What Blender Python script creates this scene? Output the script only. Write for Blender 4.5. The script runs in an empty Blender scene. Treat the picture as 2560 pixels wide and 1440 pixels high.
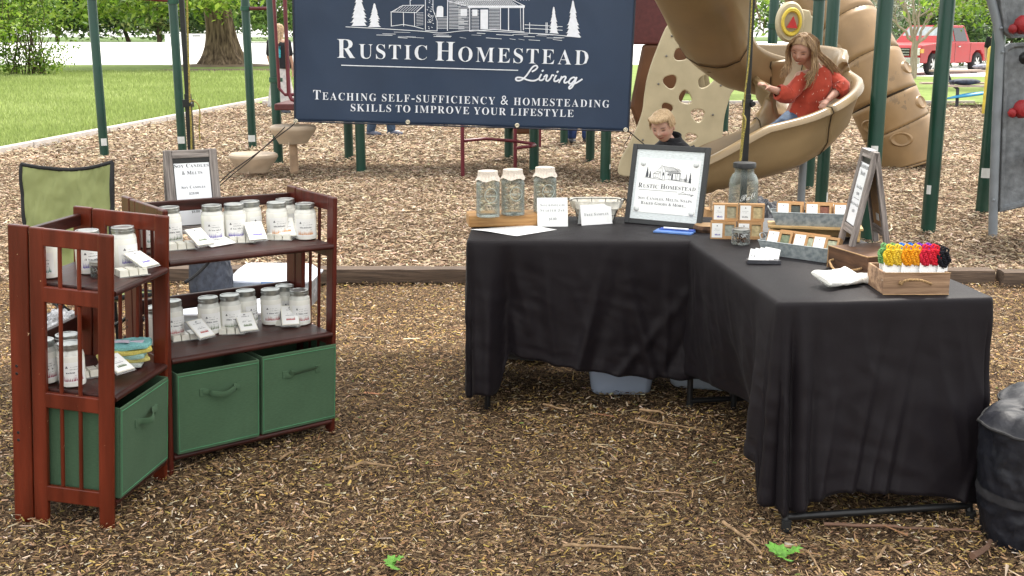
import bpy, bmesh, math, random
import numpy as np
from mathutils import Vector, Matrix, Euler, Quaternion, noise
R = math.radians
random.seed(7); rng = np.random.default_rng(11)
SC = bpy.context.scene
COL = SC.collection

# ------------------------------------------------------------------ camera
FPX = 2760.0; CAM_H = 1.53; PITCH = math.atan(635 / FPX)
cam = bpy.data.cameras.new('camera'); cam_o = bpy.data.objects.new('camera', cam); COL.objects.link(cam_o)
cam.sensor_width = 36; cam.lens = 36 * FPX / 2560; cam.clip_start = 0.05; cam.clip_end = 1500
cam_o.location = (0, 0, CAM_H); cam_o.rotation_euler = (math.pi / 2 - PITCH, 0, 0)
SC.camera = cam_o

# ------------------------------------------------------------------ sky, sun, exposure
SUN_EL, SUN_AZ = R(58), R(28)          # azimuth clockwise from +Y: the sun stands high behind the playground, to the right
w = bpy.data.worlds.new('World'); SC.world = w; w.use_nodes = True
nt = w.node_tree; bg = nt.nodes['Background']
sky = nt.nodes.new('ShaderNodeTexSky'); sky.sky_type = 'NISHITA'; sky.sun_disc = False
sky.sun_elevation = SUN_EL; sky.sun_rotation = SUN_AZ; sky.air_density = 1.6; sky.dust_density = 4.0
mixs = nt.nodes.new('ShaderNodeMix'); mixs.data_type = 'RGBA'; mixs.inputs[0].default_value = 0.68
mixs.inputs[7].default_value = (9.6, 9.5, 9.2, 1)      # thin bright cloud over the blue
nt.links.new(sky.outputs[0], mixs.inputs[6]); nt.links.new(mixs.outputs[2], bg.inputs['Color'])
bg.inputs['Strength'].default_value = 0.115
sun = bpy.data.lights.new('sun', 'SUN'); sun.energy = 2.45; sun.angle = R(8); sun.color = (1.0, 0.95, 0.86)
sun_o = bpy.data.objects.new('sun', sun); COL.objects.link(sun_o)
sd = Vector((math.sin(SUN_AZ) * math.cos(SUN_EL), math.cos(SUN_AZ) * math.cos(SUN_EL), math.sin(SUN_EL)))
sun_o.rotation_euler = sd.to_track_quat('Z', 'Y').to_euler()
SC.view_settings.view_transform = 'Standard'; SC.view_settings.look = 'None'
SC.view_settings.gamma = 1; SC.view_settings.exposure = 1.2
try: SC.view_settings.use_curve_mapping = False
except Exception: pass
SC.render.engine = 'CYCLES'; SC.cycles.max_bounces = 7; SC.cycles.transparent_max_bounces = 12
SC.cycles.caustics_reflective = False; SC.cycles.caustics_refractive = False

# ------------------------------------------------------------------ placing helpers
def ray(px, py):
    x = (px - 1280) / FPX; v = -(py - 720) / FPX; c, s = math.cos(PITCH), math.sin(PITCH)
    return Vector((x, c + v * s, -s + v * c))
def P(px, py, h=0.0):                    # photo pixel -> point on the level z = h
    r = ray(px, py); t = (h - CAM_H) / r.z; return Vector((r.x * t, r.y * t, h))
def D(px, py, y):                        # photo pixel -> point at distance y
    r = ray(px, py); t = y / r.y; return Vector((r.x * t, y, CAM_H + r.z * t))
T = Matrix.Translation
def RZ(a): return Matrix.Rotation(a, 4, 'Z')
def RX(a): return Matrix.Rotation(a, 4, 'X')
def RY(a): return Matrix.Rotation(a, 4, 'Y')
def TR(v, rz=0.0): return T(Vector(v)) @ RZ(rz)
def SCL(x, y=None, z=None):
    y = x if y is None else y; z = x if z is None else z
    return Matrix.Diagonal((x, y, z, 1))

# ------------------------------------------------------------------ mesh builder
class MB:
    def __init__(s): s.v = []; s.f = []; s.sm = []; s.mi = []; s.cur = 0
    def add(s, vs, fs, smooth=False, M=None, mi=None):
        b = len(s.v)
        if M is not None: vs = [M @ Vector(p) for p in vs]
        s.v.extend([tuple(p) for p in vs]); s.f.extend([tuple(i + b for i in f) for f in fs])
        s.sm.extend([smooth] * len(fs)); s.mi.extend([s.cur if mi is None else mi] * len(fs)); return s
    def box(s, x0, x1, y0, y1, z0, z1, M=None, top=None):
        # top=(ix,iy): inset of the upper face
        ix, iy = top or (0, 0)
        v = [(x0, y0, z0), (x1, y0, z0), (x1, y1, z0), (x0, y1, z0), (x0 + ix, y0 + iy, z1), (x1 - ix, y0 + iy, z1), (x1 - ix, y1 - iy, z1), (x0 + ix, y1 - iy, z1)]
        return s.add(v, [(3, 2, 1, 0), (4, 5, 6, 7), (0, 1, 5, 4), (1, 2, 6, 5), (2, 3, 7, 6), (3, 0, 4, 7)], False, M)
    def lathe(s, prof, n=24, M=None, smooth=True, cap0=True, cap1=True, sx=1, sy=1):
        v = []; f = []
        for r, z in prof:
            for i in range(n):
                a = 2 * math.pi * i / n; v.append((r * math.cos(a) * sx, r * math.sin(a) * sy, z))
        for k in range(len(prof) - 1):
            for i in range(n):
                j = (i + 1) % n; f.append((k * n + i, k * n + j, (k + 1) * n + j, (k + 1) * n + i))
        s.add(v, f, smooth, M)
        if cap0: s.add(v[:n], [tuple(range(n - 1, -1, -1))], False, M)
        if cap1: s.add(v[-n:], [tuple(range(n))], False, M)
        return s
    def cyl(s, r, z0, z1, n=20, M=None, r1=None): return s.lathe([(r, z0), (r if r1 is None else r1, z1)], n, M)
    def tube(s, pts, r, n=8, M=None, caps=True, flat=1.0, closed=False, up=None):
        pts = [Vector(p) for p in pts]; m = len(pts)
        rs = r if isinstance(r, (list, tuple)) else [r] * m
        v = []; f = []
        t0 = (pts[1] - pts[0]).normalized()
        ref = Vector(up) if up is not None else (Vector((0, 0, 1)) if abs(t0.z) < .9 else Vector((1, 0, 0)))
        nrm = t0.cross(ref).cross(t0).normalized()
        for i in range(m):
            t = (pts[min(i + 1, m - 1)] - pts[max(i - 1, 0)])
            if t.length < 1e-9: t = t0.copy()
            t.normalize(); nrm = (nrm - t * nrm.dot(t))
            if nrm.length < 1e-6: nrm = t.orthogonal()
            nrm.normalize(); b = t.cross(nrm)
            rr = rs[i] if isinstance(rs[i], (list, tuple)) else (rs[i], rs[i] * flat)
            for k in range(n):
                a = 2 * math.pi * k / n; v.append(pts[i] + b * (math.cos(a) * rr[0]) + nrm * (math.sin(a) * rr[1]))
        for i in range(m - 1):
            for k in range(n):
                j = (k + 1) % n; f.append((i * n + k, i * n + j, (i + 1) * n + j, (i + 1) * n + k))
        s.add(v, f, n > 5, M)
        if caps:
            s.add(v[:n], [tuple(range(n - 1, -1, -1))], False, M); s.add(v[-n:], [tuple(range(n))], False, M)
        return s
    def prism(s, poly, y0, y1, M=None):  # poly in x,z; extruded along y
        n = len(poly); v = [(x, y0, z) for x, z in poly] + [(x, y1, z) for x, z in poly]
        f = [tuple(range(n)), tuple(range(2 * n - 1, n - 1, -1))] + [(i, i + n, (i + 1) % n + n, (i + 1) % n) for i in range(n)]
        return s.add(v, f, False, M)
    def grid(s, fn, nu, nv, M=None, smooth=True, wrap=False):
        v = [fn(i / nu, j / nv) for j in range(nv + 1) for i in range(nu + (0 if wrap else 1))]
        w_ = nu if wrap else nu + 1; f = []
        for j in range(nv):
            for i in range(nu):
                a = j * w_ + i; b = j * w_ + (i + 1) % w_ ; f.append((a, b, b + w_, a + w_))
        return s.add(v, f, smooth, M)
    def ell(s, c, rx, ry, rz, n=14, m=10, M=None, Rm=None):
        v = []; f = []
        for j in range(m + 1):
            t = math.pi * j / m
            for i in range(n):
                a = 2 * math.pi * i / n
                p = Vector((rx * math.sin(t) * math.cos(a), ry * math.sin(t) * math.sin(a), rz * math.cos(t)))
                if Rm is not None: p = Rm @ p
                v.append(p + Vector(c))
        for j in range(m):
            for i in range(n): k = (i + 1) % n; f.append((j * n + i, (j + 1) * n + i, (j + 1) * n + k, j * n + k))
        return s.add(v, f, True, M)
    def mesh(s, name, mats, sharp=40, bevel=0):
        me = bpy.data.meshes.new(name); me.from_pydata(s.v, [], s.f); 
        mats = mats if isinstance(mats, (list, tuple)) else [mats]
        for m in mats: me.materials.append(m)
        me.polygons.foreach_set('use_smooth', s.sm); me.polygons.foreach_set('material_index', s.mi)
        me.validate(); me.update()
        if any(s.sm): me.set_sharp_from_angle(angle=R(sharp))
        return me
def obj(name, mb, mat, parent=None, M=None, bevel=0, label=None, solid=0, weld=False):
    me = mb if isinstance(mb, bpy.types.Mesh) else mb.mesh(name, mat)
    o = bpy.data.objects.new(name, me); COL.objects.link(o)
    if parent is not None: o.parent = parent
    if M is not None: o.matrix_local = M
    if label: o['label'] = label
    if weld: m = o.modifiers.new('weld', 'WELD'); m.merge_threshold = 1e-5
    if solid: m = o.modifiers.new('solid', 'SOLIDIFY'); m.thickness = solid; m.offset = 0
    if bevel: m = o.modifiers.new('bevel', 'BEVEL'); m.width = bevel; m.segments = 2; m.limit_method = 'ANGLE'; m.angle_limit = R(50)
    return o
def tag(o, label, cat=None, group=None, kind=None):
    o['label'] = label
    if cat: o['category'] = cat
    if group: o['group'] = group
    if kind: o['kind'] = kind
    return o
def thing(name, label, cat, M=None, group=None):
    o = bpy.data.objects.new(name, None); COL.objects.link(o); o.empty_display_size = .05
    if M is not None: o.matrix_world = M
    return tag(o, label, cat, group)
def structure(o): o['kind'] = 'structure'; return o
def kids(o): return [c for c in ALLKIDS.get(o.name, [])]
def dup(src, M, label=None, group=None, parent=None):
    c = src.copy(); COL.objects.link(c); c.parent = parent
    if parent is None: c.matrix_world = M
    if label: c['label'] = label
    if group: c['group'] = group
    for ch in list(src.children): 
        d = dup(ch, None, parent=c)
    return c

# ------------------------------------------------------------------ materials
MATS = {}
def mat(name, col, rough=.6, var=.12, scale=8.0, bump=0.0, bscale=None, spec=.35, metal=0.0, col2=None, stretch=None, coat=0.0, trans=0.0, alpha=1.0, sheen=0.0, detail=4, sub=0.0, wear=None, lowvar=0.0):
    if name in MATS: return MATS[name]
    m = bpy.data.materials.new(name); m.use_nodes = True; nt = m.node_tree; N = nt.nodes; L = nt.links
    b = N['Principled BSDF']; b.inputs['Roughness'].default_value = rough; b.inputs['Metallic'].default_value = metal
    b.inputs['Specular IOR Level'].default_value = spec
    if coat: b.inputs['Coat Weight'].default_value = coat; b.inputs['Coat Roughness'].default_value = .12
    if trans: b.inputs['Transmission Weight'].default_value = trans
    if alpha < 1: b.inputs['Alpha'].default_value = alpha
    if sheen: b.inputs['Sheen Weight'].default_value = sheen
    if sub: b.inputs['Subsurface Weight'].default_value = sub; b.inputs['Subsurface Radius'].default_value = (.02, .01, .006); b.inputs['Subsurface Scale'].default_value = .4
    tc = N.new('ShaderNodeTexCoord'); mp = N.new('ShaderNodeMapping'); L.new(tc.outputs['Object'], mp.inputs[0])
    if stretch: mp.inputs['Scale'].default_value = stretch
    nz = N.new('ShaderNodeTexNoise'); nz.inputs['Scale'].default_value = scale; nz.inputs['Detail'].default_value = detail; L.new(mp.outputs[0], nz.inputs['Vector'])
    c2 = col2 or tuple(max(0, c * (1 - 2.2 * var)) for c in col)
    c1 = col if col2 else tuple(min(1, c * (1 + var)) for c in col)
    rp = N.new('ShaderNodeValToRGB'); e = rp.color_ramp.elements
    e[0].position = .33; e[1].position = .67; e[0].color = (*c2, 1); e[1].color = (*c1, 1)
    L.new(nz.outputs['Fac'], rp.inputs[0]); out = rp.outputs[0]
    if lowvar:
        n3 = N.new('ShaderNodeTexNoise'); n3.inputs['Scale'].default_value = scale * .13; n3.inputs['Detail'].default_value = 3; L.new(tc.outputs['Object'], n3.inputs['Vector'])
        mr = N.new('ShaderNodeMapRange'); mr.inputs[1].default_value = .3; mr.inputs[2].default_value = .7; mr.inputs[3].default_value = 1 - lowvar; mr.inputs[4].default_value = 1 + lowvar
        L.new(n3.outputs['Fac'], mr.inputs[0]); mm = N.new('ShaderNodeVectorMath'); mm.operation = 'SCALE'; L.new(out, mm.inputs[0]); L.new(mr.outputs[0], mm.inputs['Scale']); out = mm.outputs[0]
    if wear:      # (colour, threshold, scale): scuffs and chips of their own shape
        wc, th, ws = wear
        n4 = N.new('ShaderNodeTexNoise'); n4.inputs['Scale'].default_value = ws; n4.inputs['Detail'].default_value = 6; n4.inputs['Roughness'].default_value = .7; L.new(tc.outputs['Object'], n4.inputs['Vector'])
        r4 = N.new('ShaderNodeValToRGB'); r4.color_ramp.elements[0].position = th; r4.color_ramp.elements[1].position = th + .02; L.new(n4.outputs['Fac'], r4.inputs[0])
        mx = N.new('ShaderNodeMix'); mx.data_type = 'RGBA'; L.new(r4.outputs[0], mx.inputs[0]); L.new(out, mx.inputs[6]); mx.inputs[7].default_value = (*wc, 1); out = mx.outputs[2]
    L.new(out, b.inputs['Base Color'])
    mr2 = N.new('ShaderNodeMapRange'); mr2.inputs[3].default_value = max(.02, rough - .08); mr2.inputs[4].default_value = min(1, rough + .1); L.new(nz.outputs['Fac'], mr2.inputs[0]); L.new(mr2.outputs[0], b.inputs['Roughness'])
    if bump:
        n2 = N.new('ShaderNodeTexNoise'); n2.inputs['Scale'].default_value = bscale or scale * 3; n2.inputs['Detail'].default_value = 5; L.new(mp.outputs[0], n2.inputs['Vector'])
        bp = N.new('ShaderNodeBump'); bp.inputs['Strength'].default_value = min(1, bump); bp.inputs['Distance'].default_value = .004 * max(1, bump); L.new(n2.outputs['Fac'], bp.inputs['Height']); L.new(bp.outputs[0], b.inputs['Normal'])
    MATS[name] = m; return m
def attrmat(name, rough=.7, spec=.2, gain=1.0, trl=0.0, bump=0):
    if name in MATS: return MATS[name]
    m = bpy.data.materials.new(name); m.use_nodes = True; nt = m.node_tree; N = nt.nodes; L = nt.links; b = N['Principled BSDF']
    b.inputs['Roughness'].default_value = rough; b.inputs['Specular IOR Level'].default_value = spec
    a = N.new('ShaderNodeAttribute'); a.attribute_name = 'Col'; out = a.outputs['Color']
    L.new(out, b.inputs['Base Color'])
    if bump:
        n2 = N.new('ShaderNodeTexNoise'); n2.inputs['Scale'].default_value = 60; bp = N.new('ShaderNodeBump'); bp.inputs['Strength'].default_value = bump; bp.inputs['Distance'].default_value = .004
        tc = N.new('ShaderNodeTexCoord'); L.new(tc.outputs['Object'], n2.inputs['Vector']); L.new(n2.outputs['Fac'], bp.inputs['Height']); L.new(bp.outputs[0], b.inputs['Normal'])
    if trl:
        t = N.new('ShaderNodeBsdfTranslucent'); L.new(out, t.inputs['Color']); ms = N.new('ShaderNodeMixShader'); ms.inputs[0].default_value = trl
        L.new(b.outputs[0], ms.inputs[1]); L.new(t.outputs[0], ms.inputs[2]); L.new(ms.outputs[0], N['Material Output'].inputs['Surface'])
    MATS[name] = m; return m
def glassmat(name, tint, rough=.05, mixf=.80, base=(.30, .33, .32)):
    # thin-walled clear glass / clear plastic: mostly see-through with a glossy skin
    if name in MATS: return MATS[name]
    m = bpy.data.materials.new(name); m.use_nodes = True; nt = m.node_tree; N = nt.nodes; L = nt.links
    b = N['Principled BSDF']; b.inputs['Base Color'].default_value = (*base, 1); b.inputs['Roughness'].default_value = rough
    lw = N.new('ShaderNodeLayerWeight'); lw.inputs['Blend'].default_value = .45
    tr = N.new('ShaderNodeBsdfTransparent'); tr.inputs[0].default_value = (*tint, 1)
    nz = N.new('ShaderNodeTexNoise'); nz.inputs['Scale'].default_value = 25; bp = N.new('ShaderNodeBump'); bp.inputs['Strength'].default_value = .35; bp.inputs['Distance'].default_value = .004
    tc = N.new('ShaderNodeTexCoord'); L.new(tc.outputs['Object'], nz.inputs['Vector']); L.new(nz.outputs['Fac'], bp.inputs['Height']); L.new(bp.outputs[0], b.inputs['Normal'])
    mr = N.new('ShaderNodeMapRange'); mr.inputs[3].default_value = 1 - mixf; mr.inputs[4].default_value = .8; L.new(lw.outputs['Facing'], mr.inputs[0])
    ms = N.new('ShaderNodeMixShader'); L.new(mr.outputs[0], ms.inputs[0]); L.new(tr.outputs[0], ms.inputs[1]); L.new(b.outputs[0], ms.inputs[2]); L.new(ms.outputs[0], N['Material Output'].inputs['Surface'])
    MATS[name] = m; return m
def translucent(name, col, f=.5, scale=20, rough=.8):
    if name in MATS: return MATS[name]
    m = mat(name, col, rough, .06, scale); N = m.node_tree.nodes; L = m.node_tree.links
    t = N.new('ShaderNodeBsdfTranslucent'); t.inputs[0].default_value = (*col, 1); ms = N.new('ShaderNodeMixShader'); ms.inputs[0].default_value = f
    L.new(N['Principled BSDF'].outputs[0], ms.inputs[1]); L.new(t.outputs[0], ms.inputs[2]); L.new(ms.outputs[0], N['Material Output'].inputs['Surface'])
    return m

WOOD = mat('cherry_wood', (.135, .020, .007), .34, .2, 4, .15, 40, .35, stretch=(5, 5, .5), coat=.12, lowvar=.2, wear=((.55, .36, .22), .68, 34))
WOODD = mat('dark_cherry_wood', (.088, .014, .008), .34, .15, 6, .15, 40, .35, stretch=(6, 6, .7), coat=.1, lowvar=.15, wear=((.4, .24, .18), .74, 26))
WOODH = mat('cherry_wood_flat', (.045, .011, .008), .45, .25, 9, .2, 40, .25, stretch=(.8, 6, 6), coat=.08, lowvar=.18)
GREEN_POST = mat('green_paint', (.004, .048, .030), .33, .12, 3, .12, 30, .5, lowvar=.25, wear=((.2, .3, .27), .76, 9))
CRIMSON = mat('crimson_paint', (.13, .012, .022), .35, .12, 4, .1, 30, .5)
BLACK_METAL = mat('black_metal', (.012, .012, .013), .38, .2, 20, spec=.4)
TAN = mat('tan_plastic', (.25, .175, .09), .3, .06, 4, .12, 120, .5, lowvar=.18)
TAN2 = mat('orange_tan_plastic', (.30, .185, .085), .38, .06, 5, .12, 90, .4, lowvar=.15, wear=((.22, .14, .07), .62, 4))
CREAM = mat('cream_plastic', (.50, .42, .27), .45, .05, 5, .2, 90, .35, lowvar=.1)
BROWN_PL = mat('brown_plastic', (.13, .055, .025), .5, .1, 5, .1, 60)
WHITE = mat('white_card', (.83, .84, .85), .6, .02, 30)
INK = mat('dark_ink', (.05, .055, .07), .6, .1, 30)
LID = mat('silver_lid', (.42, .43, .42), .3, .1, 40, .1, 60, .5, metal=.85)
LIDSIDE = LID
WAX = mat('cream_wax', (.80, .78, .70), .35, .04, 30, .05, 60, .5, coat=.6)
KRAFT = mat('kraft_card', (.46, .27, .13), .7, .06, 60, .15, 160, .2)
CLOTH_BLACK = mat('black_tablecloth', (.0080, .0056, .0080), .58, .1, 140, .15, 420, .20, sheen=.02)
GREYWOOD = mat('grey_washed_wood', (.34, .30, .285), .7, .3, 7, .8, 14, .2, col2=(.12, .105, .10), stretch=(1.2, 22, 14), detail=6)
GREYWOODV = mat('grey_washed_wood_upright', (.34, .30, .285), .7, .3, 7, .8, 14, .2, col2=(.12, .105, .10), stretch=(22, 14, 1.2), detail=6)

# ------------------------------------------------------------------ lettering (flat print), built from Blender's own built-in font
_gl = {}
def glyph(ch, off):
    k = (ch, off)
    if k not in _gl:
        c = bpy.data.curves.new('t', 'FONT'); c.body = ch; c.offset = off; c.resolution_u = 2
        o = bpy.data.objects.new('t', c); COL.objects.link(o); bpy.context.view_layer.update()
        me = bpy.data.meshes.new_from_object(o.evaluated_get(bpy.context.evaluated_depsgraph_get()))
        v = [(p.co.x, p.co.y) for p in me.vertices]; f = [tuple(p.vertices) for p in me.polygons]
        bpy.data.objects.remove(o); bpy.data.curves.remove(c); bpy.data.meshes.remove(me)
        _gl[k] = (v, f)
    return _gl[k]
def uch(c):
    if 'A' <= c <= 'Z': return chr(0x1D400 + ord(c) - 65)
    if '0' <= c <= '9': return chr(0x1D7CE + ord(c) - 48)
    return c
def script(s): return ''.join(chr(0x1D4D0 + ord(c) - 65) if 'A' <= c <= 'Z' else chr(0x1D4EA + ord(c) - 97) if 'a' <= c <= 'z' else c for c in s)
def text(mb, s, x, y, h, width=None, small=.74, gap=.09, off=-.008, align='c', fn=None, z=0.0, slant=0.0):
    # small capitals: lower-case letters of s are set as smaller capitals; h is the capital height
    out = []; cx = 0.0; sc = h / .69
    for c in s:
        if c == ' ': cx += .3 * sc; continue
        k = sc * (small if c.islower() else 1); v, f = glyph(uch(c.upper()), off)
        if not v: continue
        x0 = min(p[0] for p in v); x1 = max(p[0] for p in v)
        ox = 0
        out.append(([((p[0] - x0) * k + cx, p[1] * k) for p in v], f)); cx += (x1 - x0) * k + gap * sc
    tot = cx - gap * sc; kx = (width / tot) if width else 1.0; tot *= kx
    a = {'c': -tot / 2, 'l': 0, 'r': -tot}[align]
    for v, f in out:
        q = [(x + a + p[0] * kx, y + p[1], z) for p in v]
        mb.add([fn(p) if fn else p for p in q], f)
    return mb
def words(mb, s, x, y, size, width=None, fn=None, off=0.0, align='c'):
    v, f = glyph(s, off); x0 = min(p[0] for p in v); x1 = max(p[0] for p in v); k = size / .69; kx = (width / (x1 - x0)) if width else k
    a = {'c': -(x1 - x0) * kx / 2, 'l': 0}[align]
    q = [(x + a + (p[0] - x0) * kx, y + p[1] * k, 0) for p in v]
    mb.add([fn(p) if fn else p for p in q], f)
def UPR(M): return M @ RX(math.pi / 2)      # 2-D (x, y) print laid onto an upright face looking to -Y

# ================================================================== GROUND
def hg(x, y):      # gentle lumps of the bark bed
    return .012 * np.sin(x * 2.3 + 1.3 * np.sin(y * 1.1)) * np.sin(y * 1.9 + .7) + .006 * np.sin(x * 6.1 + y * 3.7) + .004 * np.sin(y * 9.3 - x * 7.7)
def ground_mat():
    m = bpy.data.materials.new('bark_bed'); m.use_nodes = True; nt = m.node_tree; N = nt.nodes; L = nt.links; b = N['Principled BSDF']
    b.inputs['Roughness'].default_value = .95; b.inputs['Specular IOR Level'].default_value = .1
    tc = N.new('ShaderNodeTexCoord'); n0 = N.new('ShaderNodeTexNoise'); n0.inputs['Scale'].default_value = 5; n0.inputs['Detail'].default_value = 4
    L.new(tc.outputs['Object'], n0.inputs['Vector'])
    wv = N.new('ShaderNodeVectorMath'); wv.operation = 'MULTIPLY_ADD'; L.new(n0.outputs['Color'], wv.inputs[0]); wv.inputs[1].default_value = (.3, .3, 0); L.new(tc.outputs['Object'], wv.inputs[2])
    vo = N.new('ShaderNodeTexVoronoi'); vo.inputs['Scale'].default_value = 120; L.new(wv.outputs[0], vo.inputs['Vector'])
    sx = N.new('ShaderNodeSeparateColor'); L.new(vo.outputs['Color'], sx.inputs[0])
    r = N.new('ShaderNodeValToRGB'); r.color_ramp.elements[0].color = (.018, .011, .007, 1); r.color_ramp.elements[1].color = (.24, .16, .09, 1)
    e = r.color_ramp.elements.new(.5); e.color = (.075, .048, .03, 1); L.new(sx.outputs[0], r.inputs[0]); L.new(r.outputs[0], b.inputs['Base Color'])
    bp = N.new('ShaderNodeBump'); bp.inputs['Strength'].default_value = .8; bp.inputs['Distance'].default_value = .012; L.new(vo.outputs['Distance'], bp.inputs['Height']); L.new(bp.outputs[0], b.inputs['Normal'])
    return m
BARK = ground_mat()
gm = MB()
gm.grid(lambda u, v: ((-14 + 40 * u), (-6 + 36 * v), float(hg(-14 + 40 * u, -6 + 36 * v)) - .006), 260, 230)
structure(obj('bark_ground', gm, BARK))

def lawn_mat():
    m = mat('lawn', (.22, .285, .085), .9, .1, 14, .6, 60, .1, col2=(.16, .22, .06), lowvar=.15)
    return m
lawn = MB()
# lawn to the left of the bark bed, behind it and to the right
def slab(x0, x1, y0, y1, z, n=8):
    lawn.grid(lambda u, v: (x0 + (x1 - x0) * u, y0 + (y1 - y0) * v, z), n, n)
def edge_x(y): return -6.85 + (y - 13.5) * .081
lawn.grid(lambda u, v: (edge_x(-6 + 34.0 * v) - .15 - 60 * (1 - u), -6 + 34.0 * v, .016), 30, 20)
lawn.grid(lambda u, v: (-66 + 160 * u, 28.0 + (30 * v), .016), 40, 20)
lawn.grid(lambda u, v: (-5.8 + 15.5 * u, 25.2 + 2.8 * v, .016), 10, 2)
lawn.grid(lambda u, v: (9.7 + 60 * u, 24.6 + 3.4 * v, .016), 10, 2)
lawn.grid(lambda u, v: (16 + 54 * u, -6 + 30.6 * v, .02), 10, 4)
structure(obj('lawn', lawn, lawn_mat()))
far = MB()
far.grid(lambda u, v: (-400 + 800 * u, -300 + 900 * v, -.05), 10, 10)
structure(obj('far_ground', far, mat('far_grass', (.10, .16, .04), .95, .12, .3)))
lot = MB()
lot.grid(lambda u, v: (-160 + 320 * u, 56.5 + 173 * v, .022), 10, 6)
lot.grid(lambda u, v: (9.0 + 50 * u, 41.0 + 17 * v, .024), 8, 6)
structure(obj('parking_lot', lot, mat('pale_concrete', (.74, .73, .70), .9, .04, .6, .2, 12, lowvar=.05)))
# darker worn strip of earth under the old tree
dirt = MB(); dirt.grid(lambda u, v: (-14.6 + 11.5 * u + .8 * math.sin(v * 6), 45.5 + 4.2 * v + .5 * math.sin(u * 5), .022), 12, 4)
structure(obj('dirt_path', dirt, mat('bare_earth', (.17, .115, .07), .95, .2, 2)))
dirt = MB(); dirt.lathe([(2.6, .026), (1.6, .09), (.2, .12)], 24, T(P(560, 165)), cap0=False)
structure(obj('root_mound', dirt, mat('bare_earth', (.2, .14, .09))))

def colattr(me, cols, domain='FACE'):
    a = me.color_attributes.new('Col', 'FLOAT_COLOR', 'CORNER' if domain == 'CORNER' else 'POINT')
    a.data.foreach_set('color', np.asarray(cols, np.float32).ravel())
def fast_mesh(name, V, F, per, cols, mt, smooth=False):
    # V (n,3); F (m,k) with constant k, or list of two arrays (quads, tris)
    me = bpy.data.meshes.new(name); Fs = F if isinstance(F, list) else [F]
    nl = sum(f.size for f in Fs); nf = sum(len(f) for f in Fs)
    me.vertices.add(len(V)); me.vertices.foreach_set('co', V.astype(np.float32).ravel())
    me.loops.add(nl); me.loops.foreach_set('vertex_index', np.concatenate([f.ravel() for f in Fs]).astype(np.int32))
    st = []; tot = []; s0 = 0
    for f in Fs:
        k = f.shape[1]; st.append(s0 + np.arange(len(f)) * k); s0 += f.size
    me.polygons.add(nf); me.polygons.foreach_set('loop_start', np.concatenate(st).astype(np.int32))
    me.update(calc_edges=True); colattr(me, cols); me.materials.append(mt)
    if smooth: me.polygons.foreach_set('use_smooth', [True] * nf)
    return me
def splinters(name, n, xy, lmin, lmax, wr, pal, pw, lift=.008, ang=None, tilt=.35, hz=None):
    x, y = xy; n = len(x)
    a = rng.uniform(0, 2 * np.pi, n) if ang is None else ang
    ln = lmin + (lmax - lmin) * rng.random(n) ** 2.2; wd = ln * rng.uniform(wr[0], wr[1], n); th = wd * rng.uniform(.25, .5, n)
    u = np.stack([np.cos(a), np.sin(a), np.tan(rng.normal(0, tilt, n)) * .5], 1); u /= np.linalg.norm(u, axis=1)[:, None]
    v = np.stack([-np.sin(a), np.cos(a), rng.normal(0, tilt, n) * .7], 1); v /= np.linalg.norm(v, axis=1)[:, None]
    nn = np.cross(u, v); c = np.stack([x, y, hg(x, y) + lift * rng.random(n)], 1)
    bend = rng.normal(0, .12, n) * ln
    def pt(su, sv, sn, ex=0): return c + u * (ln * su)[:, None] + v * (wd * sv + bend * ex)[:, None] + nn * (th * sn)[:, None]
    o = np.ones(n); t1 = rng.uniform(.3, 1, n); t2 = rng.uniform(.3, 1, n)
    V = np.stack([pt(-.5 * o, -.5 * t1, 0 * o), pt(.5 * o, -.5 * t2, 0 * o), pt(.5 * o, .5 * t2, 0 * o), pt(-.5 * o, .5 * t1, 0 * o), pt(-.42 * o, 0 * o, o), pt(.42 * o, .1 * o, o)], 1)
    V[:, 4] += v * bend[:, None] * .5
    q = np.array([[0, 1, 5, 4], [2, 3, 4, 5]]); t = np.array([[1, 2, 5], [3, 0, 4]])
    base = (np.arange(n) * 6)[:, None, None]
    Q = (q[None] + base).reshape(-1, 4); Tr = (t[None] + base).reshape(-1, 3)
    pal = np.array(pal); pick = rng.choice(len(pal), n, p=np.array(pw) / sum(pw))
    patch = .5 + .25 * (np.sin(x * 1.7 + 2.1 * np.sin(y * 1.3 + .5)) + np.sin(y * 2.9 + 1.4 * np.sin(x * 2.2)))
    col = pal[pick] * rng.uniform(.72, 1.28, (n, 1)) * (1 + rng.normal(0, .05, (n, 3))) * (1 - .26 * (1 - patch))[:, None]
    cols = np.concatenate([np.clip(col, .005, 1), np.ones((n, 1))], 1); cols = np.repeat(cols, 6, 0)
    me = fast_mesh(name, V.reshape(-1, 3), [Q, Tr], 6, cols, attrmat('bark_chips', .85, .15))
    o_ = bpy.data.objects.new(name, me); COL.objects.link(o_); return o_
def scat(n, y0, y1, pad=.4, pw=1.0):
    y = y0 + (y1 - y0) * rng.random(n) ** pw
    hw = .48 * y * 1.0 + pad; x = rng.uniform(-1, 1, n) * hw; return x, y
def keep(xy, f): k = f(*xy); return xy[0][k], xy[1][k]
# near bed: fine, brown, with yellow tree flowers
xy = scat(175000, 2.55, 6.8)
o = splinters('bark_mulch', 0, xy, .005, .023, (.14, .42), [(.25, .150, .078), (.36, .232, .125), (.085, .050, .030), (.52, .375, .235), (.50, .345, .11), (.42, .265, .145), (.68, .56, .43)], [3.6, 4.4, 4.6, 3.0, 3.8, 2.6, 1.4], .014, tilt=.5)
tag(o, 'fine brown bark mulch with yellow fallen blossom', kind='stuff')
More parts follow.
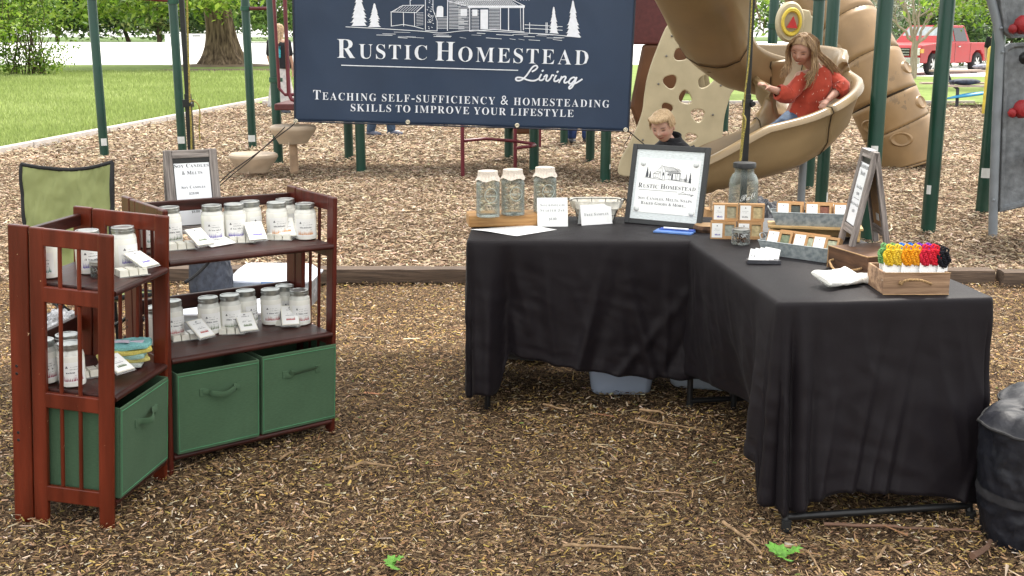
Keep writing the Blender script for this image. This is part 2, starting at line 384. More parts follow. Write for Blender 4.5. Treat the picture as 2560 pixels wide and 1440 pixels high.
# playground: pale chips
tanpal = [(.40, .295, .195), (.50, .39, .27), (.25, .165, .10), (.64, .53, .40), (.10, .062, .038), (.36, .26, .175)]
xy = scat(150000, 6.85, 13.5); xy = keep(xy, lambda x, y: (x > edge_x(y)))
o = splinters('wood_chips', 0, xy, .014, .056, (.14, .36), tanpal, [5, 4, 4, 2, 3.6, 3], .026, tilt=.45)
tag(o, 'pale tan wood chips on the playground', kind='stuff')
xy = scat(110000, 13.5, 27.0, pw=1.15); xy = keep(xy, lambda x, y: (x > edge_x(y)) & ((y < 25.1)))
o = splinters('wood_chips', 0, xy, .025, .085, (.16, .40), tanpal, [5, 5, 3, 3, 1.5, 3], .035, tilt=.45)
tag(o, 'pale tan wood chips farther across the playground', kind='stuff')
# scattered larger flakes, straws and twigs near the camera
xy = scat(1300, 2.7, 6.6)
o = splinters('twig_litter', 0, xy, .025, .10, (.03, .10), [(.42, .29, .17), (.36, .2, .1), (.30, .24, .18), (.55, .45, .32), (.12, .08, .05)], [4, 2, 3, 2, 2], .03, tilt=.1)
tag(o, 'thin straws and twig litter on the mulch', kind='stuff')
xy = scat(420, 2.8, 6.6)
o = splinters('leaf_bits', 0, xy, .010, .028, (.3, .7), [(.14, .2, .05), (.28, .3, .08), (.6, .55, .42), (.2, .14, .1)], [.7, 1, 1.5, 2], .02, tilt=.3)
tag(o, 'small leaf and seed bits on the mulch', kind='stuff')

TWIG = mat('dry_twig', (.33, .215, .12), .8, .2, 40, .3, 90)
def twig(pts, r, label, m=TWIG):
    mb = MB(); pp = [P(a, b, .022) for a, b in pts]; fine = []
    for i in range(len(pp) - 1):
        for k in range(4): fine.append(pp[i].lerp(pp[i + 1], k / 4) + Vector((random.gauss(0, .002), random.gauss(0, .003), random.uniform(0, .006))))
    fine.append(pp[-1]); n = len(fine)
    mb.tube(fine, [r * (1 - .6 * i / n) for i in range(n)], 6)
    c0 = fine[0].copy(); o = obj('twig', mb, m); o.data.transform(T(-c0)); o.location = c0
    tag(o, label, 'twig')
twig([(860, 1175), (900, 1160), (940, 1162), (990, 1168)], .006, 'curved tan twig lying on mulch right of the green bins')
twig([(1135, 1312), (1165, 1287), (1185, 1278), (1160, 1258)], .004, 'forked straw-coloured twig on bare mulch in the foreground centre')
twig([(1410, 1365), (1500, 1368), (1600, 1372)], .0055, 'pale grey stick on the mulch at the bottom centre')
twig([(1810, 1310), (1860, 1345), (1905, 1385)], .006, 'long thin tan twig left of the near table leg')
twig([(1935, 1370), (1990, 1366), (2030, 1392), (2050, 1432)], .005, 'bent tan twig beside the green sprig under the near table')
twig([(2060, 1312), (2200, 1318), (2330, 1322), (2450, 1330)], .006, 'long brown twig running under the near table crossbar', mat('brown_twig', (.16, .09, .06), .8))
twig([(2190, 1400), (2215, 1365), (2260, 1392)], .005, 'bent pale twig on mulch in front of the near table')
twig([(2430, 1395), (2465, 1370), (2478, 1352)], .011, 'thick grey-brown stick against the black cooler bag', mat('brown_twig', (.16, .09, .06), .8))
twig([(1600, 1025), (1640, 1030), (1660, 1034)], .007, 'short pale stick on mulch below the clear storage bin')
twig([(1360, 1010), (1400, 1022), (1435, 1025)], .0045, 'thin curved straw on mulch in front of the back table')
twig([(1590, 1050), (1680, 1066), (1760, 1078)], .0045, 'long faint straw on mulch left of the folding table leg')
twig([(700, 1150), (720, 1135), (735, 1130)], .005, 'tiny reddish twig on mulch below the shelf')

LEAFG = attrmat('leaf_green', .5, .3, trl=.45)
def leaf_sprig(c, n, s, label):
    t = thing('leaf_sprig', label, 'leaf sprig', T(c + Vector((0, 0, .018))))
    for k in range(n):
        a = k * 2.4 + .5; mb = MB()
        prof = [(0, 0), (.28, .16), (.22, .3), (.5, .42), (.3, .55), (.42, .8), (.12, .78), (0, 1.05), (-.12, .78), (-.42, .8), (-.3, .55), (-.5, .42), (-.22, .3), (-.28, .16)]
        q = [(x * s, y * s, .12 * s * math.sin(x * 5) + .1 * s * y) for x, y in prof]
        mb.add(q + [(0, .5 * s, .06 * s)], [(i, (i + 1) % 14, 14) for i in range(14)])
        o = obj('leaf', mb, mat('fresh_leaf', (.13, .32, .045), .5, .15, 40), t, T((random.uniform(-.01, .01), random.uniform(-.01, .01), .005 * k)) @ RZ(a) @ RX(R(14)))
leaf_sprig(P(985, 1432), 3, .045, 'fresh green leaf sprig on mulch at the bottom edge')
leaf_sprig(P(1965, 1408), 4, .055, 'bright green leaf sprig beside the near table leg')

# grass blades on the near lawn
def grass():
    n = 190000; y = 11.0 + 34 * rng.random(n) ** 1.2; x = -.74 * y - 3 + rng.random(n) * (.74 * y + 3 + edge_x(y) - .22)
    k = x < edge_x(y) - .12; x, y = x[k], y[k]; n = len(x)
    a = rng.uniform(0, np.pi, n); h = rng.uniform(.03, .075, n) * (1 + .03 * y); wd = .004 + .0006 * y
    c = np.stack([x, y, np.full(n, .012)], 1); d = np.stack([np.cos(a), np.sin(a), 0 * a], 1) * (wd[:, None] if isinstance(wd, np.ndarray) else wd)
    tip = c + np.stack([rng.normal(0, .02, n), rng.normal(0, .02, n), h], 1)
    V = np.stack([c - d, c + d, tip], 1).reshape(-1, 3); F = np.arange(n * 3).reshape(-1, 3)
    patch = .5 + .5 * np.sin(x * .9 + 2 * np.sin(y * .5)) * np.sin(y * .7 + x * .2)
    pal = np.array([(.30, .37, .12), (.40, .47, .175), (.50, .56, .25)]); pk = np.clip((patch * 1.4 + rng.normal(0, .6, n)), 0, 2).astype(int)
    col = pal[pk] * rng.uniform(.8, 1.2, (n, 1)); cols = np.repeat(np.concatenate([col, np.ones((n, 1))], 1), 3, 0)
    me = fast_mesh('grass', V, F, 3, cols, attrmat('grass_blades', .6, .2, trl=.4)); o = bpy.data.objects.new('grass', me); COL.objects.link(o)
    tag(o, 'short bright green lawn grass left of the playground', kind='stuff')
grass()

# concrete curb between lawn and wood chips, in cast lengths
CURB = mat('curb_concrete', (.52, .47, .43), .9, .08, 12, .3, 50)
cb = MB(); ys = np.arange(13.0, 27.5, 2.4)
t = thing('edging_curb', 'pale concrete curb between the left lawn and the wood chips', 'curb', T((edge_x(20), 20, 0)))
for a in ys:
    mb = MB(); mb.box(-.07, .07, 0, 2.38, -.06, .075, top=(.012, 0)); ang = math.atan(-.081)
    o = obj('curb_length', mb, CURB, t, T((edge_x(a) - edge_x(20), a - 20, 0)) @ RZ(ang), bevel=.01)
mb = MB(); t = thing('edging_curb', 'low concrete curb along the far edge of the playground', 'curb', T((0, 25.1, 0)))
for k in range(10):
    mb = MB(); mb.box(0, 1.58, -.06, .06, -.06, .07); obj('curb_length', mb, CURB, t, T((-5.6 + 1.6 * k, 0, 0)), bevel=.01)

# landscape timbers behind the tables
TIMB = mat('weathered_timber', (.15, .105, .075), .9, .3, 5, .9, 12, col2=(.07, .05, .038), stretch=(1, 14, 14), lowvar=.2)
def timber(x0, x1, y, label, rz=0.0):
    mb = MB(); n = 26; L_ = x1 - x0
    def fn(u, v):
        a = -math.pi / 2 + 2 * math.pi * v; sq = .062 / max(abs(math.cos(a)), abs(math.sin(a))) ** .8
        return (L_ * u, sq * math.cos(a) * (1 + .05 * noise.noise((u * 9, v * 3, x0))), .045 + sq * .75 * math.sin(a) + .006 * noise.noise((u * 14, v * 5, x0 + 3)))
    mb.grid(fn, n, 16, smooth=True)
    for s_ in (0, 1): mb.add([fn(s_, j / 16) for j in range(16)], [tuple(range(16)) if s_ else tuple(range(15, -1, -1))])
    o = obj('landscape_timber', mb, TIMB, None, TR((x0, y, 0), rz)); tag(o, label, 'timber', 'timbers edging the playground')
timber(-2.62, -1.32, 6.86, 'weathered edging timber behind the camp chair and shelves')
timber(-1.30, .90, 6.84, 'weathered edging timber running behind the gap between shelf and table')
timber(.92, 3.02, 6.80, 'weathered edging timber behind the soap trays, ending near the climbing wall')
timber(3.05, 5.2, 6.74, 'rightmost weathered edging timber by the climbing wall', -.01)

# ================================================================== TREES AND FAR THINGS
BARKT = mat('tree_bark', (.24, .175, .12), .95, .3, 1.3, 1.0, 6, .1, col2=(.055, .038, .028), stretch=(7, 7, .9), detail=7)
BARKP = mat('pale_bark', (.42, .34, .28), .9, .2, 3, .5, 20, col2=(.28, .22, .18), stretch=(6, 6, 1))
def leaves(name, clusters, n, size, pal, parent, seedn=0, flat=.6):
    # clusters: (centre, rx, ry, rz); leaf quads gathered in clumps through the volume, with gaps
    cs = []; r = np.random.default_rng(seedn + 5)
    wts = np.array([c[1] * c[2] * c[3] for c in clusters]) ** .8; wts /= wts.sum(); cnt = (wts * n).astype(int)
    for (c, rx, ry, rz), k in zip(clusters, cnt):
        if k < 4: continue
        m = max(3, k // 26); d = r.normal(size=(m, 3)); d /= np.linalg.norm(d, axis=1)[:, None]; rad = r.random((m, 1)) ** .45
        cl = np.array(c) + d * rad * np.array([rx, ry, rz])
        pk = r.integers(0, m, k); tw = r.normal(size=(k, 3)) * np.array([1, 1, .5]) * size * 2.1
        cs.append(cl[pk] + tw)
    C = np.concatenate(cs); k = len(C)
    nrm = r.normal(size=(k, 3)); nrm[:, 2] = np.abs(nrm[:, 2]) + .5; nrm /= np.linalg.norm(nrm, axis=1)[:, None]
    t = np.cross(nrm, r.normal(size=(k, 3))); t /= np.linalg.norm(t, axis=1)[:, None]; b = np.cross(nrm, t)
    s = (size * r.uniform(.6, 1.3, k))[:, None]
    V = np.stack([C - t * s * .5, C - b * s * flat * .5 + t * s * .05, C + t * s * .6, C + b * s * flat * .5 + t * s * .05], 1)
    V[:, 2] -= np.array([0, 0, 1]) * s * .2
    F = np.arange(k * 4).reshape(-1, 4); pal = np.array(pal)
    col = pal[r.integers(0, len(pal), k)] * r.uniform(.75, 1.25, (k, 1)); cols = np.repeat(np.concatenate([col, np.ones((k, 1))], 1), 4, 0)
    me = fast_mesh(name, V.reshape(-1, 3), F, 4, cols, LEAFG); o = bpy.data.objects.new(name, me); COL.objects.link(o); o.parent = parent
    return o
PAL_Y = [(.16, .27, .03), (.24, .36, .05), (.11, .21, .025), (.30, .40, .07)]
PAL_M = [(.10, .19, .035), (.15, .25, .05), (.07, .14, .03), (.20, .30, .07)]
PAL_D = [(.05, .10, .03), (.08, .14, .035), (.035, .07, .025), (.11, .17, .05)]
PAL_S = [(.16, .25, .07), (.22, .32, .10), (.12, .2, .06), (.34, .38, .12)]
def limb(mb, p0, p1, r0, r1, k=5, wob=.1):
    pts = []; p0 = Vector(p0); p1 = Vector(p1); L_ = (p1 - p0).length
    for i in range(k + 1):
        q = p0.lerp(p1, i / k)
        if 0 < i < k: q += Vector((random.gauss(0, 1), random.gauss(0, 1), random.gauss(0, .6))) * L_ * wob * .3
        pts.append(q)
    mb.tube(pts, [r0 + (r1 - r0) * i / k for i in range(k + 1)], 8)
    return pts
def trunk_mesh(h, r, flare, lobes=7, n=36, m=16, lean=(0, 0), ph=0.0):
    mb = MB()
    def fn(u, v):
        a = 2 * math.pi * u; z = h * v; f = 1 + flare * math.exp(-v * h / (r * 1.1)); rr = r * f * (1 - .12 * v)
        rr *= 1 + (.05 + .22 * math.exp(-v * h / (r * .8)) * (flare > .2)) * math.sin(a * lobes + ph + 1.5 * math.sin(z * .8)) * .6 + .05 * (flare > .4) * abs(math.sin(a * 13 + 1.2 * math.sin(z * .9) + noise.noise((a, z, 3)))) + .05 * noise.noise((math.cos(a) * 2, math.sin(a) * 2, z * .7 + ph))
        return (rr * math.cos(a) + lean[0] * v + .1 * r * math.sin(z), rr * math.sin(a) + lean[1] * v, z)
    mb.grid(fn, n, m, wrap=True); return mb
# old maple, left
g = P(560, 165); t = thing('maple_tree', 'old maple with thick furrowed trunk standing on the left lawn', 'tree', T(g))
obj('trunk', trunk_mesh(4.4, .66, .85, lobes=8, n=64, m=30, lean=(-.35, 0)), BARKT, t)
mb = MB()
for a, e, L_ in ((.4, .9, 5), (2.1, .7, 5.5), (3.5, .8, 5), (5.0, .9, 4.5), (1.2, 1.2, 6)):
    limb(mb, (-.35, 0, 4.2), (-.35 + math.cos(a) * L_, math.sin(a) * L_, 4.2 + e * L_ * .8), .34, .08)
obj('limb', mb, BARKT, t)
leaves('crown', [((0, 0, 7.5), 8, 7, 3.6), ((-4.5, -3, 4.7), 4, 3, 1.3), ((3.0, -4, 4.6), 3.4, 2.4, 1.2), ((-1.0, -6.5, 5.2), 4.5, 2.4, 1.1), ((-1.8, -3, 3.9), 1.7, 1.6, .9), ((.9, -3, 3.8), 1.4, 1.6, .8), ((5.5, 0, 5.0), 3, 4, 1.2)], 16000, .30, PAL_Y, t, 1)
# row of trees beyond the lot
random.seed(3)
far_lab = ['round green tree far beyond the lot, leftmost of the far row', 'tree with a slim pale trunk in the far row, behind the shrub', 'broad bright tree in the far row left of the first green post', 'dark low tree in the far row just right of the first green post', 'bushy tree in the far row midway between the two left posts', 'tall pale green tree in the far row left of the tent pole', 'dark green tree in the far row right behind the tent pole', 'wide tree in the far row left of the old maple trunk', 'tree in the far row right of the old maple trunk', 'tree in the far row behind the playground posts by the banner']
for i, px in enumerate([-120, 40, 170, 262, 345, 420, 492, 585, 700, 800]):
    Y = 212 + random.uniform(-12, 22); g = Vector(((px - 1280) / FPX * Y, Y, 0)); t = thing('broadleaf_tree', far_lab[i], 'tree', T(g), 'far row of trees')
    h = random.uniform(7, 10) * 2.3; K = 2.35; mb = MB(); limb(mb, (0, 0, 0), (random.uniform(-.4, .4), 0, h * .6), .5, .2); limb(mb, (0, 0, 3), (2.8, 0, 8), .22, .1); limb(mb, (0, 0, 3.5), (-3, .4, 8.5), .22, .1); obj('trunk', mb, BARKT, t)
    leaves('crown', [((0, 0, h * .62), 3.9 * K, 3 * K, h * .40), ((-1.8 * K, -1, 4.6), 2.0 * K, 2 * K, 2.2), ((1.7 * K, -1, 4.9), 2 * K, 2 * K, 2.6), ((0, -1.8, 4.0), 1.6 * K, 1.5 * K, 1.7)], 5200, .85, [PAL_M, PAL_S, PAL_Y, PAL_D][i % 4] if i not in (3, 6) else PAL_D, t, 20 + i)
# a hazy mass of woods closing the view behind everything
wl = MB()
for i in range(46):
    x = -150 + i * 6.8 + random.uniform(-2, 2)
leaves('woodland', [((-230 + i * 10.2 + random.uniform(-2, 2), 300 + random.uniform(-8, 8), 9 + random.uniform(-1, 2)), 9.0, 4, 10) for i in range(46)], 16000, 1.7, [(.13, .2, .06), (.18, .25, .09), (.09, .15, .05)], None, 77)['kind'] = 'stuff'
bpy.data.objects['woodland']['label'] = 'far mass of woods beyond the parking lot'
# shrub at the left edge
g = P(75, 192); t = thing('leafy_shrub', 'tall leafy shrub with many thin stems at the left edge', 'shrub', T(g)); mb = MB()
for i in range(34):
    a = random.uniform(0, 6.28); r_ = random.uniform(0, 1.0); b_ = Vector((math.cos(a) * r_, math.sin(a) * r_ * .7, 0)); limb(mb, b_, b_ + Vector((random.gauss(0, .5), random.gauss(0, .3), random.uniform(1.2, 3.4))), .022, .01, 4)
obj('stem', mb, mat('shrub_stem', (.09, .06, .04)), t)
leaves('foliage', [((0, 0, 2.7), 1.6, 1.2, 1.5), ((-.9, 0, 1.6), 1.3, 1, 1.1), ((.7, -.2, .55), .9, .8, .5), ((-.7, -.3, .55), 1.4, .8, .55), ((.2, -.2, 3.6), 1.5, 1.3, 1.0), ((-1.5, 0, 3), 1.5, 1, 1.6), ((1.1, -.3, 1.0), .5, .5, .35)], 10500, .125, PAL_Y + PAL_M[:2], t, 31)
g = P(-60, 205); t = thing('leafy_shrub', 'leafy shrub partly cut off by the left edge of the picture', 'shrub', T(g)); mb = MB()
for i in range(12): limb(mb, (random.uniform(-1, 1), 0, 0), (random.uniform(-1.4, 1.4), 0, 2.6), .03, .01, 4)
obj('stem', mb, MATS['shrub_stem'], t); leaves('foliage', [((0, 0, 2.6), 1.8, 1.5, 2.2)], 3600, .14, PAL_Y, t, 33)
# branch of a near tree overhanging at top left (between shrub and tent pole)
def overhang(px, py, Y, rx, rz, n, sz, pal, label, seedn, hang):
    c = D(px, py, Y); base = Vector((c.x + hang, Y + 1.5, 0)); t = thing('maple_tree', label, 'tree', T(base))
    obj('trunk', trunk_mesh(6, .3, .3), BARKT, t); mb = MB(); lc = c - base
    limb(mb, (0, 0, 5.6), lc + Vector((0, 0, rz * .6)), .16, .04, 6, .12)
    for k in range(7): q = lc + Vector((random.uniform(-rx, rx), random.uniform(-1, 1), random.uniform(-rz, rz) * .7)); limb(mb, lc + Vector((0, 0, rz * .6)), q, .035, .01, 4)
    obj('limb', mb, BARKT, t); leaves('crown', [((0, 0, 7.5), 3.5, 3, 2)] + [((lc.x + random.uniform(-rx, rx) * .7, lc.y + random.uniform(-.8, .8), lc.z + random.uniform(-rz, rz) * .6), rx * .42, 1.0, rz * .5) for _ in range(7)], n, sz, pal, t, seedn)
overhang(300, 8, 46, 5.0, 1.0, 6500, .24, PAL_Y, 'maple branch with bright leaves hanging over the lawn, upper left', 41, -9)
overhang(2425, 22, 33, 1.45, .95, 5200, .15, PAL_Y, 'maple branch with bright leaves hanging in front of the red pickup', 42, 4.5)
overhang(1600, -5, 30, 1.6, .7, 1500, .17, PAL_Y, 'maple foliage glimpsed between banner and slide', 43, 1.8)
overhang(1880, 20, 28, .7, 1.0, 1500, .15, PAL_Y, 'maple foliage seen beside the right tent pole above the slide', 44, -1.2)
# bare young tree by the pickup
g = P(2280, 197); t = thing('bare_tree', 'young pale-barked tree with bare branches in front of the pickup', 'tree', T(g)); mb = MB()
limb(mb, (0, 0, -.05), (.02, 0, 1.3), .14, .11, 4, .05); obj('trunk', mb, BARKP, t); mb = MB(); random.seed(12)
def sub(p0, d, L_, r, dep):
    p1 = Vector(p0) + Vector(d) * L_; pts = limb(mb, p0, p1, r, r * .55, 4, .12)
    if dep:
        for k in range(3 if dep > 1 else 2):
            nd = (Vector(d) + Vector((random.gauss(0, .45), random.gauss(0, .3), random.gauss(0, .25)))).normalized(); sub(pts[random.randint(2, 4)], nd, L_ * random.uniform(.55, .85), r * .5, dep - 1)
for d, L_ in (((-.35, 0, 1), 1.5), ((.1, .1, 1), 1.3), ((.75, 0, .65), 1.2), ((-.15, -.1, 1), 1.2), ((-.8, 0, .75), 1.0), ((.35, 0, 1), 1.2)):
    sub((.02, 0, random.uniform(1.0, 1.3)), Vector(d).normalized(), L_, .06, 3)
obj('branch', mb, BARKP, t)
# dark shrubs behind the pickup
for px, Y, s_, lab in ((2360, 52, 1.0, 'dark evergreen bush behind the pickup cab'), (2440, 55, 1.15, 'dark bush behind the pickup bed'), (2520, 56, 1.2, 'dark bush behind the climbing wall'), (2210, 66, 1.2, 'grey-green bush far behind the bare tree'), (2120, 70, 1.5, 'grey-green bush seen above the tube slide')):
    X = (px - 1280) / FPX * Y * .98; t = thing('background_bush', lab, 'bush', T((X, Y, 0))); mb = MB(); limb(mb, (0, 0, 0), (0, 0, 2), .1, .05); obj('stem', mb, BARKT, t)
    leaves('foliage', [((0, 0, 1.7 * s_), 1.9 * s_, 1, 1.6 * s_)], 2600, .24, PAL_D if px > 2300 else [(.2, .22, .15), (.3, .32, .24), (.14, .16, .1)], t, 50 + px)
# low white building with small dark vents beyond the lot, far left
t = thing('white_building', 'long low white building far beyond the lot, left of the maple', 'building', T((-50, 150, 0))); mb = MB()
mb.box(4, 13.5, 0, 8, 0, 1.50); obj('wall', mb, mat('white_wall', (.82, .82, .80), .8, .02, 1), t); mb = MB(); mb.box(3.8, 13.8, -.3, 8.3, 1.50, 1.58); obj('roof', mb, mat('pale_roof', (.6, .6, .58)), t)
for k in range(3): mb = MB(); mb.box(-.5, .5, -.06, 0, 0, .16); obj('vent', mb, mat('grey_vent', (.25, .26, .27)), t, T((5.2 + k * 1.5, 0, 1.2)))
# grey lamp pole behind the slides
g = Vector((13.1, 40, 0)); o = obj('lamp_pole', MB().lathe([(.22, 0), (.22, .4), (.13, .45), (.09, 7)], 14), mat('dark_grey_metal', (.06, .06, .07), .5), None, T(g)); tag(o, 'dark grey pole standing behind the tube slide', 'pole')

# ================================================================== PLAYGROUND
STICK = mat('white_sticker', (.7, .72, .7), .6, .05)
def post_parts(parent, loc, h=3.2, r=.0555, sticker=None, clamps=(), off=Vector((0, 0, 0))):
    mb = MB(); mb.lathe([(r, -.15), (r, h), (r * .9, h + .02), (.01, h + .05)], 24)
    p = obj('post', mb, GREEN_POST, parent, T(Vector(loc) - off))
    for z in clamps:
        c = MB(); c.lathe([(r + .003, z - .03), (r + .013, z - .028), (r + .013, z + .028), (r + .003, z + .03)], 24, cap0=False, cap1=False)
        c.box(r, r + .035, -.02, .02, z - .022, z + .022)
        obj('clamp', c, mat('clamp_metal', (.03, .09, .06), .4, metal=.2), p)
    if sticker is not None:
        z, a0, wd, hh = sticker; s = MB()
        s.grid(lambda u, v: ((r + .0015) * math.cos(a0 + (u - .5) * wd), (r + .0015) * math.sin(a0 + (u - .5) * wd), z + v * hh), 6, 1); obj('sticker', s, STICK, p)
    return p
def rail(mb, pts, r=.017, n=10): mb.tube(pts, r, n)
# monkey-bar frame, left
o0 = P(262, 395); bars = thing('overhead_bars', 'three green posts carrying crimson overhead bars beside the left lawn', 'climbing bars', T(o0))
a, b, c = P(262, 395), P(457, 385), P(632, 372)
post_parts(bars, a, 2.02, sticker=(.16, -1.1, 1.3, .09), clamps=(1.97,), off=o0); post_parts(bars, b, 3.2, sticker=(.14, -1.57, 1.9, .09), clamps=(1.93,), off=o0); post_parts(bars, c, 3.2, sticker=(.10, -1.57, 1.9, .09), clamps=(1.86,), off=o0)
def up(v, z): return Vector((v.x, v.y, z))
mb = MB(); rail(mb, [up(a, 2.0) - o0, up(b, 1.94) - o0], .022); obj('rail', mb, CRIMSON, bars)
mb = MB(); rail(mb, [up(c, 1.86) - o0, up(c, 1.86) - o0 + Vector((.32, -.1, 0))], .022); obj('rail', mb, CRIMSON, bars)
for k in range(6):
    mb = MB(); p0 = up(b, 2.32).lerp(up(c, 2.32), k / 5) - o0; rail(mb, [p0, p0 + Vector((.3, -1.2, 0))], .016); obj('rung', mb, CRIMSON, bars)

# play structure: posts, decks and railings, mostly behind the banner
o0 = Vector((0, 13, 0)); ps = thing('play_structure', 'play structure of green posts, crimson rails and maroon decks behind the banner', 'playground', T(o0))
pp = dict(p4=(697, 410, 3.2, (.0, 0, 0, 0), (1.02,)), p5=(873, 400), p6=(903, 430), p7=(1410, 360), p8=(1335, 425), p9=(1272, 398), p10=(1475, 403), p11=(1513, 452), q0=(1915, 418), q1=(2020, 470), q2=(2052, 512))
for k, q in pp.items():
    g = P(q[0], q[1]); st = {'q2': (.03, -.5, .8, .09), 'p11': (.13, -.6, .5, .05)}.get(k); cl = {'p4': (1.0,), 'q1': (1.88,), 'q0': (1.62,)}.get(k, ())
    post_parts(ps, g, 3.2, sticker=st, clamps=cl, off=o0)
g = P(1812, 332); post_parts(ps, g, 3.2, .05, off=o0)
DECK = mat('maroon_deck', (.10, .025, .025), .5, .1, 20, .3, 70)
def deck(x0, x1, y0, y1, z, th=.1):
    mb = MB(); mb.box(x0, x1, y0, y1, z - th, z); d = obj('deck', mb, DECK, ps, T(-o0), bevel=.012)
deck(-2.62, -1.7, 12.3, 13.4, .78, .07); deck(-1.65, .2, 12.6, 13.8, 1.3); deck(.25, 1.0, 12.0, 13.6, 1.3); deck(1.05, 2.35, 12.3, 13.6, 1.62)
mb = MB(); mb.box(1.05, 1.95, 12.2, 12.26, 1.42, 2.05); obj('deck_panel', mb, DECK, ps, T(-o0), bevel=.02)
mb = MB(); mb.prism([(1.42, 1.42), (1.98, 1.42), (1.9, .9), (1.7, .45), (1.45, .35), (1.30, .75)], 12.22, 12.34); obj('step_panel', mb, BROWN_PL, ps, T(-o0), bevel=.03)
mb = MB(); mb.box(.02, .30, 13.4, 13.9, .35, .55); obj('step', mb, BROWN_PL, ps, T(-o0), bevel=.03)
mb = MB()
rail(mb, [(-2.56, 12.32, .95), (-2.58, 12.32, 2.4)], .018)
rail(mb, [(-2.56, 12.32, .95), (-2.5, 12.32, .88), (-1.8, 12.32, .88)], .018); obj('railing', mb, CRIMSON, ps, T(-o0))
g0 = D(712, 0, 12.3); g1 = D(722, 235, 12.3); mb = MB(); rail(mb, [g0 + Vector((0, 0, .5)), g0, g1, g1 + Vector((.03, 0, -.06)), g1 + Vector((.12, 0, -.09)), g1 + Vector((.4, 0, -.09))], .022); obj('railing', mb, CRIMSON, ps, T(-o0))
# telescope-like spy panel behind the slide (tan wheel panel with yellow ring)
g = D(1975, 55, 12.4); mb = MB(); mb.lathe([(.01, .10), (.17, .10), (.19, .07), (.19, 0)], 40, T(g) @ RX(R(90)) @ T((0, 0, -.05)) @ SCL(.8, 1.15, 1), cap0=False); wheel = obj('ring_panel', mb, CREAM, ps, T(-o0))
mb = MB(); mb.lathe([(.09, 0), (.10, .03), (.125, .03), (.135, 0)], 36, T(g + Vector((0, -.07, 0))) @ RX(R(90)) @ SCL(.85, 1.15, 1), cap0=False, cap1=False); obj('yellow_ring', mb, mat('yellow_plastic', (.65, .48, .06), .4), wheel)
mb = MB(); mb.prism([(-.06, -.05), (.06, -.06), (.01, .07)], -.02, 0, T(g + Vector((0, -.09, -.01)))); obj('red_knob', mb, mat('red_plastic', (.5, .03, .03), .4), wheel)
mb = MB(); mb.prism([(0, -.25), (.25, -.3), (.25, .02), (.12, .06), (.1, .12), (0, .14)], -.03, .03, T(g + Vector((.12, .05, 0)))); obj('side_panel', mb, CREAM, ps, T(-o0), bevel=.015)

# near right posts: one frame with the climbing wall
o0 = P(2485, 588); cw = thing('climbing_wall', 'grey textured climbing wall with red hand holds on a grey pipe frame', 'climbing wall', T(o0))
STONE = mat('grey_rock_panel', (.17, .18, .19), .6, .15, 20, 1.5, 26, .35, lowvar=.15); GPIPE = mat('grey_pipe', (.22, .24, .26), .42, .08, 6, .1, 40, .45)
Y = o0.y
pipe = [D(2484, 592, Y), D(2484, 500, Y), D(2489, 350, Y), D(2496, 200, Y), D(2500, 110, Y), D(2494, 60, Y), D(2478, 0, Y), D(2458, -60, Y)]
pipe = [p - o0 for p in pipe]; pipe[0].z = -.1
mb = MB(); mb.tube(pipe, .034, 12, up=(1, 0, 0)); obj('frame_pipe', mb, GPIPE, cw)
def panel(pts, y0, th, name, inset=.02):
    q = [D(a, b, y0) - o0 for a, b in pts]; poly = [(p.x, p.z) for p in q]; n = len(poly); cx = sum(p[0] for p in poly) / n; cz = sum(p[1] for p in poly) / n
    mb = MB(); yy = q[0].y; inn = [(x + (cx - x) * .10, z + (cz - z) * .06) for x, z in poly]
    v = [(x, yy, z) for x, z in poly] + [(x, yy + th, z) for x, z in poly] + [(x, yy, z) for x, z in inn] + [(x, yy + .02, z) for x, z in inn]
    f = [tuple(range(2 * n - 1, n - 1, -1))] + [(i, i + n, (i + 1) % n + n, (i + 1) % n) for i in range(n)] + [(i, (i + 1) % n, (i + 1) % n + 2 * n, i + 2 * n) for i in range(n)] + [(i + 2 * n, (i + 1) % n + 2 * n, (i + 1) % n + 3 * n, i + 3 * n) for i in range(n)] + [tuple(range(3 * n, 4 * n))]
    mb.add(v, f); return obj(name, mb, STONE, cw, bevel=.012)
panel([(2500, 532), (2508, 300), (2512, 118), (2530, 108), (2760, 100), (2760, 470)], Y - .03, .07, 'rock_panel')
panel([(2512, 80), (2492, -60), (2760, -60), (2760, 82), (2530, 96)], Y - .05, .07, 'rock_panel')
for px, py in ((2552, 62), (2550, 272), (2660, 160), (2640, 380)):
    g = D(px, py, Y - .1) - o0; mb = MB(); mb.lathe([(.055, 0), (.06, .03), (.045, .075), (.02, .09)], 10, T(g) @ RX(R(90)) @ SCL(1, 1.2, 1)); mb.lathe([(.04, 0), (.03, .05), (.01, .06)], 8, T(g + Vector((-.05, 0, -.03))) @ RX(R(90)) @ RY(R(-30)))
    obj('hand_hold', mb, mat('red_hold', (.30, .018, .022), .5), cw)
for px, py in ((2561, 145), (2573, 400)):
    g = D(px, py, Y - .1) - o0; mb = MB(); mb.lathe([(.045, 0), (.05, .03), (.03, .07)], 9, T(g) @ RX(R(90))); obj('hand_hold', mb, BLACK_METAL, cw, label='black hand hold')
for px, py in ((2503, 70), (2507, 130), (2484, 500)):
    g = D(px, py, Y - .04) - o0; mb = MB(); mb.lathe([(.011, 0), (.011, .006), (.004, .01)], 8, T(g) @ RX(R(90))); obj('bolt', mb, GPIPE, cw)
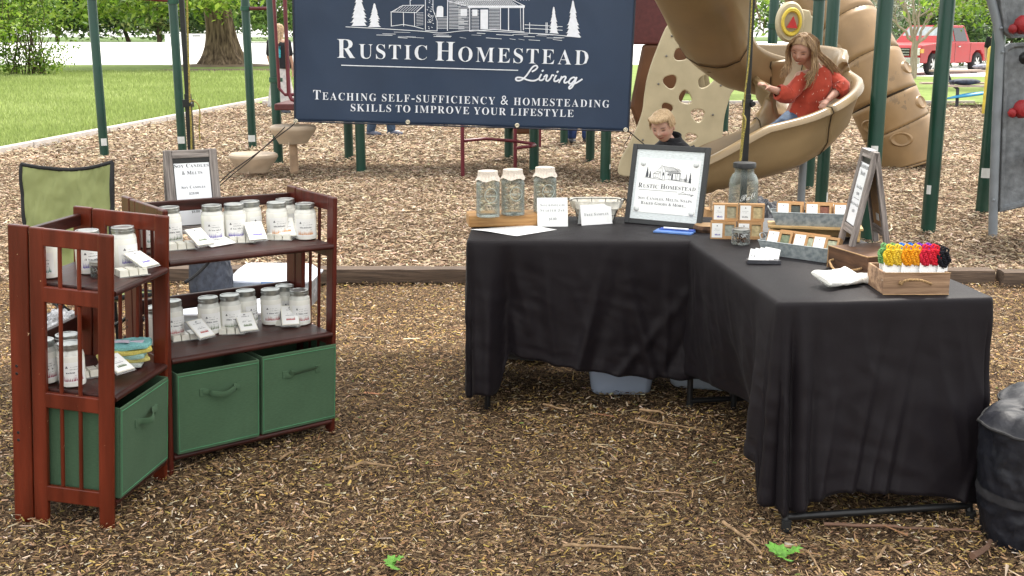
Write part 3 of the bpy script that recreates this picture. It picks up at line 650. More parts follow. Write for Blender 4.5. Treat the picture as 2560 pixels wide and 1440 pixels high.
for k, (x, y, st, lab) in enumerate(((2170, 600, (.66, -1.9, .9, .06), 'green post behind the handmade soaps sign'), (2320, 577, (.30, -2.3, .6, .07), 'green post standing clear between tube slide and climbing wall'), (2455, 531, (.31, -1.9, 1.5, .085), 'dark green post directly left of the climbing wall'))):
    g = P(x, y); t = thing('playground_post', lab, 'post', T(g)); post_parts(t, (0, 0, 0), 3.2, .057, sticker=st)

# crimson balance rails below the banner
g0 = P(1157, 447); br = thing('pull_bars', 'low crimson pull bars on thin posts below the banner', 'pull bars', T(g0))
A = g0; B = P(1288, 430); mb = MB(); rail(mb, [(0, 0, -.1), (0, 0, 1.6)], .022); obj('upright', mb, CRIMSON, br); mb = MB(); d = B - A; rail(mb, [(d.x, d.y, -.1), (d.x, d.y, 1.6)], .022); obj('upright', mb, CRIMSON, br)
d2 = P(1350, 372) - A; mb = MB(); rail(mb, [(d2.x, d2.y, -.1), (d2.x, d2.y, 1.6)], .018); obj('upright', mb, CRIMSON, br)
q = [D(1160, 352, A.y) - A, D(1215, 347, A.y + .1) - A, D(1290, 353, B.y) - A, D(1335, 360, B.y) - A, D(1338, 363, B.y - .1) - A, D(1326, 366, B.y - .25) - A, D(1290, 370, B.y - .3) - A]
mb = MB(); rail(mb, q, .018); obj('grab_rail', mb, CRIMSON, br)

# stepping pods
POD = mat('pod_plastic', (.47, .37, .27), .5, .07, 6, .3, 60, .3, lowvar=.1)
def pod(bx, by, top_y, wpx, label):
    g = P(bx, by); t = thing('stepping_pod', label, 'stepping stool', T(g), 'stepping pods left of the banner'); r = wpx / 2 / FPX * (g.y * math.cos(PITCH)) ; z = D(bx, top_y, g.y).z
    mb = MB()
    def fn(u, v):
        a = 2 * math.pi * u; pr = [(.30, -.19), (.62, -.18), (.80, -.10), (.93, -.035), (1.0, 0), (.985, .028), (.9, .045), (.75, .03), (.3, .035), (0.001, .035)]
        k = v * 9; i = min(8, int(k)); f = k - i; rr = pr[i][0] * (1 - f) + pr[i + 1][0] * f; zz = pr[i][1] * (1 - f) + pr[i + 1][1] * f
        rr *= 1 + .035 * math.sin(3 * a + .6) - (.06 * (.5 + .5 * math.sin(5 * a)) if zz < -.08 else 0)
        return (rr * r * math.cos(a), rr * r * .85 * math.sin(a), z + zz * (r / .29))
    mb.grid(fn, 48, 18, wrap=True); obj('pod_top', mb, POD, t)
    mb = MB(); mb.lathe([(.058, -.1), (.05, .02), (.046, z - .15), (.06, z - .1)], 20); obj('pod_leg', mb, mat('pod_leg_paint', (.40, .27, .17), .5), t)
    for a in (0.5, 1.8, 3.3, 4.6): mb = MB(); mb.box(.02, r * .6, -.006, .006, z - .17, z - .05, RZ(a)); obj('rib', mb, POD, t)
pod(736, 430, 322, 118, 'taller tan stepping pod right by the banner corner')
pod(634, 442, 392, 125, 'lower tan stepping pod in front of the guy rope')

# bubble climbing panel
g = P(1640, 420); g = Vector((g.x, 11.6, 0)); cp = thing('climber_panel', 'cream climbing panel with rounded holes beside the spiral slide', 'climbing panel', T(g))
outl = [(1672, 60), (1700, 70), (1760, 120), (1836, 205), (1826, 240), (1812, 290), (1806, 345), (1800, 400), (1790, 440), (1700, 442), (1620, 441), (1550, 438), (1552, 400), (1568, 370), (1590, 325), (1606, 280), (1612, 235), (1620, 190), (1640, 130)]
holes = [((1701, 137), 17, 15, -.5), ((1676, 204), 17, 17, 1.2), ((1766, 202), 24, 14, .5), ((1714, 244), 18, 15, -.9), ((1745, 288), 16, 17, .9), ((1668, 272), 14, 15, .3), ((1767, 155), 14, 9, .3), ((1727, 345), 15, 12, .2)]
def holed_panel(outl, holes, Y, th, M):
    bmx = bmesh.new(); allv = []
    def ringv(pts):
        vs = [bmx.verts.new((p.x, 0, p.z)) for p in pts]; [bmx.edges.new((vs[i], vs[(i + 1) % len(vs)])) for i in range(len(vs))]; return vs
    sm = []
    n = len(outl)
    for i in range(n):
        p0, p1, p2, p3 = [Vector((*outl[(i + k) % n], 0)) for k in (-1, 0, 1, 2)]
        for k in range(4):
            t_ = k / 4; sm.append(.5 * ((2 * p1) + (p2 - p0) * t_ + (2 * p0 - 5 * p1 + 4 * p2 - p3) * t_ ** 2 + (3 * p1 - p0 - 3 * p2 + p3) * t_ ** 3))
    ringv([D(p.x, p.y, Y) - M for p in sm])
    for (cx, cy), rx, ry, a in holes:
        pts = []
        for k in range(22):
            u = 2 * math.pi * k / 22; rr = 1 + .1 * math.cos(3 * u + a); x = rx * rr * math.cos(u); y = ry * rr * math.sin(u)
            pts.append(D(cx + x * math.cos(a) - y * math.sin(a), cy - x * math.sin(a) - y * math.cos(a), Y) - M)
        ringv(pts)
    bmesh.ops.triangle_fill(bmx, use_beauty=True, use_dissolve=False, edges=bmx.edges[:], normal=(0, -1, 0))
    ret = bmesh.ops.extrude_face_region(bmx, geom=bmx.faces[:]); vs = [e for e in ret['geom'] if isinstance(e, bmesh.types.BMVert)]
    bmesh.ops.translate(bmx, vec=(0, th, 0), verts=vs); bmesh.ops.recalc_face_normals(bmx, faces=bmx.faces[:])
    me = bpy.data.meshes.new('panel'); bmx.to_mesh(me); bmx.free(); return me
me = holed_panel(outl, holes, 11.6, .06, g); me.materials.append(CREAM); obj('panel', me, None, cp, bevel=.012)
for px, py in ((1666, 140), (1646, 210), (1802, 214), (1782, 287), (1607, 350), (1680, 90)):
    c = D(px, py, 11.59) - g; mb = MB(); mb.lathe([(.012, 0), (.012, .006), (.005, .009)], 8, T(c) @ RX(R(90))); obj('bolt', mb, mat('bolt_metal', (.2, .19, .17), .4, metal=.6), cp)

# ------------------------------------------------------------------ spiral slide (open chute)
def crom(pts, n):
    out = []; P_ = [pts[0]] + list(pts) + [pts[-1]]
    for i in range(1, len(P_) - 2):
        p0, p1, p2, p3 = P_[i - 1:i + 3]
        for k in range(n):
            t = k / n; out.append(.5 * ((2 * p1) + (p2 - p0) * t + (2 * p0 - 5 * p1 + 4 * p2 - p3) * t ** 2 + (3 * p1 - p0 - 3 * p2 + p3) * t ** 3))
    out.append(P_[-2].copy()); return out
SY = 8.75; SX = D(1886, 230, SY).x; AX = Vector((SX, SY, 0))
def hel(deg, r, z): a = R(deg); return Vector((SX + r * math.cos(a), SY + r * math.sin(a), z))
rc = .415
path = [D(1650, -260, 7.35), D(1680, -130, 7.55), D(1718, -15, 7.85), D(1764, 85, 8.35), D(1800, 160, 8.85), D(1852, 208, 9.14), D(1920, 226, 9.32), D(1982, 236, 9.22), hel(28, rc, .93), hel(-5, rc, .82), hel(-40, rc, .71), hel(-75, .45, .59), Vector((SX - .28, SY - .60, .50)), Vector((SX - .62, SY - .70, .42)), Vector((SX - .95, SY - .72, .37))]
cl = crom(path, 8); m = len(cl)
def chute_section(i0, i1, name, kin=None):
    mb = MB(); NP = 26
    secs = []
    for i in range(i0, i1 + 1):
        t = (cl[min(i + 1, m - 1)] - cl[max(i - 1, 0)]); t.z *= .55; t.normalize(); side = t.cross(Vector((0, 0, 1))).normalized()   # to the right of travel = inner side? travel is clockwise seen from above
        upv = side.cross(t).normalized()
        u = i / (m - 1); ho = .37 * (1 - .65 * max(0, (u - .84) / .16)); hi = .25 * (1 - .5 * max(0, (u - .80) / .20)); w2 = .30
        pr = []
        # profile from inner lip over the floor to the outer lip, then back underneath (a hollow moulded wall 4 cm thick)
        # side>0 = inner
        prof = [(w2 + .035, hi - .035), (w2 + .03, hi), (w2 + .0, hi + .012), (w2 - .025, hi - .01), (w2 - .035, hi * .6), (w2 - .07, hi * .28), (w2 - .14, .06), (w2 - .22, .015), (0, 0), (-w2 + .2, .02), (-w2 + .1, .08), (-w2 + .03, ho * .35), (-w2 - .0, ho * .65), (-w2 - .02, ho - .01), (-w2 - .045, ho + .014), (-w2 - .085, ho + .008), (-w2 - .10, ho - .03), (-w2 - .075, ho - .05), (-w2 - .045, ho * .6), (-w2 - .02, ho * .3), (-w2 + .05, .02), (-w2 + .15, -.035), (0, -.055), (w2 - .2, -.045), (w2 - .06, 0), (w2 + .0, hi * .35), (w2 + .015, hi - .06)]
        kf = 1 - .38 * math.exp(-((i - 36) / 9) ** 2)
        secs.append([cl[i] + side * (a * kf if a > 0 else a) + upv * b for a, b in prof])
    k = len(secs[0]); v = [p - AX for s_ in secs for p in s_]; f = []
    for i in range(len(secs) - 1):
        for j in range(k): jj = (j + 1) % k; f.append((i * k + j, i * k + jj, (i + 1) * k + jj, (i + 1) * k + j))
    mb.add(v, f, True); mb.add(v[:k], [tuple(range(k))]); mb.add(v[-k:], [tuple(range(k - 1, -1, -1))])
    me = mb.mesh(name, TAN, sharp=60); bmx = bmesh.new(); bmx.from_mesh(me); bmesh.ops.remove_doubles(bmx, verts=bmx.verts[:], dist=1e-5); bmesh.ops.recalc_face_normals(bmx, faces=bmx.faces[:]); bmx.to_mesh(me); bmx.free()
    return me, [p.copy() for p in secs[-1]]
sl = thing('spiral_slide', 'open tan spiral slide with a girl in red coming down', 'slide', T(AX))
cuts = [0, 31, 53, 84, m - 1]; SEAM = mat('dark_seam', (.035, .022, .012), .7)
for a_, b_ in zip(cuts[:-1], cuts[1:]):
    me, lo = chute_section(a_, b_, 'chute_section'); o = obj('chute_section', me, None, sl)
    if b_ < m - 1: lo = [p - AX for p in lo]; ctr_ = sum(lo, Vector()) / len(lo); lo = [ctr_ + (p - ctr_) * 1.004 for p in lo]; nn_ = (cl[b_ + 1] - cl[b_]).normalized(); obj('seam', MB().tube([p for p in lo + lo[:1]], .0042, 6, caps=False), SEAM, o)
# seam flanges: thin dark joint collars between the moulded sections
# raised star-shaped moulding on the outer wall near the exit
for (px, py, Y_), pts in (((1905, 430, SY - 1.0), [(-.30, .02), (.02, .17), (.30, -.05), (.05, -.19)]),):
    c = D(px, py, Y_) - AX
for dx, dy, z in ((-.55, -.62, .42), (.34, -.28, .66)):
    mb = MB(); mb.lathe([(.03, -.05), (.03, z - .05)], 12); obj('support_leg', mb, GPIPE, sl, T((dx, dy, 0)))

# ------------------------------------------------------------------ tube slide
TY = 13.3
tp = [D(1985, -120, TY + 1.2), D(2040, -30, TY + .9), D(2110, 60, TY + .5), D(2165, 150, TY + .2), D(2205, 240, TY), D(2236, 310, TY - .05), D(2264, 372, TY - .1), D(2276, 410, TY - .12)]
tc_ = crom(tp, 8); org = P(2262, 420); org = Vector((tc_[-1].x, TY - .3, 0))
ts = thing('tube_slide', 'closed ochre tube slide bending down to the chips behind the posts', 'slide', T(org))
def tube_sec(a, b, r0):
    pts = []; rs = []
    for i in range(a, b + 1): pts.append(tc_[i] - org); k = (i - a) / (b - a); rs.append(r0 * (1 + .008 * math.exp(-k * 14) + .008 * math.exp(-(1 - k) * 14)))
    mb = MB(); mb.tube(pts, rs, 40, caps=False); me = mb.mesh('tube_section', TAN2)
    return obj('tube_section', me, None, ts, solid=.02, weld=True)
nn = len(tc_) - 1; ed = [0, 9, 17, 25, 33, 41, nn - 2, nn]
for a, b in zip(ed[:-1], ed[1:]): tube_sec(a, b, .385)
# scalloped grip pockets moulded into the tube wall
for b in ed[1:-1]: q_ = (tc_[b + 1] - tc_[b - 1]).normalized().to_track_quat('Z', 'Y').to_matrix().to_4x4(); obj('seam', MB().tube([(.3935 * math.cos(a), .3935 * math.sin(a), 0) for a in (2 * math.pi * i / 48 for i in range(49))], .006, 6, caps=False), SEAM, ts, T(tc_[b] - org) @ q_)
for i, sgn in ((13, 1), (21, 1), (29, 1), (37, 1), (21, -1), (29, -1), (37, -1), (44, .2)):
    t = (tc_[min(i + 1, nn)] - tc_[i - 1]).normalized(); side = t.cross(Vector((0, 1, 0))).normalized(); dr = (-side * sgn * .85 + Vector((0, -.62, 0))).normalized(); dr = (dr - t * dr.dot(t)).normalized(); c = tc_[i] - org + dr * .383
    mb = MB(); nrm = (c - (tc_[i] - org)).normalized(); q = nrm.to_track_quat('Z', 'Y').to_matrix().to_4x4(); mb.lathe([(.14, -.02), (.125, .012), (.11, .020), (.095, .014), (.06, .002), (.001, -.002)], 26, T(c) @ q @ SCL(1.0, .66, 1), cap0=False)
    obj('grip_pocket', mb, TAN2, ts)

# distant odds and ends: picnic table, bags, blue kayak-like tarp, yellow post
g = P(2440, 262); pt = thing('picnic_table', 'picnic table with pale top and dark metal frame on the right lawn', 'table', T(g)); PTOP = mat('pale_plank', (.52, .40, .33), .7, .1, 6)
for k in range(4): mb = MB(); mb.box(-1.0, 1.0, -.3 + k * .15, -.16 + k * .15, .72, .76); obj('plank', mb, PTOP, pt)
for s_ in (-.75, .62): mb = MB(); mb.box(-1.0, 1.0, s_, s_ + .2, .42, .46); obj('bench', mb, PTOP, pt)
for s_ in (-.7, .7): mb = MB(); rail(mb, [(s_, -.7, 0), (s_, -.66, .38), (s_, -.3, .46), (s_, 0, .7), (s_, .3, .46), (s_, .66, .38), (s_, .7, 0)], .035); obj('frame', mb, mat('dark_grey_metal', (.06, .06, .07), .5), pt)
for dx, lab in ((-.55, 'dark striped bag lying on the picnic bench'), (.2, 'grey bundle on top of the picnic table')):
    z = .46 if dx < 0 else .76; dy = -.66 if dx < 0 else 0; mb = MB(); mb.grid(lambda u, v: (.32 * math.cos(2 * math.pi * u) * math.sin(math.pi * v) * (1 + .15 * math.sin(5 * u * 6.28)), .12 * math.sin(2 * math.pi * u) * math.sin(math.pi * v), .07 + .07 * math.cos(math.pi * v)), 20, 8, wrap=True)
    o = obj('bag', mb, mat('dark_bag', (.05, .06, .09), .6, .3, 12) if dx < 0 else mat('grey_bag', (.3, .31, .36), .6, .3, 10), None, T(g + Vector((dx, dy, z)))); tag(o, lab, 'bag')
g = P(2425, 268); mb = MB(); mb.grid(lambda u, v: (.62 * (2 * u - 1), .12 * math.sin(math.pi * u) * math.cos(math.pi * v), .16 + .06 * math.sin(math.pi * u) * math.sin(math.pi * v) + .16 * u), 16, 8); o = obj('blue_board', mb, mat('blue_plastic', (.03, .25, .45), .4), None, T(g), solid=.02); tag(o, 'bright blue board leaning low by the picnic table', 'board')
g = P(2466, 285); o = obj('yellow_post', MB().lathe([(.09, 0), (.09, 1.25), (.05, 1.3)], 20), mat('yellow_plastic', (.65, .48, .06), .4), None, T(g)); tag(o, 'pale yellow bollard by the picnic table', 'post')

# ------------------------------------------------------------------ red pickup
RED = mat('red_car_paint', (.36, .010, .014), .4, .04, 3, coat=.15, spec=.3); CHR = mat('chrome', (.5, .5, .5), .2, .05, metal=.8); RUB = mat('tyre_rubber', (.03, .03, .032), .8); GLS = mat('dark_glass', (.02, .022, .025), .08, spec=.6)
def pickup(M, label, paint, name='pickup_truck', cat='pickup'):
    t = thing(name, label, cat, M)     # front points to +X, length 5.6
    mb = MB()
    side = [(2.75, .45), (2.78, .95), (2.7, 1.08), (1.35, 1.20), (.75, 1.82), (-1.0, 1.84), (-1.15, 1.22), (-2.8, 1.2), (-2.8, .5)]
    body = [(2.78, .45), (2.8, .98), (2.66, 1.1), (1.3, 1.20), (-2.8, 1.18), (-2.8, .48), (-2.25, .46), (-2.2, .70), (-1.95, .88), (-1.6, .88), (-1.35, .7), (-1.3, .42), (1.25, .42), (1.3, .70), (1.55, .9), (1.9, .9), (2.15, .70), (2.2, .44)]
    mb.prism(body, -.97, .97); obj('body', mb, paint, t, bevel=.05)
    mb = MB(); v = []
    for y, s_ in ((-.93, 1), (.93, 1)):
        v += [(1.35, y, 1.18), (-1.15, y, 1.18)]
    top = [(.62, -.74, 1.84), (-.92, -.74, 1.84), (.62, .74, 1.84), (-.92, .74, 1.84)]
    mb.add([v[0], v[1], v[2], v[3]] + top, [(0, 1, 5, 4), (2, 6, 7, 3), (4, 5, 7, 6), (0, 4, 6, 2), (1, 3, 7, 5)]); obj('cab', mb, paint, t, bevel=.05)
    def quad(name, pts, m_, off=.0): q = MB(); q.add(pts, [tuple(range(len(pts)))]); return obj(name, q, m_, t, solid=.012)
    for s_ in (-1, 1):
        def sp(x, z): f = (z - 1.18) / .66; return (x, s_ * (.936 - .19 * f), z)
        quad('side_window', [sp(1.05, 1.24), sp(.2, 1.24), sp(.2, 1.74), sp(.62, 1.74)], GLS); quad('side_window', [sp(.08, 1.24), sp(-.88, 1.24), sp(-.8, 1.74), sp(.08, 1.74)], GLS)
        for x in (.95, 0.05): mb = MB(); mb.box(x - .30, x - .12, s_ * .985 - .012, s_ * .985 + .012, 1.02, 1.06); obj('door_handle', mb, CHR, t)
        for x in (1.2, .14, -1.1): mb = MB(); mb.box(x - .008, x + .008, s_ * .972 - .004, s_ * .972 + .004, .48, 1.18); obj('door_seam', mb, GLS, t)
        for x in (1.72, -1.78):
            wt = MB(); Mw = T((x, s_ * .86, .40)) @ RX(R(90)); wt.lathe([(.25, -.12), (.37, -.12), (.40, -.08), (.40, .08), (.37, .12), (.25, .12)], 36, Mw, cap0=False, cap1=False); wh = obj('wheel', wt, RUB, t)
            rm = MB(); rm.lathe([(.25, -.10), (.25, .10)], 30, Mw, cap0=False, cap1=False); rm.lathe([(.07, -.105), (.07, .105)], 12, Mw)
            for k in range(6):
                rm.box(.05, .26, -.04, .04, -.1, .1, Mw @ RZ(k * math.pi / 3))
            obj('rim', rm, CHR, wh)
    quad('windscreen', [(1.24, -.8, 1.26), (1.24, .8, 1.26), (.70, .68, 1.78), (.70, -.68, 1.78)], mat('pale_glass', (.35, .4, .42), .1))
    mb = MB(); mb.box(2.78, 2.85, -.98, .98, .42, .66); obj('bumper', mb, CHR, t, bevel=.02); mb = MB(); mb.box(2.70, 2.82, -.55, .55, .72, 1.0); gr = obj('grille', mb, GLS, t)
    for k in range(3): b_ = MB(); b_.box(2.815, 2.83, -.55, .55, .74 + k * .1, .765 + k * .1); obj('grille_bar', b_, CHR, gr)
    tm = MB(); text(tm, 'GMC', 0, 0, .13, .42, off=.0); obj('emblem', tm, mat('red_plastic', (.5, .03, .03), .4), gr, T((2.845, 0, .81)) @ RZ(R(90)) @ RX(R(90)))
    for s_ in (-1, 1): mb = MB(); mb.box(2.68, 2.81, s_ * .77 - .18, s_ * .77 + .18, .74, 1.0); h = obj('headlight', mb, mat('lamp_lens', (.75, .75, .7), .15), t, bevel=.02); a_ = MB(); a_.box(2.55, 2.79, s_ * .955, s_ * .985, .82, .97); obj('side_marker', a_, mat('amber_lens', (.8, .35, .03), .2), h)
    return t
wv_ = P(2460, 186) - P(2325, 189); yaw = R(180 + 42)
gc = P(2325, 189); 
fwd = Vector((math.cos(yaw), math.sin(yaw), 0)); sd_ = Vector((-fwd.y, fwd.x, 0))
ctr = gc - fwd * 1.72 + Vector((0, 0, .02)); near = sd_ * .86 * (1 if sd_.y > 0 else -1); ctr = ctr + near
pickup(TR(ctr, yaw), 'red four-door pickup parked beyond the right lawn', RED)
WHITEP = mat('white_car_paint', (.78, .78, .78), .3, .02, coat=.6)
g = P(2190, 176); pickup(TR(g + Vector((-.9, 4.0, .02)), R(200)), 'white pickup parked left of the red one, mostly hidden by the tube slide', WHITEP)

# ================================================================== CANOPY AND BANNER
PY = 5.95
cx0, cx1 = D(480, 400, PY).x, D(1862, 400, PY).x
cn = thing('canopy_tent', 'pop-up canopy tent on thin black poles over the stall', 'canopy', T((cx0, PY, 0)))
W_ = cx1 - cx0; CF = -4.5
for x, y in ((0, 0), (W_, 0), (-.05, CF), (W_ + .3, CF)):
    mb = MB(); mb.box(-.016, .016, -.016, .016, 0, 1.22); mb.box(-.0125, .0125, -.0125, .0125, 1.2, 2.25)
    lean = (.02 if x < 1 else .035)
    p = obj('pole', mb, BLACK_METAL, cn, T((x, y, 0)) @ RY(-.0), bevel=.003)
    mb = MB(); mb.box(-.024, .024, -.024, .024, 1.15, 1.19); mb.lathe([(.012, 0), (.012, .03)], 10, T((.02, -.03, 1.17)) @ RX(R(90))); obj('slider', mb, BLACK_METAL, p)
    mb = MB(); mb.box(-.045, .045, -.045, .045, 0, .008); obj('foot_plate', mb, BLACK_METAL, p)
FAB = translucent('canopy_fabric', (.92, .92, .91), .8)
mb = MB(); z0, z1 = 2.2, 2.95; x0, x1, y0, y1 = -.08, W_ + .12, CF - .05, .08; xm, ym = W_ / 2, CF / 2
mb.grid(lambda u, v: (x0 + (x1 - x0) * u, y0 + (y1 - y0) * v, z0 + (z1 - z0) * min(1, min(u, 1 - u, v, 1 - v) * 2) - .05 * math.sin(math.pi * min(1, min(u, 1 - u, v, 1 - v) * 2))), 20, 20)
for (a, b, c, d) in ((x0, y0, x1, y0), (x1, y0, x1, y1), (x1, y1, x0, y1), (x0, y1, x0, y0)):
    mb.grid(lambda u, v: (a + (c - a) * u, b + (d - b) * u, z0 - .22 * v), 12, 2)
obj('roof_fabric', mb, FAB, cn)
mb = MB()
for (a, b, c, d) in ((0, 0, W_, 0), (W_, 0, W_, CF), (0, CF, W_, CF), (0, 0, 0, CF)):
    n = 4
    for k in range(n):
        p0 = Vector((a + (c - a) * k / n, b + (d - b) * k / n, 2.15)); p1 = Vector((a + (c - a) * (k + 1) / n, b + (d - b) * (k + 1) / n, 2.15)); dz = Vector((0, 0, -.16)); o1, o2 = (dz, Vector()) if k % 2 else (Vector(), dz)
        mb.tube([p0 + o1, p1 + o2], .009, 6); mb.tube([p0 + o2 + Vector((0, .015, 0)), p1 + o1 + Vector((0, .015, 0))], .009, 6)
obj('truss', mb, BLACK_METAL, cn)
YROPE = mat('yellow_rope', (.42, .34, .07), .7, .35, 160, .5, 300, col2=(.10, .08, .03)); CORD = mat('dark_cord', (.03, .025, .022), .8)
def ropey(pts, r, m_, name, label, cat='rope', jitter=.0):
    pts = [Vector(p) for p in pts]; c = crom(pts, 6); o0 = pts[0].copy(); mb = MB(); mb.tube([p - o0 for p in c], r, 7); o = obj(name, mb, m_, None, T(o0)); tag(o, label, cat); return o
ropey([D(466, -40, PY - .03), D(470, 100, PY - .04), D(474, 240, PY - .05), D(478, 330, PY - .05), D(479, 420, PY - .05), D(480, 560, PY - .05)], .005, YROPE, 'tent_rope', 'yellow rope running straight down the left tent pole')
ropey([D(474, 256, PY - .06), D(484, 252, PY - .08), D(497, 264, PY - .09), D(500, 290, PY - .08), D(498, 320, PY - .08), D(500, 350, PY - .08)], .0035, YROPE, 'rope_tail', 'loose looped yellow rope end hanging off the left tent pole')
ropey([D(1882, -40, PY - .04), D(1873, 140, PY - .05), D(1862, 240, PY - .06), D(1856, 330, PY - .06), D(1850, 405, PY - .06)], .0045, YROPE, 'tent_rope', 'yellow rope running down the right tent pole behind the big jar')
ropey([D(1856, 285, PY - .07), D(1864, 300, PY - .1), D(1858, 345, PY - .1), D(1852, 400, PY - .1)], .005, YROPE, 'rope_tail', 'doubled knotted yellow rope end on the right tent pole')
# banner
BY = 5.80
bl, br_ = D(737, 303, BY), D(1571, 328, BY); BW = (br_ - bl).length; ang = math.atan2(br_.z - bl.z, br_.x - bl.x); BH = .98
BMX = T(bl) @ Matrix.Rotation(-ang, 4, 'Y')
BMI = BMX.inverted()
def billow(x, z):
    u = x / BW; v = z / BH
    return -.012 * math.sin(math.pi * u) * (1 - v) - .004 * math.sin(u * 9 + v * 3) - .006 * math.exp(-((u - .03) ** 2 + (v - .03) ** 2) * 60) + .012 * noise.noise((x * 2.2, z * 1.7, 4)) + .006 * abs(noise.noise((x * 3.3 + z * 2, z * 2.5, 9))) + .005 * math.sin(u * 3 * 2 * math.pi + 1.5) * math.exp(-v * 9)
bn = thing('banner', 'large navy banner with white lettering and cabin drawing hung between tent poles', 'banner', BMX)
mb = MB(); mb.grid(lambda u, v: (u * BW, billow(u * BW, v * BH), v * BH + .006 * abs(math.sin(u * 3 * math.pi)) * math.exp(-v * 30)), 120, 60)
NAVY = mat('navy_banner', (.020, .036, .074), .5, .06, 3, .15, 300, .3, sheen=.1, lowvar=.08)
obj('cloth', mb, NAVY, bn, solid=.0015)
mb = MB()
for (a, b) in (((0, 0), (BW, 0)), ((BW, 0), (BW, BH)), ((0, 0), (0, BH))):
    n = 30; pts = [Vector((a[0] + (b[0] - a[0]) * k / n, 0, a[1] + (b[1] - a[1]) * k / n)) for k in range(n + 1)]
    for p in pts: p.y = billow(p.x, p.z)
    mb.tube(pts, .0045, 6)
obj('hem', mb, mat('navy_hem', (.02, .022, .035), .6), bn)
def bpx(x, y):     # zoom-crop pixel of the banner photo -> banner x, z
    p = BMI @ D(720 + x / 2.909, y / 2.909, BY); return (p.x, p.z)
def onb(q): return (q[0], billow(q[0], q[1]) - .0034 - q[2], q[1])
PRINT = mat('white_print', (.66, .68, .76), .5, .03, 60)
class Strokes:
    def __init__(s, f): s.mb = MB(); s.f = f; s.k = 0
    def line(s, pts, w):
        s.k += 1; z = (s.k % 40) * .00001
        for i in range(len(pts) - 1):
            a = Vector(pts[i]); b = Vector(pts[i + 1]); d = b - a
            if d.length < 1e-6: continue
            nrm = Vector((-d.y, d.x)).normalized() * w / 2; e = d.normalized() * w * .25
            q = [a - e + nrm, a - e - nrm, b + e - nrm, b + e + nrm]; z += .000004
            s.mb.add([s.f(p.x, p.y, z) for p in q], [(0, 1, 2, 3)])
    def poly(s, pts): s.k += 1; z = (s.k % 40) * .00001; s.mb.add([s.f(p[0], p[1], z) for p in pts], [tuple(range(len(pts)))])
    def conifer(s, cx, yt, yb, hw, seed):
        r = random.Random(seed); n = 9; z0 = s.k
        for i in range(n):
            y1 = yt + (yb - yt) * (i + 1) / n; y0 = yt + (yb - yt) * max(0, (i - .8)) / n; w_ = hw * ((i + 1) / n) ** .75 * r.uniform(.85, 1.1); w0 = w_ * .35
            s.poly([(cx - w_, y1 + r.uniform(-3, 3)), (cx - w_ * .8, y1 - 3), (cx - w0, y0), (cx + w0, y0), (cx + w_ * .85, y1 - 4), (cx + w_, y1 + r.uniform(-3, 4))])
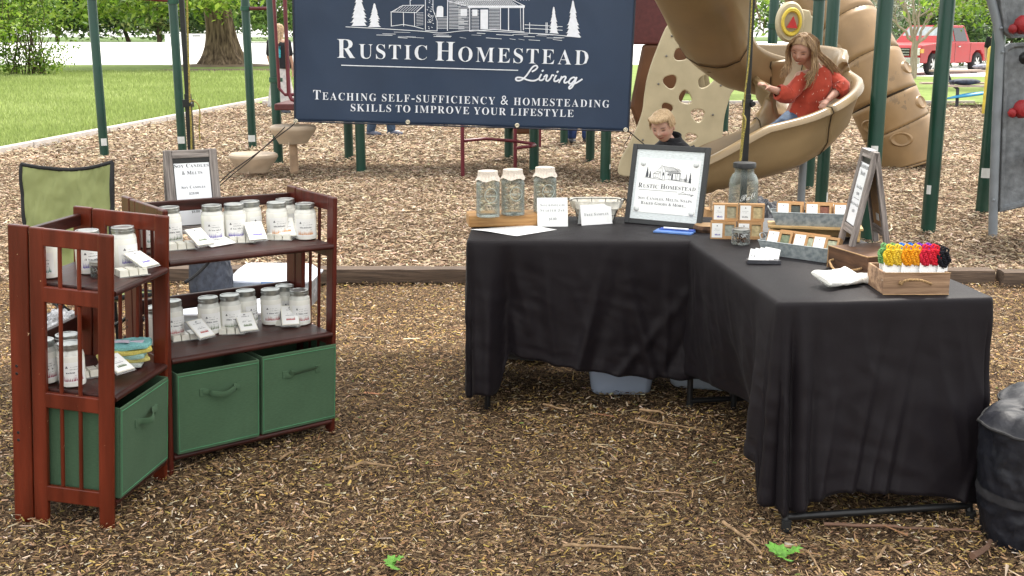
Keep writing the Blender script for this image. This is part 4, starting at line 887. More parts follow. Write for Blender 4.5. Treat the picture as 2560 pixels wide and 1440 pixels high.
def logo(S, w, full=True, lite=False):
    S.conifer(515, -70, 190, 72, 1); S.conifer(628, 25, 195, 52, 2); S.conifer(1932, 50, 242, 40, 3); S.conifer(2072, 5, 268, 58, 4)
    S.line([(p.x, p.y) for p in crom([Vector((a, b, 0)) for a, b in ((420, 195), (560, 202), (740, 212), (990, 228), (1120, 240), (1330, 222), (1720, 240), (1900, 250), (2125, 272))], 6)], w)
    r = random.Random(5)
    for i in range(0 if lite else 26): x = r.uniform(600, 1950); y = 240 + (x - 700) * .012 + r.uniform(-8, 38); L_ = r.uniform(40, 130); S.line([(x, y), (x + L_, y + r.uniform(2, 8))], w * r.uniform(.4, .9))
    # lean-to
    S.line([(748, 90), (835, 40), (990, 38), (932, 92), (748, 86)], w)
    for i in range(0 if lite else 9): x = 775 + i * 20; S.line([(x, 82), (x + 42, 46)], w * .55)
    for x in (750, 840, 920): S.line([(x, 88), (x + 2, 190)], w)
    S.line([(750, 190), (840, 178), (920, 192), (985, 210)], w)
    for i in range(0 if lite else 9): S.line([(935, 95 + i * 11), (985, 92 + i * 11)], w * .5)
    # gable, chimney
    S.line([(888, 5), (890, 38)], w); S.line([(890, 5), (1000, -95)], w); S.line([(1000, 215), (1000, -120), (1055, -120), (1055, 70), (1085, 150), (1085, 225), (1000, 222)], w)
    for i in range(0 if lite else 42): x = r.uniform(1010, 1045 + (20 if i % 3 == 0 else 0)); y = r.uniform(-100, 210); S.line([(x, y), (x + 8, y + 4)], w * .8)
    # main roof
    S.line([(1055, -90), (1085, -105), (1460, -85), (1722, 44)], w); S.line([(1085, -105), (1165, 8), (1325, 50)], w); S.poly([(1310, 40), (1722, 40), (1720, 58), (1310, 58)]); S.line([(1165, 8), (1640, 0)], w * .8)
    for i in range(30): x = 1110 + i * 18.5; S.line([(x, -92 + i * .8), (x + 62 + i * 1.6, 2)], w * (.35 if lite else .6))
    for i in range(28): x = 1215 + i * 15; S.line([(x, 6), (x + 50, 40)], w * (.35 if lite else .75))
    # walls of logs
    for i in range(0 if lite else 19):
        y = 18 + i * 10.5; S.line([(1172, y), (1172 + r.uniform(60, 140), y + r.uniform(-2, 2))], w * .7); S.line([(1240, y + 4), (1316, y + 4)], w * .5); S.line([(1335, y + 60 * 0 + 6), (1390, y + 6)] if y > 60 else [(1336, 60), (1337, 61)], w * .6); S.line([(1462, y + 2), (1538, y + 2)] if y > 55 else [(1462, 60), (1463, 61)], w * .7)
        if y > 120: S.line([(1088, y), (1160, y)], w * .6)
    S.line([(1162, 0), (1160, 222)], w * 1.3); S.line([(1322, 50), (1322, 226)], w * 1.3)
    S.poly([(1084, 55), (1092, 44), (1120, 44), (1130, 55), (1130, 125), (1078, 125)]); S.poly([(1256, 66), (1302, 66), (1302, 115), (1256, 115)]); S.poly([(1340, 70), (1378, 70), (1378, 116), (1340, 116)]); S.poly([(1400, 70), (1455, 70), (1455, 212), (1400, 212)])
    for x in (1545, 1604, 1712): S.line([(x, 58), (x, 218)], w * 1.4)
    S.line([(1690, 58), (1694, 225)], w * .7); S.line([(1320, 226), (1500, 214), (1718, 232)], w * 1.2)
    for y in (180, 206): S.line([(1722, y), (1860, y + 6), (1995, y + 14)], w * .9)
    for x in (1757, 1876, 1885): S.line([(x, 165), (x, 240)], w)
def living(S, w):
    for pts in ([(1776, 520), (1800, 506), (1814, 488), (1802, 476), (1778, 488), (1756, 518), (1730, 554), (1700, 580), (1670, 586), (1656, 575), (1668, 563), (1704, 566), (1746, 582), (1792, 586), (1826, 570)],
                [(1842, 540), (1828, 566), (1830, 582), (1848, 582), (1862, 570)], [(1862, 560), (1876, 546), (1884, 550), (1876, 578), (1888, 588), (1908, 570), (1920, 546), (1932, 548)],
                [(1950, 548), (1936, 574), (1938, 590), (1956, 588), (1968, 578)], [(1990, 556), (1980, 578), (1970, 600)], [(1974, 590), (1994, 564), (2012, 556), (2020, 564), (2008, 590), (2014, 602), (2034, 594)],
                [(2092, 572), (2078, 562), (2056, 572), (2042, 594), (2048, 608), (2066, 602), (2090, 574), (2098, 564), (2084, 600), (2064, 634), (2046, 644), (2044, 632), (2066, 614), (2100, 600), (2138, 576)]):
        S.line([(p.x, p.y) for p in crom([Vector((a, b, 0)) for a, b in pts], 4)], w)
    for x, y in ((1852, 514), (1960, 522)): S.line([(x - 4, y + 3), (x + 4, y - 3)], w)
S = Strokes(lambda x, y, z: onb((*bpx(x, y), z))); logo(S, 4.6); obj('cabin_logo', S.mb, PRINT, bn)
def bfit(x0, x1, ybase0, ybase1, hpx):     # text line: baseline ends in crop pixels
    a = Vector(bpx(x0, ybase0)); b = Vector(bpx(x1, ybase1)); wd = (b - a).length; an = math.atan2((b - a).y, (b - a).x); mid = (a + b) / 2; h = hpx / 2.909 / FPX * (BY * 1.0)
    c, s = math.cos(an), math.sin(an)
    return wd, h, (lambda p: onb((mid.x + p[0] * c - p[1] * s, mid.y + p[0] * s + p[1] * c, 0)))
mb = MB(); wd, h, f = bfit(358, 1012, 421, 436, 135); text(mb, 'Rustic', 0, 0, h, wd, small=.76, gap=.13, off=-.008, fn=f); obj('lettering', mb, PRINT, bn); mb = MB(); wd, h, f = bfit(1072, 2182, 441, 474, 137); text(mb, 'Homestead', 0, 0, h, wd, small=.76, gap=.13, off=-.008, fn=f); obj('lettering', mb, PRINT, bn)
mb = MB(); S = Strokes(lambda x, y, z: onb((*bpx(x, y), z))); living(S, 11.5); obj('lettering', S.mb, PRINT, bn)
S = Strokes(lambda x, y, z: onb((*bpx(x, y), z))); S.line([(390 + 1282 * k / 60, 474 + 37 * k / 60) for k in range(61)], 6.5); obj('rule_line', S.mb, PRINT, bn)
mb = MB(); wd, h, f = bfit(185, 2335, 722, 782, 68); text(mb, 'Teaching self-sufficiency & homesteading', 0, 0, h, wd, small=.78, gap=.14, off=-.006, fn=f); obj('lettering', mb, PRINT, bn)
mb = MB(); wd, h, f = bfit(460, 2075, 806, 850, 52); text(mb, 'SKILLS TO IMPROVE YOUR LIFESTYLE', 0, 0, h, wd, small=1, gap=.14, off=-.006, fn=f); obj('lettering', mb, PRINT, bn)
for x, y in ((57, 880), (872, 888), (1666, 911), (2455, 944)):
    q = bpx(x, y); mb = MB(); mb.lathe([(.005, 0), (.009, .003), (.012, .001), (.012, -.001)], 16, T(onb((q[0], q[1], .002))) @ RX(R(90)), cap0=False, cap1=False); mb.lathe([(.001, .0025), (.0055, .0015)], 12, T(onb((q[0], q[1], .001))) @ RX(R(90))); obj('grommet', mb, mat('brass', (.55, .5, .4), .3, metal=.8), bn)
ropey([D(738, 306, BY - .01), D(726, 318, BY), D(690, 345, BY + .03), D(640, 385, BY + .06), D(560, 445, BY + .1), D(500, 520, PY)], .0032, CORD, 'guy_cord', 'dark cord from the banner lower left corner down to the tent foot')
ropey([D(712, 318, BY + .02), D(680, 350, BY + .04), D(620, 405, BY + .08), D(545, 470, BY + .12), D(505, 540, PY)], .0028, CORD, 'guy_cord', 'second dark cord just below the banner corner cord, crossing the stepping pod')
ropey([D(1570, 328, BY - .01), D(1578, 333, BY), D(1595, 348, BY + .02), D(1625, 372, BY + .05), D(1700, 430, BY + .1)], .0030, CORD, 'guy_cord', 'short dark cord off the lower right banner corner')
ropey([D(1577, 331, BY), D(1572, 345, BY), D(1560, 362, BY)], .0022, CORD, 'cord_end', 'loose cord end dangling at the lower right banner corner')

# ================================================================== SHELVES
def shelf_unit(label, M, width, depth, heights, H, WOOD, name='folding_bookshelf', plank=.066, stile=.049, cat='bookshelf'):
    # local: x = width (0..width), y = depth back (0..depth), z up; the side frames stand at x = 0 and x = width
    t = thing(name, label, cat, M)
    th = .019
    for sx in (0, width - th):
        sfr = obj('side_frame', MB().box(0, th, 0, stile, -.035, H, top=(0, 0)), WOOD, t, T((sx, 0, 0)), bevel=.006)
        obj('stile', MB().box(0, th, depth - plank - stile, depth - plank - .002, -.035, H), WOOD, sfr, bevel=.004)
        obj('stile', MB().box(0, th, depth - plank + .002, depth, -.035, H + .002), WOOD, sfr, bevel=.004)
        for z0, z1 in ((H - .055, H - .001), (heights[0] - .058, heights[0] - .008), (heights[1] - .058, heights[1] - .008), (.06, .112)):
            obj('rail', MB().box(.001, th - .001, stile - .004, depth - plank - stile + .004, z0, z1), WOODH, sfr, bevel=.003).data.materials[0] = WOOD
        yy = stile + (depth - plank - 2 * stile) * .36, stile + (depth - plank - 2 * stile) * .72
        for y in yy:
            for z0, z1 in ((.11, heights[1] - .055), (heights[1] - .012, heights[0] - .06), (heights[0] - .01, H - .05)):
                obj('slat', MB().cyl(.0065, z0, z1, 10, T((th / 2, y, 0))), WOOD, sfr)
        for z in (.28, .255, .50, .475): obj('screw_hole', MB().lathe([(.005, 0), (.004, .001)], 8, T((0 if sx == 0 else th, depth - .02, z)) @ RY(R(-90 if sx == 0 else 90))), BLACK_METAL, sfr)
    for z in heights:
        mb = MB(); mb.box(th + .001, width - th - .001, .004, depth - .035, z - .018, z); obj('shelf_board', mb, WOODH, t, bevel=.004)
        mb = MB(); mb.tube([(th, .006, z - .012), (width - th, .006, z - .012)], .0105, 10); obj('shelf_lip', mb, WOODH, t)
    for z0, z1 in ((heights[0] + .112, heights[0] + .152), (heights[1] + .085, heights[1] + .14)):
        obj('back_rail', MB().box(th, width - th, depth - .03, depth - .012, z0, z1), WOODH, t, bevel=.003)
    return t
FELT = mat('green_felt', (.064, .115, .067), .95, .05, 60, .2, 300, .05, sheen=.05, stretch=(1, 1, 5), lowvar=.06); FELT_IN = mat('green_felt_dark', (.04, .13, .06), .95, .1, 60)
def fabric_bin(M, w, d, h, label, handle=0):
    t = thing('fabric_bin', label, 'storage bin', M, 'green fabric storage bins')
    th = .006; mb = MB(); 
    mb.box(0, w, 0, th, 0, h); mb.box(0, w, d - th, d, 0, h); mb.box(0, th, th, d - th, 0, h); mb.box(w - th, w, th, d - th, 0, h); mb.box(th, w - th, th, d - th, 0, th)
    obj('box', mb, FELT, t, bevel=.0045)
    mb = MB()
    for a, b in (((.006, -.001, .008), (.006, -.001, h - .008)), ((w - .006, -.001, .008), (w - .006, -.001, h - .008)), ((.006, -.001, h - .012), (w - .006, -.001, h - .012)), ((.006, -.001, .012), (w - .006, -.001, .012))): mb.tube([a, b], .0016, 5)
    obj('piping', mb, mat('light_felt', (.07, .22, .11), .9), t)
    cx, z = w * .52, h * .72; hw = .072
    if handle == 0: pts = [(-hw, 0, 0), (-hw + .02, -.004, 0), (-hw + .03, -.018, -.004), (0, -.028, -.012), (hw - .03, -.018, -.002), (hw - .02, -.004, .002), (hw, 0, 0)]
    elif handle == 1: pts = [(-hw, 0, -.004), (-hw + .02, -.004, -.004), (-hw + .024, -.012, .012), (-hw + .03, -.006, 0), (0, -.005, .002), (hw - .02, -.004, .005), (hw, 0, .005)]
    else: pts = [(-hw, 0, 0), (-hw + .018, -.004, 0), (-hw + .04, -.030, 0), (-.01, -.028, .006), (hw - .05, -.01, .012), (hw - .02, -.004, .008), (hw, 0, .01)]
    mb = MB(); mb.tube([(cx + x, y - .002, z + q) for x, y, q in crom([Vector(p) for p in pts], 5)], .0105, 8, flat=.16, up=(0, 1, 0))
    ha = obj('handle', mb, FELT, t)
    mb = MB()
    for s_ in (-hw, hw): obj('stitched_patch', MB().box(cx + s_ - .0115, cx + s_ + .0115, -.003, 0, z - .014, z + .014), FELT, ha, bevel=.001)
    return t
def frame_from(p, xdir, ydir, tiltdeg, tdir=None):
    x = Vector(xdir).normalized(); z = Vector((0, 0, 1)); y = z.cross(x)
    m = Matrix.Identity(4); m.col[0][:3] = x; m.col[1][:3] = y; m.col[2][:3] = z
    return T(Vector(p)) @ RY(R(tiltdeg)) @ m
# unit B (wide): runs from front-left leg to front-right leg; back is to the left-rear
Bp, Bq = P(424, 1190), P(838, 1075); Bd = (Bq - Bp); BWd = Bd.length
MBs = frame_from(Bp, Bd, (0, 0, 0), 2.7); HB = [.778, .430, .075]
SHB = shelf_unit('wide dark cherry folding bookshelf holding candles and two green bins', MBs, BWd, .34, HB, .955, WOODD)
# unit A (narrow): front faces right; from the camera-side front leg (x=0) to the far front leg
Ap, Aq = P(283, 1318), P(408, 1197); Ad = Aq - Ap; AWd = .405
MAs = frame_from(Ap, (.13, .99, 0), (0, 0, 0), 4.4) ; HA = [.772, .432, .085]
SHA = shelf_unit('narrow reddish cherry folding bookshelf at the left, seen from its slatted side', MAs, AWd, .335, HA, .945, WOOD)
fabric_bin(MBs @ T((.028, -.012, HB[2] + .001)), .325, .27, .300, 'green fabric bin on the lower shelf, left one of the pair, strap handle bowed out', 0)
fabric_bin(MBs @ T((.368, -.004, HB[2] + .001)), .325, .27, .305, 'green fabric bin on the lower shelf, right one with flat strap handle', 1)
fabric_bin(MAs @ T((.028, -.012, HA[2] + .001)), .345, .27, .305, 'green fabric bin in the narrow left bookshelf, facing right', 2)

# ================================================================== TABLES
TH = .72
t2c = [P(1950, 757, TH), P(2478, 743, TH), P(2130, 575, TH), P(1718, 604, TH)]
# table 2 : near end at y~3.35, runs to y~4.45
def table(label, c, ux, uy, L_, Wd, folded=False):
    M = frame_from(c, ux, uy, 0); t = thing('folding_table', label, 'table', M)
    obj('tabletop', MB().box(0, Wd, 0, L_, TH - .045, TH - .012), mat('table_plastic', (.5, .5, .5), .5), t, bevel=.01)
    sl_ = .18
    for y in (.10, L_ - .12):
        for x in (.02, Wd - .03): lg = obj('leg', MB().tube([(x, y - sl_ if y < .5 else y, -.01), (x, y + .02, TH - .045)], .0125, 12), BLACK_METAL, t)
        mb = MB(); yc = y - sl_ * .92 if y < .5 else y; mb.tube([(.02, yc, .035), (Wd - .03, yc, .045)], .0115, 12); obj('crossbar', mb, BLACK_METAL, lg)
        for x in (.02, Wd - .03): obj('foot_cap', MB().cyl(.0155, -.005, .03, 12, T((x, y - sl_ if y < .5 else y, 0))), mat('black_rubber', (.015, .015, .015), .8), lg)
    return t, M
# table 2: x across (near end), y away
e1 = P(2478, 743, TH) - P(1950, 757, TH); ux = e1.normalized(); W2 = e1.length; L2 = 1.20
near_l = P(1950, 757, TH); org2 = Vector((near_l.x, near_l.y, 0)) + ux * .012
tab2, M2 = table('black-legged folding table under the nearer black cloth', org2 + Vector((ux.y, -ux.x, 0)) * 0, ux, None, L2, W2 - .024)
# table 1: x along the front, y depth
f0, f1 = P(1172, 601, TH), P(1722, 604, TH); u1 = (f1 - f0).normalized(); L1x = 1.20; D1 = .60
M1 = frame_from((f0.x, f0.y, 0), u1, None, 0); tab1 = thing('folding_table', 'folding table under the farther black cloth, at the back of the stall', 'table', M1)
obj('tabletop', MB().box(.012, L1x, .012, D1, TH - .045, TH - .012), mat('table_plastic', (.5, .5, .5), .5), tab1, bevel=.01)
for x in (.07, L1x - .1):
    for y in (.05, D1 - .05): lg = obj('leg', MB().tube([(x, y, -.01), (x, y, TH - .045)], .0125, 12), BLACK_METAL, tab1)
    mb = MB(); mb.tube([(x, .05, .055), (x, D1 - .05, .055)], .0115, 12); obj('crossbar', mb, BLACK_METAL, lg)

def cloth(name, label, M, W, L, hem, fold, seed, corner=None, wave=9, amp=.014):
    # rectangle 0..W x 0..L; perimeter walked from the back-left corner round the front; hem(side, s) = hem height; corners flare
    per = []; rc = .009
    def corner_pts(cx, cy, a0):
        for k in range(9): a = a0 + math.pi / 2 * k / 8; yield (cx + rc * math.cos(a), cy + rc * math.sin(a), math.cos(a), math.sin(a), 1 - abs(k - 4) / 4)
    n1 = 120; n2 = 120
    for k in range(n2): s = k / n2; per.append((-0, L - rc - (L - 2 * rc) * s, -1, 0, 0, 'left', s))
    for p in corner_pts(rc, rc, math.pi): per.append((*p[:4], p[4], 'cl', p[4]))
    for k in range(1, n1): s = k / n1; per.append((rc + (W - 2 * rc) * s, 0, 0, -1, 0, 'front', s))
    for p in corner_pts(W - rc, rc, -math.pi / 2): per.append((*p[:4], p[4], 'cr', p[4]))
    for k in range(1, n2): s = k / n2; per.append((W, rc + (L - 2 * rc) * s, 1, 0, 0, 'right', s))
    for p in corner_pts(W - rc, L - rc, 0): per.append((*p[:4], p[4], 'cbr', p[4]))
    for k in range(1, n1): s = k / n1; per.append((W - rc - (W - 2 * rc) * s, L, 0, 1, 0, 'back', s))
    for p in corner_pts(rc, L - rc, math.pi / 2): per.append((*p[:4], p[4], 'cbl', p[4]))
    nv = 48; n = len(per); V = []; F = []; dist = [0]
    for i in range(1, n): dist.append(dist[-1] + math.hypot(per[i][0] - per[i - 1][0], per[i][1] - per[i - 1][1]))
    top = TH + .001
    for j in range(nv + 1):
        v = j / nv
        for i in range(n):
            x, y, nx, ny, cf, side, s = per[i]; hz = hem(side, s); z = top - .012 - (top - .012 - hz) * v
            off = fold(side, s, v, dist[i]) 
            wr = .0012 * noise.noise((dist[i] * 22 + v * 6, v * 9, seed + 3)) * min(1, v * 3) + .008 * min(1, v * 2.2) * (.5 - abs(noise.noise((dist[i] * 4.5 + v * .7, v * .8, seed + 9))) * 2) * .8 + .007 * min(1, v * 3) * (.5 - abs(noise.noise((dist[i] * 13 - v * 1.2, v * 1.6, seed + 20))) * 2) + .0035 * min(1, v * 3) * (.4 - abs(noise.noise((dist[i] * 6 - v * 7, v * 5 + dist[i] * 3, seed + 31))) * 2)
            seam = -.0012 if abs(v - .905) < .013 else 0
            o_ = .009 + .003 * math.sin(min(1, v * 12) * math.pi / 2) + off + wr + seam
            V.append((x + nx * o_, y + ny * o_, z))
    for j in range(nv):
        for i in range(n): k = (i + 1) % n; F.append((j * n + i, j * n + k, (j + 1) * n + k, (j + 1) * n + i))
    # top with softened edge
    g = [(0, 0)]; rings = [(.0, -.012), (.006, -.003), (-.003, 0)]
    base = len(V)
    for q, (ins, dz) in enumerate(rings[1:]):
        for i in range(n): x, y, nx, ny = per[i][:4]; V.append((x + nx * (ins), y + ny * (ins), top + dz + .0015 * noise.noise((x * 14, y * 14, seed))))
    for i in range(n):
        k = (i + 1) % n; F.append((i, base + i, base + k, k)); F.append((base + i, base + n + i, base + n + k, base + k))
    # inner grid, bridged with a fan of shrinking rings
    prev = base + n; R_ = 10
    cx, cy = W / 2, L / 2
    for q in range(1, R_):
        f = 1 - q / R_; b0 = len(V)
        for i in range(n): x, y = V[base + n + i][:2]; xx = cx + (x - cx) * f; yy = cy + (y - cy) * f; V.append((xx, yy, top + .0022 * noise.noise((xx * 6, yy * 6, seed)) + .0012 * noise.noise((xx * 19 + yy * 4, yy * 15, seed))))
        for i in range(n): k = (i + 1) % n; F.append((prev + i, b0 + i, b0 + k, prev + k))
        prev = b0
    V.append((cx, cy, top)); c = len(V) - 1
    for i in range(n): F.append((prev + i, c, prev + (i + 1) % n))
    mb = MB(); mb.add(V, F, True); me = mb.mesh(name, CLOTH_BLACK, sharp=80); 
    bmx = bmesh.new(); bmx.from_mesh(me); bmesh.ops.remove_doubles(bmx, verts=bmx.verts[:], dist=2e-5); bmesh.ops.recalc_face_normals(bmx, faces=bmx.faces[:]); bmx.to_mesh(me); bmx.free()
    o = obj(name, me, None, None, M); md = o.modifiers.new('solid', 'SOLIDIFY'); md.thickness = .0015; md.offset = 1; md.thickness = .0012
    tag(o, label, 'tablecloth', 'black tablecloths'); return o
def gs(x, c, w): return math.exp(-((x - c) / w) ** 2)
def hem2(side, s):
    if side == 'front': return .105 + .010 * math.sin(s * 6) - .060 * gs(s, 0, .16) - .045 * gs(s, 1, .16)
    if side == 'left': return .165 + .02 * s + .035 * gs(s, .5, .3)
    if side == 'cl': return .06
    if side == 'right': return .09
    if side == 'cr': return .075
    return .12
def fold2(side, s, v, d):
    if side == 'left': return v * (.010 * math.sin(d * 17) + .004) - .11 * v ** 1.6 * gs(s, .58, .26) + .060 * v * gs(s, .95, .07) + .02 * v * math.sin(d * 31) * gs(s, .9, .15)
    if side == 'cl': return .022 * v + .02 * v * s
    if side == 'front':
        diag = s * 1.0 + v * .16
        return .070 * v ** 1.3 + .012 * v * gs(s, .0, .03) - .028 * min(1, v * 3) * gs(s, .055, .018) + .022 * min(1, v * 2) * gs(s, .10, .025) - .012 * min(1, v * 2) * gs(s + .03 * v, .17, .02) + .012 * v * (gs(diag, .5, .016) - gs(diag, .54, .02)) + .012 * v * gs(diag, .66, .016) - .010 * v * gs(diag, .70, .02) + .012 * v * v * gs(diag, .34, .016) + .012 * v ** 3 * gs(s + .3 * v, 1.2, .02) + .012 * v ** 3 * gs(s + .2 * v, .62, .012) + .006 * v * math.sin(s * 9 + 1.0)
    if side == 'right': return v * (.012 * math.sin(d * 16) - .02)
    if side == 'cr': return .03 * v * s
    return .012 * v * math.sin(d * 14)
cloth('tablecloth', 'smooth black cloth over the nearer table at the right', M2 @ T((-.012, 0, 0)), W2, L2, hem2, fold2, 3.3)
def hem1(side, s):
    if side == 'front':
        x = s; base = .245 - .16 * min(1, max(0, x - .14) / .42) ** .8 * .55 - .012 * x; lift = min(1, max(0, (x - .085) / .05)); lift = lift * lift * (3 - 2 * lift)
        return (.085 + .03 * x) * (1 - lift) + base * lift + .004 * math.sin(x * 60)
    if side == 'cl': return .06
    if side == 'left': return .05 + .03 * (1 - s)
    return .1
def fold1(side, s, v, d):
    if side == 'front':
        return .002 + .016 * v * math.sin(s * 17 + 1.2) * (1 - .5 * s) + .030 * v * gs(s, .02, .03) - .045 * min(1, v * 2) * gs(s, .115, .03) + .045 * v * gs(s, .06, .022) + .022 * v * gs(s + .10 * v, .46, .016) - .020 * v * gs(s + .10 * v, .51, .022) + .024 * v * gs(s - .12 * v, .50, .02) + .016 * v * gs(s, .66, .012) - .014 * v * gs(s + .25 * v, .9, .02) + .014 * v * gs(s + .35 * v, .85, .02) + .012 * min(1, v * 2) * gs(s - .05 * v, .24, .015)
    if side == 'left': return .02 * v * (1 + math.sin(d * 18)) * .4
    if side == 'cl': return .012 * v * s
    return .01 * v * math.sin(d * 15)
cloth('tablecloth', 'wrinkled black cloth over the back table, hem hanging unevenly', M1 @ T((0, 0, 0)), L1x + .02, D1, hem1, fold1, 8.1)

# ================================================================== THINGS ON THE SHELVES
def onplane(M, h, px, py):        # where the photo pixel meets the local level z = h of frame M (local x, y)
    o = Vector((0, 0, CAM_H)); r = ray(px, py); n = (M.to_3x3() @ Vector((0, 0, 1))).normalized(); p0 = M @ Vector((0, 0, h))
    t = (p0 - o).dot(n) / r.dot(n); return M.inverted() @ (o + r * t)
def wpos(M, h, px, py): return M @ onplane(M, h, px, py)
def facecam(p): return math.atan2(p.x, -p.y) * 0 + math.atan2(-p.x, p.y) * -1 * -1
JAR_GLASS = mat('jar_wax_body', (.88, .87, .82), .22, .03, 8, coat=.9, spec=.5); SHOULDER = mat('jar_shoulder', (.66, .66, .62), .15, .05, 20, coat=.9)
LABEL = mat('white_label', (.84, .84, .84), .55, .01); TXT = mat('label_ink', (.12, .12, .14), .6)
PRC = {'blue': mat('blue_ink', (.10, .07, .42), .6), 'orange': mat('orange_ink', (.62, .22, .02), .6), 'red': mat('red_ink', (.38, .03, .03), .6), 'green': mat('green_ink', (.10, .15, .06), .6), 'plum': mat('plum_ink', (.30, .03, .08), .6), 'teal': mat('teal_ink', (.03, .20, .17), .6)}
_jar = {}
def squig(mb, x0, x1, z, h, f, r, dens=1.0):
    x = x0
    while x < x1 - .001:
        w_ = r.uniform(.0014, .0034); hh = h * r.uniform(.5, 1.1)
        if r.random() < .85: mb.add([f(x, z), f(x + w_, z + r.uniform(0, .0004)), f(x + w_, z + hh * .5), f(x, z + hh)], [(0, 1, 2, 3)])
        x += w_ + r.uniform(.0006, .0016)
def build_jar(col, h=.139, r=.0415, lab=True):
    key = (col, h)
    if key in _jar: return _jar[key]
    o = {}
    mb = MB(); mb.lathe([(.001, 0), (r * .8, 0), (r * .96, .004), (r, .014), (r, h * .72), (r * .985, h * .74)], 28, cap0=False, cap1=False); o['body'] = mb.mesh('jar', JAR_GLASS)
    mb = MB(); mb.lathe([(r * .985, h * .74), (r * .93, h * .80), (r * .82, h * .84), (r * .80, h * .86)], 28, cap0=False, cap1=False); o['shoulder'] = mb.mesh('shoulder', SHOULDER)
    mb = MB(); mb.lathe([(r * .84, h * .855), (r * .88, h * .862), (r * .88, h * .90), (r * .90, h * .905), (r * .90, h * .925), (r * .88, h * .93), (r * .88, h * .965), (r * .89, h * .97), (r * .89, h * .985), (r * .86, h), (r * .75, h), (r * .73, h * .985), (.001, h * .985)], 32, cap0=True, cap1=False); o['lid'] = mb.mesh('lid', LID, sharp=30)
    ra = r + .0006
    mb = MB(); mb.grid(lambda u, v: (ra * math.sin((u - .5) * 1.9), -ra * math.cos((u - .5) * 1.9), h * (.12 + .48 * v)), 12, 1); o['label'] = mb.mesh('label', LABEL)
    rr = random.Random(hash(col) % 99 if not isinstance(col, str) else sum(map(ord, col))); f = lambda x, z: ((ra + .0005) * math.sin(x / ra), -(ra + .0005) * math.cos(x / ra), z)
    mb = MB(); x = -.030
    while x < .029:
        w_ = rr.uniform(.0026, .0046); hh = rr.uniform(.010, .020); zb = h * .165 + rr.uniform(-.001, .001); mb.add([f(x, zb), f(x + w_, zb), f(x + w_ * .7, zb + hh * .45), f(x + w_ * .5, zb + hh), f(x + w_ * .3, zb + hh * .45)], [(0, 1, 2, 3, 4)]); x += w_ + rr.uniform(0, .0012)
    o['print'] = mb.mesh('treeline_print', PRC[col])
    mb = MB(); squig(mb, -.022, .023, h * .345, .0065, f, rr); squig(mb, -.010, .026, h * .43, .0025, f, rr); squig(mb, .004, .024, h * .29, .002, f, rr)
    mb.add([f(-.024, h * .47), f(-.015, h * .47), f(-.0195, h * .53)], [(0, 1, 2)]); squig(mb, -.01, .018, h * .49, .0018, f, rr); o['text'] = mb.mesh('label_text', TXT)
    _jar[key] = o; return o
def candle(M, col, label, rot=0.0, h=.139, r=.0415, group='soy candle jars'):
    k = build_jar(col, h, r); t = thing('candle_jar', label, 'candle', M @ RZ(rot), group)
    b = obj('jar', k['body'], None, t); obj('shoulder', k['shoulder'], None, b); obj('lid', k['lid'], None, t); l = obj('label', k['label'], None, t); obj('treeline_print', k['print'], None, l); obj('label_text', k['text'], None, l)
    return t
def jar_at(Mu, h, px, py, col, label, rot=0.0):
    p = Mu @ Vector((px, py, h + .0005)); a = math.atan2(p.x, p.y); candle(TR(p, -a), col, label, rot)
def B_(k, px, py, col, label, rot=0.0): jar_at(MBs, HB[k], px, py, col, label, rot)
B_(0, 0.305, 0.236, 'blue', 'soy candle jar with blue treeline label, leftmost in front row of top shelf', .15)
B_(0, 0.392, 0.23, 'blue', 'soy candle jar with blue treeline label, second from left on top shelf', .1)
B_(0, 0.477, 0.262, 'blue', 'soy candle jar standing behind the blue-label pair on top shelf', .9)
B_(0, 0.556, 0.2, 'orange', 'soy candle jar with orange treeline label, tallest looking, centre of top shelf', .2)
B_(0, 0.628, 0.258, 'orange', 'soy candle jar between and behind the two orange-label jars on top shelf', .6)
B_(0, 0.638, 0.13, 'orange', 'rightmost soy candle jar with orange label on the top shelf', .0)
B_(0, 0.15, 0.262, 'green', 'soy candle jar half hidden behind the left post of the top shelf', .4)
B_(0, 0.064, 0.262, 'teal', 'soy candle jar seen through the slats behind the left post, top shelf', .6)
B_(1, 0.285, 0.236, 'green', 'soy candle jar with green treeline label, left of the lower-shelf pair', .25)
B_(1, 0.371, 0.23, 'green', 'soy candle jar with green treeline label, right of the lower-shelf pair', .1)
B_(1, 0.456, 0.262, 'green', 'soy candle jar standing behind the green-label pair, lower shelf', .9)
B_(1, 0.548, 0.232, 'red', 'soy candle jar with red treeline label, left of the red trio on lower shelf', .1)
B_(1, 0.629, 0.262, 'red', 'soy candle jar at the back of the red trio on the lower shelf', .5)
B_(1, 0.638, 0.168, 'red', 'rightmost soy candle jar with red label on the lower shelf', .2)
B_(1, 0.147, 0.255, 'red', 'soy candle jar half hidden behind the left post of the lower shelf', .4)
B_(1, 0.062, 0.2, 'red', 'soy candle jar seen through the slats at the lower shelf, left end', .8)
def A_(k, px, py, col, label, rot=0.0): jar_at(MAs, HA[k], px, py, col, label, rot)
A_(0, 0.09, 0.255, 'teal', 'soy candle jar behind the left slat on the narrow shelf top', -.5)
A_(0, 0.2, 0.175, 'blue', 'soy candle jar, middle one on the narrow shelf top, behind the slats', .2)
A_(0, 0.31, 0.11, 'blue', 'soy candle jar rightmost on the narrow shelf top, lid above the post', .5)
A_(1, 0.075, 0.262, 'plum', 'soy candle jar with plum label, leftmost on the narrow lower shelf', .2)
A_(1, 0.078, 0.172, 'plum', 'soy candle jar with plum label between the slats on the narrow lower shelf', .1)
A_(1, 0.16, 0.225, 'plum', 'soy candle jar behind the plum-label pair on the narrow lower shelf', .6)
